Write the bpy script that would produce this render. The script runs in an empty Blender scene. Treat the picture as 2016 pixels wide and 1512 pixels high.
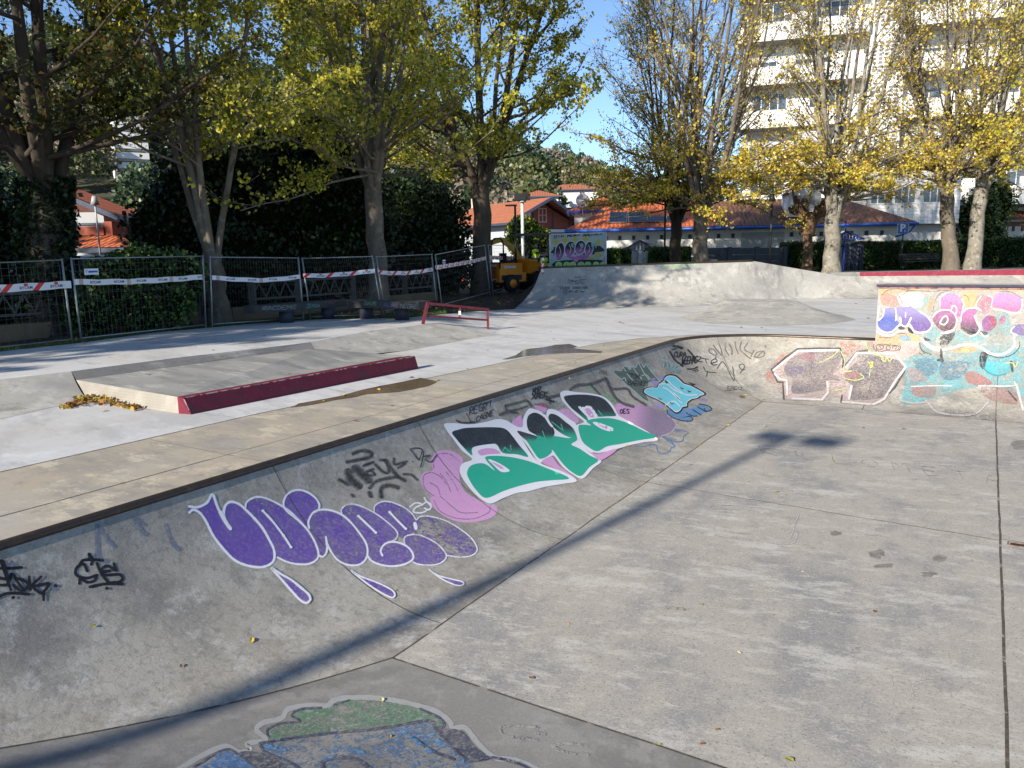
import bpy, math, random
import numpy as np
from mathutils import Vector, Matrix
from mathutils.geometry import delaunay_2d_cdt
R_ = math.radians
SC = bpy.context.scene
COL = SC.collection
random.seed(7); RNG = np.random.default_rng(7)

# ---------------------------------------------------------------- camera, sky, sun, exposure
CH = 2.0; F_ = 1514.0; CX, CY = 1008.0, 756.0
PIT = math.atan((CY - 498) / F_); ROL = 0.018
_u = np.array([0, math.sin(PIT), math.cos(PIT)]); _r = np.array([1.0, 0, 0])
CF = np.array([0, math.cos(PIT), -math.sin(PIT)])
CR = _r * math.cos(ROL) - _u * math.sin(ROL); CU = _r * math.sin(ROL) + _u * math.cos(ROL)
O_ = np.array([0, 0, CH])
cd = bpy.data.cameras.new('camera'); cam = bpy.data.objects.new('camera', cd); COL.objects.link(cam)
cd.sensor_fit = 'HORIZONTAL'; cd.sensor_width = 36; cd.lens = 36 * F_ / 2016; cd.clip_start = .05; cd.clip_end = 3000
cam.matrix_world = Matrix(((CR[0], CU[0], -CF[0], 0), (CR[1], CU[1], -CF[1], 0), (CR[2], CU[2], -CF[2], CH), (0, 0, 0, 1)))
SC.camera = cam
SUN_AZ, SUN_EL = 41.0, 25.0          # shadows run towards +38 deg from +Y
wd = bpy.data.worlds.new('World'); SC.world = wd; wd.use_nodes = True
nt = wd.node_tree; nt.nodes.clear()
sky = nt.nodes.new('ShaderNodeTexSky'); sky.sky_type = 'NISHITA'; sky.sun_disc = False
sky.sun_elevation = R_(SUN_EL); sky.sun_rotation = R_(180 + SUN_AZ); sky.air_density = .9; sky.dust_density = 0.0; sky.ozone_density = 3.2; sky.altitude = 1500
bg = nt.nodes.new('ShaderNodeBackground'); bg.inputs[1].default_value = 0.12
wo = nt.nodes.new('ShaderNodeOutputWorld'); nt.links.new(sky.outputs[0], bg.inputs[0]); nt.links.new(bg.outputs[0], wo.inputs[0])
sl = bpy.data.lights.new('sun', 'SUN'); sl.energy = 4.9; sl.angle = R_(.6); sl.color = (1, .915, .79)
so = bpy.data.objects.new('sun', sl); COL.objects.link(so)
sd = Vector((math.sin(R_(SUN_AZ)) * math.cos(R_(SUN_EL)), math.cos(R_(SUN_AZ)) * math.cos(R_(SUN_EL)), -math.sin(R_(SUN_EL))))
so.rotation_euler = sd.to_track_quat('-Z', 'Y').to_euler(); so.location = (-30, -40, 40)
SC.view_settings.view_transform = 'Standard'; SC.view_settings.look = 'None'; SC.view_settings.exposure = 0.8
try:
    SC.cycles.max_bounces = 6; SC.cycles.transparent_max_bounces = 12; SC.cycles.diffuse_bounces = 3; SC.cycles.glossy_bounces = 3
    SC.cycles.caustics_reflective = False; SC.cycles.caustics_refractive = False; SC.cycles.use_denoising = True
except Exception: pass

# ---------------------------------------------------------------- pixel rays (used only to read ground positions off the photograph)
def ray(px, py): return CF + CR * (px - CX) / F_ + CU * (CY - py) / F_
def at(px, py, z=0.0):
    d = ray(px, py); return O_ + d * (z - CH) / d[2]
def atY(px, py, Y):
    d = ray(px, py); return O_ + d * Y / d[1]
AX = R_(31.6); av = np.array([math.sin(AX), math.cos(AX), 0]); nv = np.array([-math.cos(AX), math.sin(AX), 0])
def W(s, t, z=0.0): return av * s + nv * t + np.array([0, 0, z])

# ---------------------------------------------------------------- mesh builder
class MB:
    def __init__(s): s.v = []; s.f = []; s.m = []; s.cm = 0; s.sm = []; s.smooth = False
    def add(s, vs, fs):
        b = len(s.v); s.v.extend([tuple(map(float, p)) for p in vs])
        for f in fs: s.f.append(tuple(b + i for i in f)); s.m.append(s.cm); s.sm.append(s.smooth)
        return s
    def quad(s, a, b, c, d): return s.add([a, b, c, d], [(0, 1, 2, 3)])
    def poly(s, ps): return s.add(ps, [tuple(range(len(ps)))])
    def box(s, lo, hi, M=None):
        x0, y0, z0 = lo; x1, y1, z1 = hi
        vs = [(x0, y0, z0), (x1, y0, z0), (x1, y1, z0), (x0, y1, z0), (x0, y0, z1), (x1, y0, z1), (x1, y1, z1), (x0, y1, z1)]
        if M is not None: vs = [tuple(M @ Vector(p)) for p in vs]
        return s.add(vs, [(0, 3, 2, 1), (4, 5, 6, 7), (0, 1, 5, 4), (1, 2, 6, 5), (2, 3, 7, 6), (3, 0, 4, 7)])
    def bar(s, a, b, w, h=None, up=(0, 0, 1)):
        h = h or w; a = Vector(a); b = Vector(b); d = (b - a).normalized(); u = Vector(up)
        if abs(d.dot(u)) > .98: u = Vector((0, 1, 0))
        x = d.cross(u).normalized() * w / 2; y = x.cross(d).normalized() * h / 2
        vs = [a - x - y, a + x - y, a + x + y, a - x + y, b - x - y, b + x - y, b + x + y, b - x + y]
        return s.add(vs, [(0, 3, 2, 1), (4, 5, 6, 7), (0, 1, 5, 4), (1, 2, 6, 5), (2, 3, 7, 6), (3, 0, 4, 7)])
    def tube(s, pts, rad, n=8, cap=True):
        pts = [Vector(p) for p in pts]; rs = rad if hasattr(rad, '__len__') else [rad] * len(pts)
        vs = []; fs = []; x = None
        for i, p in enumerate(pts):
            d = (pts[min(i + 1, len(pts) - 1)] - pts[max(i - 1, 0)]).normalized()
            if x is None: x = d.orthogonal().normalized()
            x = (x - d * x.dot(d)).normalized(); y = d.cross(x)
            for k in range(n):
                a = 2 * math.pi * k / n; vs.append(p + (x * math.cos(a) + y * math.sin(a)) * rs[i])
        for i in range(len(pts) - 1):
            for k in range(n): fs.append((i * n + k, i * n + (k + 1) % n, (i + 1) * n + (k + 1) % n, (i + 1) * n + k))
        if cap: fs.append(tuple(range(n - 1, -1, -1))); fs.append(tuple(range((len(pts) - 1) * n, len(pts) * n)))
        return s.add(vs, fs)
    def prism(s, poly, z0, z1):
        n = len(poly); vs = [(p[0], p[1], z0) for p in poly] + [(p[0], p[1], z1) for p in poly]
        fs = [tuple(range(n, 2 * n)), tuple(range(n - 1, -1, -1))] + [(i, (i + 1) % n, n + (i + 1) % n, n + i) for i in range(n)]
        return s.add(vs, fs)
    def build(s, name, mats, parent=None, smooth=None, world=True):
        me = bpy.data.meshes.new(name); me.from_pydata(s.v, [], s.f)
        mats = mats if isinstance(mats, (list, tuple)) else [mats]
        for m in mats: me.materials.append(m)
        me.polygons.foreach_set('material_index', s.m)
        me.polygons.foreach_set('use_smooth', [True] * len(s.f) if smooth else s.sm)
        me.update(); o = bpy.data.objects.new(name, me); link(o, parent, world); return o
def wl(o):
    v = Vector((0, 0, 0))
    while o is not None: v = v + o.location; o = o.parent
    return v
def link(o, parent=None, world=True):
    COL.objects.link(o)
    if parent is not None:
        o.parent = parent
        if world: o.location = -wl(parent)
def tag(o, label=None, cat=None, group=None, kind=None):
    if label: o['label'] = label
    if cat: o['category'] = cat
    if group: o['group'] = group
    if kind: o['kind'] = kind
    return o
def thing(name, label, cat, loc=(0, 0, 0), group=None, rz=0):
    o = bpy.data.objects.new(name, None); COL.objects.link(o); o.location = tuple(map(float, loc)); o.rotation_euler = (0, 0, rz)
    return tag(o, label, cat, group)
def dup(root, loc=None, rz=None, scale=None, label=None):
    def cp(o, par):
        c = o.copy(); COL.objects.link(c)
        if par is not None: c.parent = par
        for ch in list(o.children): cp(ch, c)
        return c
    r = cp(root, None)
    if loc is not None: r.location = tuple(map(float, loc))
    if rz is not None: r.rotation_euler = (0, 0, rz)
    if scale is not None: r.scale = (scale,) * 3
    if label: r['label'] = label
    return r

# ---------------------------------------------------------------- materials
def newmat(name):
    m = bpy.data.materials.new(name); m.use_nodes = True; t = m.node_tree; t.nodes.clear()
    out = t.nodes.new('ShaderNodeOutputMaterial'); b = t.nodes.new('ShaderNodeBsdfPrincipled')
    t.links.new(b.outputs[0], out.inputs[0]); return m, t, b, out
def noise(t, scale, detail=5, rough=.6, stretch=None, rot=0, off=0, kind='noise', dist=0):
    tc = t.nodes.new('ShaderNodeNewGeometry'); mp = t.nodes.new('ShaderNodeMapping'); mp.vector_type = 'POINT'
    t.links.new(tc.outputs['Position'], mp.inputs[0])
    if stretch:
        mp2 = t.nodes.new('ShaderNodeMapping'); mp2.inputs['Rotation'].default_value = (0, 0, rot)
        t.links.new(tc.outputs['Position'], mp2.inputs[0]); t.links.new(mp2.outputs[0], mp.inputs[0])
        mp.inputs['Scale'].default_value = stretch
    mp.inputs['Location'].default_value = (off, off * .7, off * .3)
    if kind == 'voronoi':
        n = t.nodes.new('ShaderNodeTexVoronoi'); n.feature = 'DISTANCE_TO_EDGE'; n.inputs['Scale'].default_value = scale
        # warp the cells
        nn = t.nodes.new('ShaderNodeTexNoise'); nn.inputs['Scale'].default_value = scale * 1.5; nn.inputs['Detail'].default_value = 4
        mx = t.nodes.new('ShaderNodeVectorMath'); mx.operation = 'SCALE'; mx.inputs['Scale'].default_value = .9 / scale
        ad = t.nodes.new('ShaderNodeVectorMath'); t.links.new(mp.outputs[0], nn.inputs['Vector']); t.links.new(nn.outputs['Color'], mx.inputs[0])
        t.links.new(mp.outputs[0], ad.inputs[0]); t.links.new(mx.outputs[0], ad.inputs[1]); t.links.new(ad.outputs[0], n.inputs['Vector'])
        return n.outputs['Distance']
    n = t.nodes.new('ShaderNodeTexNoise'); n.inputs['Scale'].default_value = scale; n.inputs['Detail'].default_value = detail
    n.inputs['Roughness'].default_value = rough; n.inputs['Distortion'].default_value = dist
    t.links.new(mp.outputs[0], n.inputs['Vector']); return n.outputs[0]
def ramp(t, sock, lo, hi, a=0., b=1.):
    r = t.nodes.new('ShaderNodeMapRange'); r.inputs[1].default_value = lo; r.inputs[2].default_value = hi
    r.inputs[3].default_value = a; r.inputs[4].default_value = b; t.links.new(sock, r.inputs[0]); return r.outputs[0]
def mixc(t, fac, a, b):
    x = t.nodes.new('ShaderNodeMix'); x.data_type = 'RGBA'
    for i, q in ((0, fac), (6, a), (7, b)):
        if isinstance(q, (int, float)): x.inputs[i].default_value = q
        elif isinstance(q, tuple): x.inputs[i].default_value = (*q[:3], 1)
        else: t.links.new(q, x.inputs[i])
    return x.outputs[2]
def mat(name, base, rough=.8, layers=(), bump=(), metal=0, spec=.3, wet=None):
    """layers: (scale, colour, lo, hi, fac, opts)"""
    m, t, b, out = newmat(name); c = tuple(base)
    for L in layers:
        sc, colr, lo, hi, fac = L[:5]; op = L[5] if len(L) > 5 else {}
        n = noise(t, sc, **op); c = mixc(t, ramp(t, n, lo, hi, 0, fac), c, colr)
    if isinstance(c, tuple): b.inputs['Base Color'].default_value = (*c[:3], 1)
    else: t.links.new(c, b.inputs['Base Color'])
    b.inputs['Roughness'].default_value = rough; b.inputs['Metallic'].default_value = metal
    b.inputs['Specular IOR Level'].default_value = spec
    prev = None
    for sc, st, ds in bump:
        bp = t.nodes.new('ShaderNodeBump'); bp.inputs['Strength'].default_value = st; bp.inputs['Distance'].default_value = ds
        t.links.new(noise(t, sc, 6), bp.inputs['Height'])
        if prev is not None: t.links.new(prev, bp.inputs['Normal'])
        prev = bp.outputs[0]
    if prev is not None: t.links.new(prev, b.inputs['Normal'])
    return m
def flat(name, c, rough=.6, metal=0, spec=.4, emit=None):
    m, t, b, out = newmat(name); b.inputs['Roughness'].default_value = rough; b.inputs['Metallic'].default_value = metal
    b.inputs['Specular IOR Level'].default_value = spec
    n = noise(t, 6, 6); t.links.new(mixc(t, ramp(t, n, .35, .7), tuple(x * .82 for x in c), tuple(min(1, x * 1.1) for x in c)), b.inputs['Base Color'])
    return m
SA = -AX                      # rotation that lines the noise up with the bowl
# bowl concrete: warm grey, crazed, blotched
M_WALL = mat('bowl_wall_concrete', (.305, .282, .237), .85, [
    (1.1, (.37, .35, .30), .46, .58, .7, dict(detail=8, rough=.7)), (.8, (.165, .16, .148), .50, .62, .8, dict(off=11, detail=8, rough=.7)), (2.4, (.44, .43, .395), .53, .60, .7, dict(off=21, detail=10, rough=.8)), (1.7, (.22, .20, .165), .54, .6, .6, dict(off=31, detail=10, rough=.8)),
    (5, (.40, .375, .33), .52, .72, .6, dict(off=3, detail=8, rough=.75)), (14, (.16, .155, .145), .52, .68, .6, dict(off=5, detail=8)),
    (60, (.42, .40, .36), .55, .75, .6, dict(detail=4)), (90, (.12, .115, .11), .56, .72, .6, dict(detail=4, off=2)),
    (9, (.13, .12, .11), .022, .0, .5, dict(kind='voronoi'))], [(25, .25, .01), (120, .25, .004)])
M_FLOOR = mat('bowl_floor_concrete', (.355, .33, .283), .85, [
    (.9, (.225, .222, .218), .48, .60, .8, dict(stretch=(1, .55, 1), rot=.5, detail=9, rough=.72)),
    (1.3, (.47, .45, .40), .53, .61, .85, dict(stretch=(.75, 1.7, 1), rot=.32, detail=10, rough=.78, off=9)),
    (5, (.46, .43, .37), .54, .60, .75, dict(detail=9, rough=.8, off=3, stretch=(.6, 1.5, 1), rot=.32)),
    (3, (.18, .18, .182), .56, .74, .6, dict(off=4, detail=8)),
    (45, (.48, .46, .41), .54, .72, .7, dict(detail=5)), (70, (.09, .088, .085), .56, .70, .75, dict(detail=4, off=8)),
    (160, (.1, .1, .1), .6, .72, .6, dict(detail=3, off=1))], [(60, .3, .006), (150, .3, .003)])
M_NEAR = mat('bank_concrete', (.215, .206, .188), .85, [
    (1.3, (.26, .25, .225), .47, .6, .8, dict(detail=8)), (2.2, (.15, .145, .135), .53, .62, .6, dict(detail=9, off=6)), (5, (.30, .285, .26), .54, .62, .5, dict(detail=8)), (60, (.12, .115, .11), .55, .72, .6),
    (35, (.33, .31, .28), .56, .75, .5)], [(80, .3, .005)])
M_DECK = mat('pale_deck_concrete', (.50, .50, .495), .8, [
    (.7, (.37, .37, .37), .48, .60, .8, dict(stretch=(.6, 1.8, 1), rot=.9, detail=9, rough=.7)), (2.5, (.58, .58, .57), .53, .62, .7, dict(detail=9, rough=.75)), (1.3, (.27, .27, .265), .57, .63, .6, dict(stretch=(.5, 2.2, 1), rot=.7, detail=9, rough=.75, off=17)),
    (8, (.33, .33, .32), .56, .72, .45, dict(detail=8, off=3)), (70, (.35, .35, .34), .55, .75, .5), (.35, (.42, .40, .36), .5, .68, .7, dict(off=7, detail=6))], [(60, .2, .004)])
M_BEIGE = mat('beige_deck_concrete', (.36, .315, .245), .85, [
    (1.2, (.255, .24, .21), .47, .58, .8, dict(stretch=(.7, 1.6, 1), rot=.6, detail=9, rough=.75)), (2.2, (.50, .44, .33), .52, .60, .85, dict(detail=10, rough=.78, off=4, stretch=(.8, 1.4, 1), rot=.6)), (3, (.22, .205, .18), .56, .62, .7, dict(detail=10, rough=.8, off=24)),
    (.5, (.36, .345, .31), .5, .66, .7, dict(off=9)), (9, (.27, .25, .215), .56, .72, .5, dict(detail=8, off=2)), (80, (.29, .26, .2), .54, .72, .6)], [(60, .25, .005)])
M_PAD = mat('worn_pad_concrete', (.275, .27, .25), .85, [
    (1.2, (.19, .19, .185), .47, .59, .8, dict(stretch=(.6, 1.8, 1), rot=.6, detail=8)), (1.6, (.43, .42, .38), .54, .62, .8, dict(stretch=(.5, 2.2, 1), rot=.6, detail=10, rough=.75, off=5)),
    (12, (.34, .33, .3), .55, .75, .5)], [(60, .2, .005)])
M_RAMP = mat('ramp_concrete', (.37, .355, .32), .85, [
    (.8, (.27, .265, .245), .47, .60, .8, dict(detail=8, rough=.7)), (2, (.48, .465, .42), .51, .62, .85, dict(detail=9, rough=.75, off=4)), (1.2, (.20, .195, .18), .53, .62, .75, dict(detail=9, rough=.75, off=14, stretch=(1.6, 1.6, .5))),
    (1.4, (.30, .26, .20), .56, .74, .55, dict(off=2, detail=8)), (9, (.25, .25, .24), .56, .74, .5, dict(detail=8)), (60, (.28, .27, .25), .55, .7, .5)], [(50, .2, .006)])
M_JOINT = mat('joint_filler', (.10, .085, .065), .9, [(14, (.05, .045, .04), .4, .6, .8), (6, (.36, .32, .26), .56, .66, .7)])
M_COPE = mat('coping_steel', (.07, .05, .037), .42, [(7, (.13, .085, .06), .5, .7, .7), (30, (.035, .025, .022), .5, .7, .6)], [(60, .2, .002)], metal=.55, spec=.5)
M_COPED = mat('coping_steel_blue', (.05, .045, .075), .4, [(12, (.14, .07, .06), .5, .7, .6)], [], metal=.5)
M_MAROON = mat('maroon_paint', (.17, .016, .036), .55, [(5, (.12, .012, .03), .45, .65, .6), (40, (.30, .16, .15), .62, .7, .6, dict(detail=8)), (3, (.09, .03, .04), .55, .62, .7, dict(off=6, detail=8, stretch=(.5, .5, 2.5)))], [(50, .1, .003)], spec=.25)
M_CHIP = mat('chipped_edge', (.42, .34, .32), .8, [(12, (.17, .02, .035), .45, .55, 1.)])
M_SOIL = mat('soil', (.045, .031, .02), .95, [(2, (.075, .052, .033), .45, .65, .8), (12, (.02, .015, .011), .5, .65, .8), (30, (.09, .075, .03), .62, .7, .7)], [(8, .6, .05), (30, .5, .02)])
M_GRASS = mat('grass_ground', (.035, .06, .015), .95, [(4, (.06, .09, .02), .45, .65, .8), (20, (.07, .05, .02), .55, .7, .7)], [(30, .8, .03)])
M_GROUND = mat('ground_mix', (.10, .095, .085), .95, [(.2, (.06, .075, .035), .45, .6, .8), (3, (.14, .13, .12), .5, .7, .6)], [(10, .3, .02)])
M_ASPH = mat('asphalt', (.055, .055, .056), .9, [(3, (.08, .08, .078), .45, .7, .7), (60, (.1, .1, .1), .55, .7, .6)], [(90, .3, .005)])
# ---------------------------------------------------------------- ground, deck and bowl
HB = 1.15; RB = 2.31; TL, SB, SN, TR = 3.8, 16.15, 4.3, -5.0
def q(d): return -HB + RB - math.sqrt(max(RB * RB - d * d, 0))
QN = [2.0 * math.sin(math.pi / 2 * i / 28) for i in range(29)]
def g(d): return -HB + .047 * d * d if d < 3.7 else -.507 + .348 * (d - 3.7)
def strip(mb, rows):
    n = len(rows[0]); vs = [p for r in rows for p in r]
    fs = [(i * n + k, i * n + k + 1, (i + 1) * n + k + 1, (i + 1) * n + k) for i in range(len(rows) - 1) for k in range(n - 1)]
    mb.add(vs, fs)
def frange(a, b, n): return [a + (b - a) * i / n for i in range(n + 1)]
ARC = [(SB + 2 * math.cos(a), TL + 2 * math.sin(a)) for a in frange(math.pi / 2, 0, 28)]
HOLE = [(-.86, 5.8)] + ARC + [(18.15, -7.2), (-.86, -7.2)]
bowl = thing('skate_bowl', 'sunken grey concrete skate bowl with curved walls covered in spray paint', 'skate bowl', W(SN, TL, -HB))
mb = MB(); mb.quad(W(SN, TR, -HB), W(SB, TR, -HB), W(SB, TL, -HB), W(SN, TL, -HB)); floor_o = mb.build('floor', M_FLOOR, bowl)
mb = MB(); mb.smooth = True
strip(mb, [[W(s, TL + d, q(d)) for d in QN] for s in frange(-.86, SB, 24)])
for a0 in [0]:
    strip(mb, [[W(SB + d * math.cos(a), TL + d * math.sin(a), q(d)) for d in QN] for a in frange(math.pi / 2, 0, 28)])
strip(mb, [[W(SB + d, t, q(d)) for d in QN] for t in frange(TL, -7.2, 16)])
wall_o = mb.build('curved_wall', M_WALL, bowl)
mb = MB(); mb.smooth = True
dn = frange(0, 3.7, 20) + [5.16]
strip(mb, [[W(SN - d, t, g(d)) for t in frange(5.82, -7.2, 20)] for d in dn])
strip(mb, [[W(s, TR - d * .425, g(d)) for s in frange(-.86, 18.15, 20)] for d in dn])
bank_o = mb.build('bank', M_NEAR, bowl)
# coping pipe
path = [W(s, 5.83, .012) for s in frange(-.86, SB, 12)] + [W(SB + 2.03 * math.cos(a), TL + 2.03 * math.sin(a), .012) for a in frange(math.pi / 2, 0, 28)][1:] + [W(18.18, t, .012) for t in (3, 2.5, 1.96)]
mb = MB(); mb.smooth = True; mb.tube(path, .042, 12); mb.build('coping', M_COPE, bowl)
# surface joints of the bowl (recessed seams): laid as thin strips on walls and floor
def seam(mb, pts, w=.012, up=None):
    for i in range(len(pts) - 1):
        a, b = np.array(pts[i]), np.array(pts[i + 1]); d = b - a; d /= np.linalg.norm(d)
        u = np.array(up[i] if up else (0, 0, 1)); x = np.cross(d, u); x = x / np.linalg.norm(x) * w / 2
        mb.quad(a - x + u * .003, a + x + u * .003, b + x + u * .003, b - x + u * .003)
def wn(d): return np.array([0, 0, math.sqrt(RB * RB - d * d) / RB]), d / RB
mb = MB()
for s in (4.95, 7.2, 9.66, 12.0, 14.3, 16.15):
    seam(mb, [W(s, TL + d, q(d)) for d in QN], .009, [wn(d)[0] - nv * d / RB for d in QN])
for t in (1.9, -.33, -2.6):
    seam(mb, [W(SB + d, t, q(d)) for d in QN], .012, [wn(d)[0] - av * d / RB for d in QN])
for a in (math.pi / 4,):
    dr = av * math.cos(a) + nv * math.sin(a)
    seam(mb, [W(SB, TL, q(d)) + dr * d for d in QN], .012, [wn(d)[0] - dr * d / RB for d in QN])
def wob(p, q_, n=16, j=.006):
    return [np.array(p) * (1 - i / n) + np.array(q_) * i / n + np.array([random.uniform(-j, j), random.uniform(-j, j), 0]) for i in range(n + 1)]
seam(mb, wob(W(SN, TL, -HB), W(SB, TL, -HB), 40), .014); seam(mb, wob(W(SB, TL, -HB), W(SB, TR, -HB), 20), .014)
seam(mb, wob(W(SN, TL, -HB), W(SN, TR, -HB), 20), .016)
seam(mb, wob(W(9.66, TL, -HB), W(9.45, -.33, -HB), 20), .012); seam(mb, wob(W(9.5, -.33, -HB), W(9.3, TR, -HB), 20), .012)
seam(mb, wob(W(SN, -.33, -HB), W(SB, -.33, -HB), 40, .004), .022)
# valley seam where the side wall meets the near bank
vs = []
for d in frange(0.001, 4.9, 40):
    z = g(d); dd = math.sqrt(max(RB * RB - (RB - HB - z) ** 2, 0)); vs.append(W(SN - d, TL + dd, z + .002))
seam(mb, vs, .014)
mb.build('seam', M_JOINT, bowl)
# drain slot
dp = W(9.49, -.36, -HB)
mb = MB()
def fr(s, t, z=0): return Vector(W(s, t, z))
zt = -HB + .004
mb.quad(W(9.33, -.42, zt), W(9.43, -.42, zt), W(9.43, -.66, zt), W(9.33, -.66, zt))
dr = mb.build('drain_slot', flat('drain_dark', (.012, .012, .014)), bowl)
mb = MB()
for (a, b) in (((9.33, -.4), (9.33, -.68)), ((9.43, -.4), (9.43, -.68)), ((9.33, -.4), (9.43, -.4)), ((9.33, -.68), (9.43, -.68))):
    mb.bar(W(*a, zt), W(*b, zt), .014, .012)
mb.build('drain_frame', mat('rusty_frame', (.16, .09, .06), .7, [(30, (.3, .25, .2), .5, .6, .6)]), bowl)

# raised block on the far wall (wall ride)
ZB = 1.17
blk = thing('wall_block', 'raised concrete wall above the bowl, covered in purple, pink, yellow and turquoise graffiti', 'skate wall', W(18.8, 0, 0))
mb = MB(); P8 = [W(18.15, 1.95), W(18.15, -9), W(19.5, -9), W(19.5, 1.95)]
mb.prism(P8, -.35, ZB); mb.build('concrete_block', M_RAMP, blk)
mb = MB(); mb.box((0, 0, 0), (1, 1, 1), None) if False else None
mb.prism([W(18.10, 1.99), W(18.10, -9), W(18.20, -9), W(18.20, 1.99)], ZB - .012, ZB + .03); mb.build('coping', M_COPED, blk)
mb = MB(); mb.prism([W(18.135, 1.97), W(18.135, -9), W(18.149, -9), W(18.149, 1.97)], ZB - .055, ZB - .014); mb.build('coping_plate', mat('rust_pink', (.33, .2, .19), .7, [(9, (.12, .06, .06), .5, .6, .8)]), blk)

def cdt(outer, holes, z, name, m, parent=None, kind='structure', lab=None):
    pts = []; edges = []
    for loop in [outer] + holes:
        b = len(pts); pts += [Vector((p[0], p[1])) for p in loop]; edges += [(b + i, b + (i + 1) % len(loop)) for i in range(len(loop))]
    r = delaunay_2d_cdt(pts, edges, [], 4 if holes else 1, 1e-5)
    V, E, Fc = r[0], r[1], r[2]
    import itertools
    def inside(p, loop):
        c = False; n = len(loop)
        for i in range(n):
            a, b = loop[i], loop[i - 1]
            if (a[1] > p[1]) != (b[1] > p[1]) and p[0] < (b[0] - a[0]) * (p[1] - a[1]) / (b[1] - a[1]) + a[0]: c = not c
        return c
    r = delaunay_2d_cdt(pts, edges, [], 0, 1e-5); V, Fc = r[0], r[2]
    mb = MB(); fs = []
    for f in Fc:
        c = sum((V[i] for i in f), Vector((0, 0))) / len(f)
        if inside(c, outer) and not any(inside(c, h) for h in holes): fs.append(f)
    mb.add([(v.x, v.y, z) for v in V], fs); o = mb.build(name, m, parent)
    if parent is None: tag(o, lab, None, None, kind)
    return o
hole2 = [tuple(W(s, t)[:2]) for s, t in HOLE]
deck_out = [(-30, -14), (-14.2, 12), (-11.2, 16.4), (-9.2, 17.6), (-7.0, 21.2), (-4, 22.6), (-1.5, 24), (.27, 28.2), (6, 28.5), (12, 34), (19, 37.5), (40, 46), (40, -14)]
BG = [(-3, 8.1), (6.5, 7.95), (13.1, 7.45), (15.2, 7.2), (16.6, 6.75), (17.7, 5.95), (18.4, 4.9), (18.35, 3.9), (18.15, 3.8)]
beige = [tuple(W(s, t)[:2]) for s, t in BG] + [tuple(W(s, t)[:2]) for s, t in reversed(ARC[:-1])] + [tuple(W(-.86, 5.8)[:2]), tuple(W(-3, 5.8)[:2])]
cdt(beige, [], 0, 'beige_deck_slab', M_BEIGE)
# pale deck = outline minus bowl hole minus beige (merged into one hole)
hole_all = [tuple(W(s, t)[:2]) for s, t in BG] + [tuple(W(18.15, -7.2)[:2]), tuple(W(-.86, -7.2)[:2]), tuple(W(-.86, 5.8)[:2]), tuple(W(-3, 5.8)[:2])]
cdt(deck_out, [hole_all], 0, 'deck', M_DECK)
cdt([(-900, -300), (-900, 1500), (900, 1500), (900, -300)], [hole2], -.06, 'ground', M_GROUND)
mb = MB()
seam(mb, wob(W(-3, 8.1, 0), W(6.5, 7.95, 0), 20, .003), .018); seam(mb, [W(s, t, 0) for s, t in BG[1:-1]], .018)
seam(mb, wob(W(-3, 6.62, 0), W(4.8, 6.55, 0), 20, .003), .012); seam(mb, wob(W(4.8, 6.55, 0), W(16, 6.4, 0), 20, .003), .007)
for s in (5.0, 9.8, 14.5): seam(mb, wob(W(s, 5.86, 0), W(s + .05, 7.9, 0), 8, .003), .007)
tag(mb.build('deck_joints', M_JOINT), None, None, None, 'structure')

# ---------------------------------------------------------------- upper deck, banks, manual pad, ledge
UZ = .3
E1 = [at(-700, 812, UZ), at(-200, 766, UZ), at(0, 747, UZ), at(140, 731, UZ)]
E2 = [at(140, 731, UZ), at(350, 704, UZ), at(560, 680, UZ), at(612, 673.5, UZ)]
E3 = [at(612, 673.5, UZ), at(722, 652, UZ), at(830, 639.5, UZ), at(862, 637, UZ * .93), at(895, 644, UZ * .62), at(940, 652, UZ * .22), at(972, 658, .003)]
back = [(-26, -8), (-13.2, 12.0), (-10.6, 15.9), (-8.6, 17.0), (-6.5, 20.6), (-3.9, 22.0), (-2.3, 22.6)]
back = [tuple(at(-700, 745, UZ)[:2]), tuple(at(-200, 712, UZ)[:2]), tuple(at(0, 692, UZ)[:2]), tuple(at(150, 676, UZ)[:2]), tuple(at(300, 655, UZ)[:2]), tuple(at(500, 637, UZ)[:2]), tuple(at(620, 629, UZ)[:2]), tuple(at(800, 626, UZ)[:2]), tuple(at(845, 622, UZ * .95)[:2])]
mb = MB(); top = [tuple(p) for p in E1 + E2[1:] + E3[1:3]]; bk = [(p[0], p[1], UZ) for p in back]
pol = [(p[0], p[1]) for p in top] + [(p[0], p[1]) for p in reversed(bk)]
upd = cdt(pol, [], UZ, 'upper_deck', M_DECK)
mb = MB(); e = [tuple(p) for p in E3[2:]]; b2 = [bk[-1], tuple(at(880, 618, .24)), tuple(at(920, 614, .16)), tuple(at(970, 611, .06)), tuple(at(1020, 608, .0))]
mb.smooth = True
for i in range(4): mb.quad(e[i], e[i + 1], b2[i + 1], b2[i])
slope = mb.build('deck_slope', M_DECK); tag(slope, kind='structure')
def bank_between(mb, top, bot, n=8, pw=1.8, pw0=None):
    rows = []; pw1 = pw
    for ii, (T, B) in enumerate(zip(top, bot)):
        pw = pw1 if pw0 is None else pw0 + (pw1 - pw0) * min(ii / 2, 1)
        T = np.array(T); B = np.array(B); r = []
        for i in range(n + 1):
            f = i / n; p = B + (T - B) * f; p[2] = B[2] + (T[2] - B[2]) * f ** pw; r.append(p)
        rows.append(r)
    strip(mb, rows)
bankA = thing('curved_bank', 'smooth low concrete bank at the far left, dead leaves at its foot', 'skate ramp', at(80, 800))
mb = MB(); mb.smooth = True
bank_between(mb, E1, [at(-700, 960, .003), at(-200, 860, .003), at(0, 825, .003), at(172, 786, .003)]); mb.build('bank', M_RAMP, bankA)
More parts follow.
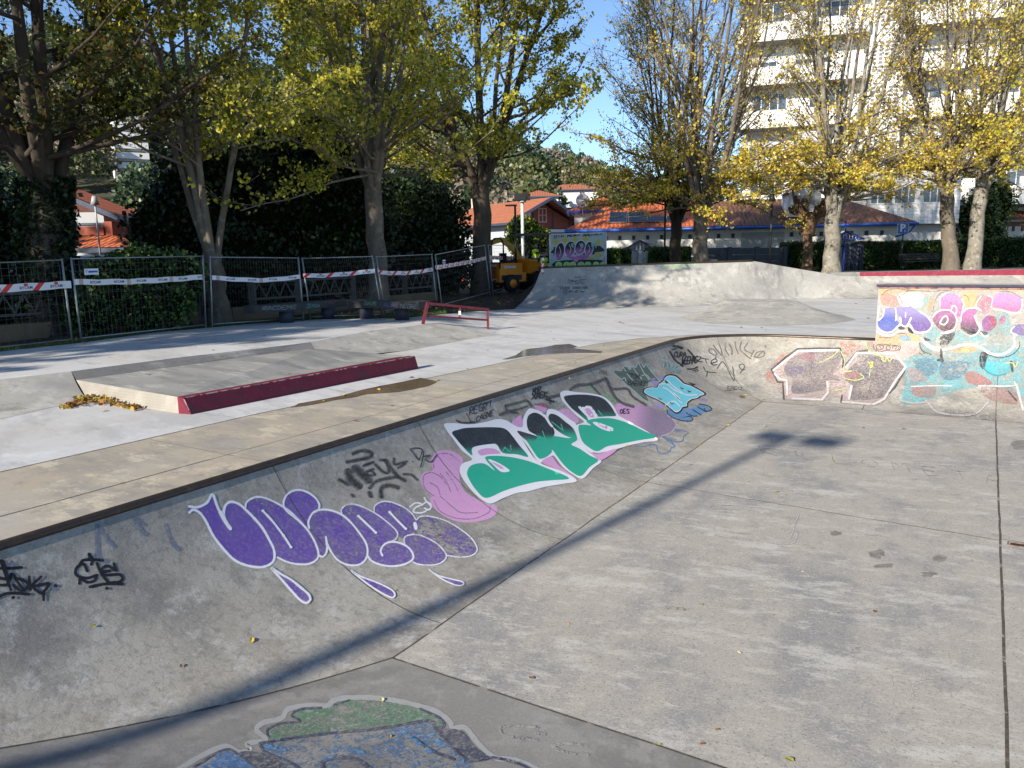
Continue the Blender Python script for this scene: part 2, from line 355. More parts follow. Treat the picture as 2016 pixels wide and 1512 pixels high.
hip = thing('hip_bank', 'low curved concrete bank tapering to the deck beside the maroon flat rail', 'skate ramp', at(800, 680))
mb = MB(); mb.smooth = True
bank_between(mb, E3, [at(619, 686.5, .2), at(739, 696, .03), at(800, 690, .003), at(850, 681, .003), at(895, 673, .003), at(940, 664, .003), at(985, 658, .003)], 8, 1.7, 1.0); mb.build('bank', M_RAMP, hip)
pad = thing('manual_pad', 'low grey concrete platform edged with a long maroon ledge', 'skate platform', at(450, 740))
PT = [at(150, 748, .2), at(350, 721, .2), at(560, 692, .2), at(619, 686.5, .2), at(739, 696, .03), at(800, 700, .05), at(350, 781.5, .2)]
mb = MB(); mb.add([tuple(p) for p in PT], [(6, 5, 4), (6, 4, 3), (6, 3, 2), (6, 2, 1), (6, 1, 0)]); 
Bt = [at(172, 786, 0), at(353, 814, 0)]
mb2 = MB(); mb2.smooth = False
bank_between(mb2, [PT[0], PT[6]], [Bt[0], Bt[1]], 6, 1.0)
mb.build('top', M_PAD, pad)
mb2.build('side', mat('pale_pad_side', (.27, .25, .21), .85, [(2, (.34, .315, .265), .45, .58, .8), (10, (.28, .26, .23), .54, .7, .7)], [(50, .2, .005)]), pad)
mb = MB(); mb.smooth = False
bank_between(mb, E2, [PT[0] + np.array([0, 0, .002]), PT[1] + np.array([0, 0, .002]), PT[2] + np.array([0, 0, .002]), PT[3] + np.array([0, 0, .002])], 2, 1.0)
mb.build('kerb_strip', mat('dark_strip', (.15, .15, .148), .85, [(1.5, (.25, .25, .245), .52, .62, .8), (10, (.1, .1, .1), .5, .7, .6)], [(50, .2, .005)]), pad)
# the maroon ledge
LB = [at(376, 816), at(824, 725.5)]; LT = [at(361, 783.5, .225), at(817, 701.5, .225)]
ob = at(351, 813.5); obt = at(349, 781, .225); off = (obt - LT[0]); off[2] = 0
ledge = []
mb = MB()
A_, B_, C_, D_ = LB[0], LB[1], LT[1], LT[0]; E_, F2 = LT[1] + off * 1.0, LT[0] + off * 1.0
Az, Bz = F2 * np.array([1, 1, 0]), E_ * np.array([1, 1, 0])
mb.quad(A_, B_, C_, D_); mb.quad(D_, C_, E_, F2); mb.quad(A_, D_, F2, Az); mb.quad(B_, Bz, E_, C_); mb.quad(Az, F2, E_, Bz)
mb.build('ledge', M_MAROON, pad)
mb = MB()
for i in range(60):
    f0, f1 = i / 60, (i + 1) / 60; a = D_ * (1 - f0) + C_ * f0; b = D_ * (1 - f1) + C_ * f1
    mb.bar(a, b, .012 + .006 * random.random(), .012)
for i in range(6):
    f0, f1 = i / 6, (i + 1) / 6; mb.bar(A_ * (1 - f0) + D_ * f0, A_ * (1 - f1) + D_ * f1, .012, .012)
mb.build('chipped_edge', M_CHIP, pad)
# ---------------------------------------------------------------- far quarter pipe and bank, land behind the deck
BOT = [(1014, 607), (1100, 608), (1230, 606), (1340, 604), (1420, 600), (1500, 593), (1590, 588), (1730, 588), (2016, 588), (2400, 588)]
TOPP = [(1066, 527.5, 30), (1130, 525, 29.9), (1230, 521.5, 29.7), (1340, 518, 29.7), (1410, 516, 29.9), (1481, 513.5, 30.2), (1582, 531, 31), (1660, 544, 31.6), (2016, 541.5, 31.8), (2400, 539, 32)]
def lerpn(L, k):
    out = []
    for i in range(len(L) - 1):
        for j in range(k): f = j / k; out.append(np.array(L[i], float) * (1 - f) + np.array(L[i + 1], float) * f)
    out.append(np.array(L[-1], float)); return out
botw = [at(*p, .003) for p in lerpn(BOT, 4)]; topw = [atY(*p) for p in lerpn(TOPP, 4)]
EP = [(1014, 607, 28.2), (1029, 595, 28.9), (1044, 577, 29.4), (1054.6, 559, 29.7), (1062, 538.6, 29.9), (1066, 527.5, 30)]
edge = [atY(*p) for p in EP]; edge[0] = botw[0]; edge[-1] = topw[0]
qp = thing('quarter_pipe', 'large curved concrete quarter pipe at the back, dappled with tree shadow', 'quarter pipe', at(1200, 607))
mb = MB(); mb.smooth = True
rows = []
for k, (T, B) in enumerate(zip(topw, botw)):
    r = []
    ks = min(k / 20, 1)
    for i in range(13):
        f = i / 12; th = f * math.pi * .38; hx = math.sin(th) / math.sin(math.pi * .38); hz = (1 - math.cos(th)) / (1 - math.cos(math.pi * .38))
        p = B + (T - B) * (hx * (1 - .0) if ks < 1 else hx); p[2] = B[2] + (T[2] - B[2]) * hz; r.append(p)
    rows.append(r)
if True:                       # left edge follows the traced profile
    zs = [e_[2] for e_ in edge]
    rows[0] = [np.array([np.interp(p[2], zs, [e_[0] for e_ in edge]), np.interp(p[2], zs, [e_[1] for e_ in edge]), p[2]]) for p in rows[0]]
strip(mb, rows)
mb.smooth = False
E0 = rows[0]
mb.poly([tuple(p) for p in E0] + [(E0[-1][0], E0[-1][1], -.05)])
mb.build('ramp_surface', M_RAMP, qp)
mb = MB(); mb.smooth = True; mb.tube([p + np.array([0, 0, .005]) for p in topw[:21]], .04, 8); mb.build('coping', M_COPE, qp)
mb = MB(); mb.smooth = False
tb = [p + np.array([0, .0, -.01]) for p in topw[:22]]
strip(mb, [[p, p + np.array([.1, 1.2, 0]), p + np.array([.1, 1.21, -1.3])] for p in tb]); mb.build('deck', M_RAMP, qp)
# land behind everything: left garden soil and grass, raised car park on the right
def TZ(x, y):
    f = min(max((x - 0) / 7, 0), 1); f = f * f * (3 - 2 * f)
    b = .27 * (1 - f) + .72 * f
    if y > 33: b = b + (.0) * 1
    m = 1.15 * math.exp(-((x - 1.9) / 1.25) ** 2 - (max(29.9 - y, 0) / .9) ** 2 - (max(y - 31.6, 0) / 1.5) ** 2) * (x < 4)
    if x >= 4: m = 0
    return max(b, b * .4 + m)
cols = [(-1500, 790, UZ - .01), (-700, 744, UZ - .01), (-200, 711, UZ - .01)] + [(p[0], p[1], UZ - .01) for p in [(0, 691), (80, 684), (150, 675), (300, 654), (400, 645), (500, 636), (620, 628), (720, 627), (800, 625), (845, 621), (880, 617), (920, 613), (970, 610), (1000, 608)]]
fronts = [at(px, py, z if px <= 845 else max(.24 - (px - 880) * .0017, 0) - .008) for px, py, z in cols]
fronts += [e_ + np.array([-.01, .02, -.015]) for e_ in lerpn([tuple(e_) for e_ in edge], 3)]
fr2 = [p + np.array([0, .02, -.02]) for p in topw[1:]]
allf = fronts + fr2; steps = [0, .35, .8, 1.3, 2, 3, 4, 6, 9, 14, 25, 50, 120]
def colrow(P):
    r = []
    for i, st_ in enumerate(steps):
        x, y = P[0] + st_ * P[0] / max(P[1], 8) * .55, P[1] + st_
        f = min(st_ / 1.3, 1); z = P[2] * (1 - f) + TZ(x, y) * f + (random.uniform(-.03, .03) if 0 < i < 9 and x < 2.5 else 0)
        if st_ > 30: z = z - .15
        r.append(np.array([x, y, z]))
    return r
rows = [colrow(p) for p in allf]; nf = len(fronts)
mb = MB(); mb.smooth = True; strip(mb, rows[:nf + 1]); tag(mb.build('soil', M_SOIL), kind='structure')
mb = MB(); strip(mb, rows[nf:]); tag(mb.build('car_park', M_ASPH), kind='structure')
# grass strip along the deck edge: real blades
mb = MB()
pl = [at(px, py + 1, z) for px, py, z in cols[2:14]]
blades = []
for i in range(len(pl) - 1):
    L_ = np.linalg.norm(pl[i + 1] - pl[i])
    for _ in range(int(L_ * 330)):
        f = random.random(); p = pl[i] * (1 - f) + pl[i + 1] * f; o_ = abs(random.gauss(0, .35)) * (1 + 2 * (i > 6))
        d = np.array([p[0], p[1], 0]); d = d / np.linalg.norm(d); p = p + d * o_; h = random.uniform(.03, .1); a = random.uniform(0, 6.28); w = .008
        x = np.array([math.cos(a) * w, math.sin(a) * w, 0]); l = np.array([random.uniform(-.03, .03), random.uniform(-.03, .03), h])
        mb.add([p - x, p + x, p + l], [(0, 1, 2)])
M_BLADE = mat('grass_blade', (.05, .10, .018), .8, [(3, (.10, .13, .03), .45, .65, .8)])
tag(mb.build('grass_verge', M_BLADE), 'strip of short green grass between the deck and the soil', 'grass', None, 'stuff')
# far kerb: maroon ledge on top of the bank
k1, k2 = atY(1692, 543.6, 31.66), atY(2400, 539.3, 31.95); d = (k2 - k1) / np.linalg.norm(k2 - k1); pr = np.array([-d[1], d[0], 0])
kb = thing('kerb_ledge', 'long low maroon painted kerb along the top of the far bank', 'ledge', k1)
mb = MB(); mb.prism([(k1 + pr * o_ + d * s_)[:2] for o_, s_ in ((0, 0), (0, 30), (.3, 30), (.3, .18))], .55, k1[2] + .15); mb.build('ledge', mat('far_maroon', (.26, .035, .06), .6, [(8, (.34, .09, .11), .5, .7, .7)]), kb)
mb = MB(); mb.prism([(k1 + pr * o_ + d * s_)[:2] for o_, s_ in ((.45, -1.0), (.45, 8.5), (.95, 8.5), (.95, -.9))], .5, k1[2] + .145); mb.build('concrete_kerb', M_PAD, kb)
# pyramid / fun box
pyr = thing('funbox', 'low rounded concrete mound on the pale deck in front of the far quarter pipe', 'skate ramp', at(1520, 630))
B_ = [(1338, 624), (1362, 631), (1400, 637), (1460, 639.5), (1520, 641), (1570, 640), (1630, 637.5), (1688, 630), (1660, 620), (1600, 610), (1500, 602), (1400, 606)]
T_ = [(1424, 592.2), (1428, 592.8), (1440, 593.6), (1465, 594.3), (1500, 594.6), (1530, 594.5), (1556, 593.8), (1570, 592.5), (1562, 590), (1540, 589), (1480, 588.5), (1440, 589.5)]
Bw = lerpn([tuple(at(*p, .003)) for p in B_ + B_[:1]], 3); Tw = lerpn([tuple(at(*p, .37)) for p in T_ + T_[:1]], 3)
mb = MB(); mb.smooth = True; bank_between(mb, Tw, Bw, 8, 1.5); mb.smooth = False; mb.poly([tuple(p) for p in Tw[:-1]]); mb.build('mound', M_RAMP, pyr)

# ---------------------------------------------------------------- flat rail
M_RAIL = mat('rail_paint', (.12, .018, .028), .5, [(9, (.17, .045, .05), .5, .7, .6), (40, (.4, .3, .28), .68, .74, .6)])
a, b = at(832.5, 638, UZ), at(961, 651, 0)
rail = thing('flat_rail', 'maroon steel skate rail with a leaning left leg', 'skate rail', (a + b) / 2 * np.array([1, 1, 0]))
ta = atY(841, 597, a[1] + .05); tb_ = atY(960, 609, b[1])
mb = MB(); mb.bar(ta - (tb_ - ta) * .01, tb_ + (tb_ - ta) * .012, .06, .06); mb.build('top_bar', M_RAIL, rail)
la, lb = a + (ta - a) * .4, b + (tb_ - b) * .5
mb = MB(); mb.bar(la, lb, .05, .05); mb.build('lower_bar', M_RAIL, rail)
mb = MB(); mb.bar(a, ta - np.array([0, 0, .03]), .07, .07); mb.build('leg', M_RAIL, rail)
mb = MB(); mb.bar(b, tb_ - np.array([0, 0, .03]), .06, .06); mb.build('leg', M_RAIL, rail)
m1, m2 = ta + (tb_ - ta) * .53, la + (lb - la) * .54
mb = MB(); mb.bar(m1 - np.array([0, 0, .03]), m2, .05, .05); mb.build('strut', M_RAIL, rail)
mb = MB(); c = m1 * .45 + m2 * .55; mb.box(c - np.array([.03, .034, .05]), c + np.array([.03, -.028, .05])); mb.build('sticker', flat('white_sticker', (.7, .7, .7)), rail)

# ---------------------------------------------------------------- bench of two dark slabs on round legs
M_SLAB = mat('dark_slab', (.05, .05, .05), .85, [(3, (.075, .075, .07), .5, .7, .7), (20, (.05, .05, .05), .5, .7, .5)])
M_LEG = mat('dark_leg', (.03, .035, .05), .7, [(6, (.06, .06, .07), .5, .7, .6)])
def slab_bench(name, label, p0, p1, legs, z0):
    p0, p1 = np.array(p0), np.array(p1); d = (p1 - p0); d[2] = 0; L_ = np.linalg.norm(d); d /= L_; w = np.array([-d[1], d[0], 0])
    if w[1] < 0: w = -w
    t = thing(name, label, 'bench', (p0 + p1) / 2 * np.array([1, 1, 0]) + np.array([0, 0, z0]), 'concrete slab benches')
    mb = MB(); mb.prism([(p0)[:2], (p1)[:2], (p1 + w * .55)[:2], (p0 + w * .55)[:2]], z0 + .31, z0 + .50); mb.build('seat_slab', M_SLAB, t)
    for lx in legs:
        c = lx; mb = MB(); mb.smooth = True
        mb.tube([(c[0], c[1], z0), (c[0], c[1], z0 + .312)], .19, 20); mb.build('leg', M_LEG, t)
    return t, d, w
g0 = [at(565, 635, UZ), at(647, 627, UZ), at(722, 627, UZ), at(792, 629.5, UZ)]
sh = np.array([0, -.3, 0])
d01 = (g0[1] - g0[0]) / np.linalg.norm(g0[1] - g0[0]); d23 = (g0[3] - g0[2]) / np.linalg.norm(g0[3] - g0[2])
bench1, bd1, bw1 = slab_bench('slab_bench', 'dark concrete slab bench on two round legs, the left one with white scrawled tags', g0[0] - d01 * .8 + sh, g0[1] + d01 * .75 + sh, g0[:2], UZ)
bench2, bd2, bw2 = slab_bench('slab_bench', 'dark concrete slab bench on two round legs, the right one nearer the maroon rail', g0[2] - d23 * .55 + sh, g0[3] + d23 * .6 + sh, g0[2:], UZ)

# ---------------------------------------------------------------- puddles
M_PUD = mat('wet_concrete', (.13, .098, .06), .12, [(2, (.19, .145, .09), .42, .6, .8), (9, (.09, .07, .045), .5, .7, .6)], spec=.35)
def puddle(pts, ox, oy, sc, label, z=.0035):
    P = [at(ox + x / sc, oy + y / sc, z) for x, y in pts]; P = lerpn([tuple(p) for p in P + P[:1]], 3)[:-1]
    P = [p + np.array([random.uniform(-.012, .012), random.uniform(-.012, .012), 0]) for p in P]
    cdt_o = cdt([tuple(p[:2]) for p in P], [], z, 'puddle', M_PUD); del cdt_o['kind']
    tag(cdt_o, label, 'puddle'); return cdt_o
puddle([(260, 1160), (320, 1130), (600, 1080), (760, 1035), (900, 1005), (1060, 975), (1180, 950), (1260, 965), (1300, 975), (1260, 1000), (1180, 1020), (1030, 1050), (800, 1065), (720, 1085), (560, 1110), (420, 1140)], 500, 480, 3.6, 'long shallow brown puddle on the deck in front of the maroon ledge')
puddle([(-70, 282), (90, 230), (150, 190), (220, 160), (420, 140), (560, 110), (720, 100), (810, 130), (760, 150), (1100, 188), (1080, 205), (800, 205), (500, 215), (250, 240), (0, 280)], 1000, 660, 5.93, 'dark puddle reflecting trees on the beige deck, right of the maroon ledge')
for i, (px, py, w, h) in enumerate([(1727, 1090, 22, 9), (1740, 1113, 24, 5), (1850, 1100, 14, 9), (1829, 1130, 16, 6), (1645, 1049, 13, 5), (2008, 876, 24, 9)]):
    pts = []
    for k in range(14):
        a = 2 * math.pi * k / 14; r = random.uniform(.55, 1.15); pts.append((px + w * r * math.cos(a), py + h * r * math.sin(a)))
    P = [at(x, y, -HB + .003) for x, y in pts]
    o = cdt([tuple(p[:2]) for p in P], [], -HB + .003, 'wet_patch', M_STAIN if 'M_STAIN' in globals() else globals().setdefault('M_STAIN', mat('damp_stain', (.16, .145, .125), .5, [(12, (.24, .225, .20), .45, .6, .9)])))
    del o['kind']; tag(o, ['damp brown stain on the bowl floor, largest of the cluster', 'damp stain just below the largest stain on the bowl floor', 'thin damp stain on the bowl floor left of the drain', 'small damp stain nearest the long floor seam', 'small dark stain left of the damp stain cluster', 'dark wet patch on the bowl floor at the right edge of the photo'][i], 'stain')

# ---------------------------------------------------------------- lamp post behind the photographer (its shadow crosses the bowl)
nrm2 = lambda v: v / np.linalg.norm(v)
LZ = 11.5; Ls = (LZ + HB) / math.tan(R_(SUN_EL)); sdir = np.array([math.sin(R_(SUN_AZ)), math.cos(R_(SUN_AZ)), 0])
h1, h2 = at(1520, 858, -HB), at(1625, 871, -HB); p_ = np.array([-.32, 6.97, 0]); lp = p_ + sdir * ((h1 - p_) @ sdir); lp[2] = -HB; lb_ = lp - sdir * Ls
lt = thing('lamp_post', 'tall grey lamp post with two lamp heads standing on the near deck', 'lamp post', (lb_[0], lb_[1], 0))
M_GALV = mat('galvanised', (.33, .34, .35), .5, [(8, (.25, .26, .27), .5, .7, .6)], metal=.5)
mb = MB(); mb.smooth = True; mb.tube([(lb_[0], lb_[1], 0), (lb_[0], lb_[1], 5), (lb_[0], lb_[1], LZ)], [.14, .11, .08], 12); mb.build('pole', M_GALV, lt)
for hp in (h1, h2):
    o_ = (hp - lp); e_ = np.array([lb_[0], lb_[1], LZ]) + o_
    mb = MB(); mb.bar((lb_[0], lb_[1], LZ - .05), e_, .03, .03); mb.build('arm', M_GALV, lt)
    mb = MB(); x_ = nrm2(o_); mb.bar(e_ - x_ * .35, e_ + x_ * .25, .36, .22); mb.build('lamp_head', M_GALV, lt)
# ---------------------------------------------------------------- text as geometry
def text_mb(txt, size=1.0, bold=.0):
    cu = bpy.data.curves.new('t', 'FONT'); cu.body = txt; cu.size = size; cu.align_x = 'CENTER'; cu.align_y = 'CENTER'; cu.offset = bold; cu.resolution_u = 2
    o = bpy.data.objects.new('t', cu); COL.objects.link(o); dg = bpy.context.evaluated_depsgraph_get()
    me = o.evaluated_get(dg).to_mesh(); vs = [tuple(v.co) for v in me.vertices]; fs = [tuple(p.vertices) for p in me.polygons]
    o.evaluated_get(dg).to_mesh_clear(); bpy.data.objects.remove(o); bpy.data.curves.remove(cu); return vs, fs
TXT = {}
def put_text(mb, txt, size, org, ex, ey, ez, lift=.004, bold=.01):
    k = (txt, size)
    if k not in TXT: TXT[k] = text_mb(txt, size, bold * size)
    vs, fs = TXT[k]; org, ex, ey, ez = map(np.array, (org, ex, ey, ez))
    mb.add([org + ex * v[0] + ey * v[1] + ez * lift for v in vs], fs)
def nrm(v): v = np.array(v, float); return v / np.linalg.norm(v)

# ---------------------------------------------------------------- site fence panels with hazard tape
M_FEN = mat('galvanised_fence', (.33, .345, .35), .5, [(6, (.24, .25, .255), .5, .7, .7)], metal=.6)
M_WIRE = mat('fence_wire', (.11, .115, .12), .5, metal=.4)
M_TAPE = mat('tape_white', (.72, .72, .73), .55, [(5, (.55, .55, .56), .5, .7, .5)]); M_RED = flat('tape_red', (.62, .03, .03), .5); M_TXT = flat('tape_print', (.06, .07, .10), .6)
M_FADE = flat('tape_faded', (.55, .40, .34), .6)
def panel(A, B, A2, B2, label):
    A, B, A2, B2 = map(np.array, (A, B, A2, B2))
    t = thing('fence_panel', label, 'fence panel', (A + B) / 2, 'temporary site fence panels')
    f = lambda u, v: (A * (1 - u) + B * u) * (1 - v) + (A2 * (1 - u) + B2 * u) * v
    for u in (0.012, .988):
        mb = MB(); mb.smooth = True; mb.tube([f(u, 0), f(u, 1.0)], .021, 8); mb.build('upright', M_FEN, t)
    for v in (.06, .985):
        mb = MB(); mb.smooth = True; mb.tube([f(.01, v), f(.99, v)], .014, 6); mb.build('cross_tube', M_FEN, t)
    mb = MB(); n = 34
    for i in range(1, n):
        u = i / n + random.uniform(-.003, .003); mb.tube([f(u, .06), f(u, .5) + np.array([0, random.uniform(-.01, .01), 0]), f(u, .985)], .0028, 3, False)
    for v in (.14, .24, .36, .48, .58, .60, .72, .84, .92): mb.tube([f(.01, v), f(.5, v), f(.99, v)], .003, 3, False)
    mb.build('wire_mesh', M_WIRE, t)
    mb = MB(); c = f(.5, .0)
    return t
def tape(pts, h, mode, label, name='hazard_tape'):
    pts = [np.array(p, float) for p in pts]; t = thing(name, label, 'hazard tape', pts[len(pts) // 2], 'strips of hazard tape tied along the site fence')
    # resample
    P = []; 
    for i in range(len(pts) - 1):
        L_ = np.linalg.norm(pts[i + 1] - pts[i]); n = max(2, int(L_ / .12))
        for k in range(n): P.append(pts[i] + (pts[i + 1] - pts[i]) * k / n)
    P.append(pts[-1]); cum = [0]
    for i in range(1, len(P)): cum.append(cum[-1] + np.linalg.norm(P[i] - P[i - 1]))
    Lt = cum[-1]; up = np.array([0, 0, 1.])
    def pos(l, v):
        l = min(max(l, 0), Lt); x = np.array([np.interp(l, cum, [p[k] for p in P]) for k in range(3)])
        x[2] -= .05 * math.sin(math.pi * l / Lt) - .006 * math.sin(l * 9); return x + up * (v * h)
    d = nrm(P[-1] - P[0]); front = np.array([d[1], -d[0], 0]); 
    if front[1] > 0: front = -front
    mb = MB(); n = int(Lt / .06)
    strip(mb, [[pos(Lt * i / n, 0) , pos(Lt * i / n, 1)] for i in range(n + 1)]); mb.build('band', M_TAPE, t)
    mr = MB(); mt = MB(); mf = MB(); l = .1; k = 0; per = .62 if mode == 'red' else .55
    def band(mb_, l0, w, sl, lift=.003):
        for j in range(3):
            v0, v1 = j / 3, (j + 1) / 3
            a0, a1 = l0 + sl * (1 - v0), l0 + sl * (1 - v1)
            mb_.quad(pos(a0, v0) + front * lift, pos(a0 + w, v0) + front * lift, pos(a1 + w, v1) + front * lift, pos(a1, v1) + front * lift)
    while l < Lt - .35:
        if mode == 'red': band(mr, l, .12, -.14)
        elif k % 2 == 0: band(mf, l, .09, .0)
        c = pos(l + .36, .38 if mode == 'red' else .5)
        put_text(mt, 'BYCAM', h * (.52 if mode == 'red' else .6), c, d, up, front, .004, .02)
        if mode == 'red':
            c = pos(l + .36, .78); s_ = h * .16
            mr.quad(c - d * s_ * 1.6 - up * s_ + front * .004, c + d * s_ * 1.6 - up * s_ + front * .004, c + d * s_ * 1.6 + up * s_ + front * .004, c - d * s_ * 1.6 + up * s_ + front * .004)
        l += per; k += 1
    if mr.v: mr.build('red_stripes', M_RED, t)
    if mf.v: mf.build('faded_stripes', M_FADE, t)
    mt.build('print', M_TXT, t); return t
def pz(px, py, z): return at(px, py, z)
def post(pb, ptp, z):                      # base pixel + top pixel on the vertical above it
    b = at(*pb, z); return b, atY(ptp[0], ptp[1], b[1])
FP = [post((-470, 750), (-490, 535), .27), post((148, 677), (127, 509), .27), post((157, 676), (136, 507), .27), post((408, 647.5), (402, 502), .27), post((416, 647), (411, 504), .27),
      post((600, 633), (589, 506), .27), post((610, 631), (593, 507), .27), post((755, 626), (734, 503), .27), post((757, 618), (739, 504), .27), post((861, 607), (851, 499), .27), post((869, 607), (855, 500), .27),
      post((966, 581), (955, 481), .33), post((970, 580), (960, 481), .33), post((1030, 558), (1026, 482), .55)]
LAB = ['site fence panel at the left edge of the photo with red striped tape', 'site fence panel in front of the evergreen shrub with a small blue and white plate', 'site fence panel behind the left end of the slab benches',
       'site fence panel behind the middle of the slab benches', 'site fence panel behind the right slab bench beside the trunk with a broken limb', 'sloping site fence panel on the soil left of the fork-trunked tree', 'site fence panel in front of the orange machine']
for i in range(7):
    (a, a2), (b, b2) = FP[2 * i], FP[2 * i + 1]; pn = panel(a, b, a2, b2, LAB[i])
    if i in (1, 5):
        f = lambda u, v: (a * (1 - u) + b * u) * (1 - v) + (a2 * (1 - u) + b2 * u) * v
        c = f(.13, .83); d = nrm(b - a); mb = MB(); mb.cm = 0
        fr_ = np.array([d[1], -d[0], 0]); c = c + fr_ * .02
        mb.quad(c - d * .16 - np.array([0, 0, .065]), c + d * .16 - np.array([0, 0, .065]), c + d * .16 + np.array([0, 0, .065]), c - d * .16 + np.array([0, 0, .065])); pl_ = mb.build('name_plate', flat('plate_white', (.7, .72, .75)), pn)
        mb = MB(); c = c + fr_ * .003; mb.quad(c - d * .07 - np.array([0, 0, .02]), c + d * .14 - np.array([0, 0, .02]), c + d * .14 + np.array([0, 0, .02]), c - d * .07 + np.array([0, 0, .02])); put_text(mb, 'T', .07, c - d * .11, d, (0, 0, 1), fr_, .001, .03)
        mb.build('blue_print', flat('plate_blue', (.03, .10, .42)), pl_)
def tp(px, py, k, u=.0):
    b0, b1 = FP[2 * k][0], FP[2 * k + 1][0]; # intersect ray with the vertical plane of the panel, moved 4 cm to the front
    d = nrm(b1 - b0); n_ = np.array([d[1], -d[0], 0]); p0 = b0 + n_ * .05; r = ray(px, py); t_ = ((p0 - O_) @ n_) / (r @ n_); return O_ + r * t_
tape([tp(-300, 598, 0), tp(0, 571, 0), tp(141, 567, 0)], .15, 'red', 'hazard tape with broad red stripes across the leftmost fence panel')
tape([tp(147, 561, 1), tp(300, 553, 1), tp(399, 550, 1)], .12, 'plain', 'white printed tape on the fence panel in front of the evergreen shrub')
tape([tp(418, 551, 2), tp(520, 552, 2), tp(591, 549, 2)], .11, 'plain', 'white printed tape on the fence panel just right of the forked tree')
tape([tp(597, 547, 3), tp(680, 540, 3), tp(738, 537, 3)], .115, 'red', 'red striped tape on the fence panel behind the middle of the slab benches')
tape([tp(744, 540, 4), tp(800, 538, 4), tp(852, 534, 4)], .115, 'red', 'red striped tape on the fence panel beside the trunk with a broken limb')
tape([tp(857, 531, 5), tp(900, 521, 5), tp(957, 511, 5)], .13, 'red', 'red striped tape rising to the right on the sloping fence panel')
tape([tp(963, 511, 6), tp(1026, 509, 6), tp(1075, 508, 6)], .16, 'red', 'red striped tape running in front of the orange machine')
pA = atY(1066, 508, 29.9)
mb = MB()
for j in range(8):
    z0 = pA + np.array([.03 * math.sin(j * 1.3), -.02, -.11 * j]); z1 = pA + np.array([.03 * math.sin((j + 1) * 1.3), -.02, -.11 * (j + 1)]); mb.cm = j % 2
    mb.quad(z0, z0 + np.array([.09, .02, .02]), z1 + np.array([.09, .02, .02]), z1)
tag(mb.build('loose_tape', [M_TAPE, M_RED]), 'loose end of red and white tape dangling beside the quarter pipe', 'hazard tape', 'strips of hazard tape tied along the site fence')

# ---------------------------------------------------------------- garden wall with concrete posts and criss-cross rails
M_GW = mat('garden_wall_concrete', (.17, .125, .075), .9, [(2, (.10, .08, .05), .45, .65, .8), (8, (.22, .17, .11), .5, .7, .5)], [(20, .4, .01)])
M_GP = mat('grey_post', (.10, .092, .085), .9, [(5, (.06, .057, .052), .45, .7, .7)])
def gwall(px, label, posts):
    P = [at(x, y, .62) for x, y in px]; c = (P[0] + P[-1]) / 2
    t = thing('garden_wall', label, 'wall', (c[0], c[1], .2), 'low garden walls behind the site fence')
    mb = MB()
    for i in range(len(P) - 1):
        d = nrm(P[i + 1] - P[i]); n_ = np.array([-d[1], d[0], 0]); n_ = n_ if n_[1] > 0 else -n_
        mb.prism([P[i][:2], P[i + 1][:2], (P[i + 1] + n_ * .22)[:2], (P[i] + n_ * .22)[:2]], .1, .62 - .001 * i)
    mb.build('wall', M_GW, t)
    d = nrm(P[-1] - P[0]); n_ = np.array([-d[1], d[0], 0]); n_ = n_ if n_[1] > 0 else -n_
    pp = []
    for x in posts:
        i = max(k for k in range(len(px)) if px[k][0] <= x + 1) if x >= px[0][0] else 0; i = min(i, len(px) - 2); a_, b_ = P[i], P[i + 1]
        r = ray(x, 560); best = min(range(101), key=lambda k: abs((a_ + (b_ - a_) * k / 100)[0] / (a_ + (b_ - a_) * k / 100)[1] - r[0] / r[1])); p = a_ + (b_ - a_) * best / 100 + n_ * .11; pp.append(p)
        mb = MB(); mb.box((p[0] - .09, p[1] - .09, .61), (p[0] + .09, p[1] + .09, 1.36)); mb.build('post', M_GP, t)
    for a_, b_ in zip(pp[:-1], pp[1:]):
        mb = MB(); A, B = a_ * [1, 1, 0], b_ * [1, 1, 0]; dz = np.array([0, 0, 1.])
        mb.bar(A + dz * 1.3, B + dz * 1.3, .07, .06); mb.bar(A + dz * .82, B + dz * .82, .06, .06)
        n = max(3, int(np.linalg.norm(B - A) / .2))
        for k in range(n): mb.bar(A + (B - A) * k / n + dz * (.85 + .42 * (k % 2)), A + (B - A) * (k + 1) / n + dz * (.85 + .42 * ((k + 1) % 2)), .035, .03)
        mb.build('lattice_rail', M_GP, t)
    return t
gwall([(-600, 684), (0, 641), (139, 630), (395, 612)], 'low brown garden wall at the left, behind the fence panel with the blue and white plate', [-350, -100, 139, 392])
gwall([(458, 606), (600, 596), (760, 583), (862, 574)], 'low garden wall with lattice rails behind the slab benches', [500, 593, 700, 801, 860])
# pile of cut branches and debris
bp = at(880, 572, .45); pile = MB()
for _ in range(160):
    c = bp + np.array([random.gauss(0, .8), random.gauss(0, .5), abs(random.gauss(0, .28))]); a = random.uniform(0, 6.28); l = random.uniform(.2, .9)
    pile.bar(c, c + np.array([math.cos(a) * l, math.sin(a) * l, random.uniform(-.1, .35)]), random.uniform(.01, .05))
tag(pile.build('branch_pile', mat('dead_wood', (.04, .032, .025), .9, [(6, (.07, .06, .05), .5, .7, .8)])), 'dark heap of cut branches left of the fork-trunked tree', 'branch pile')

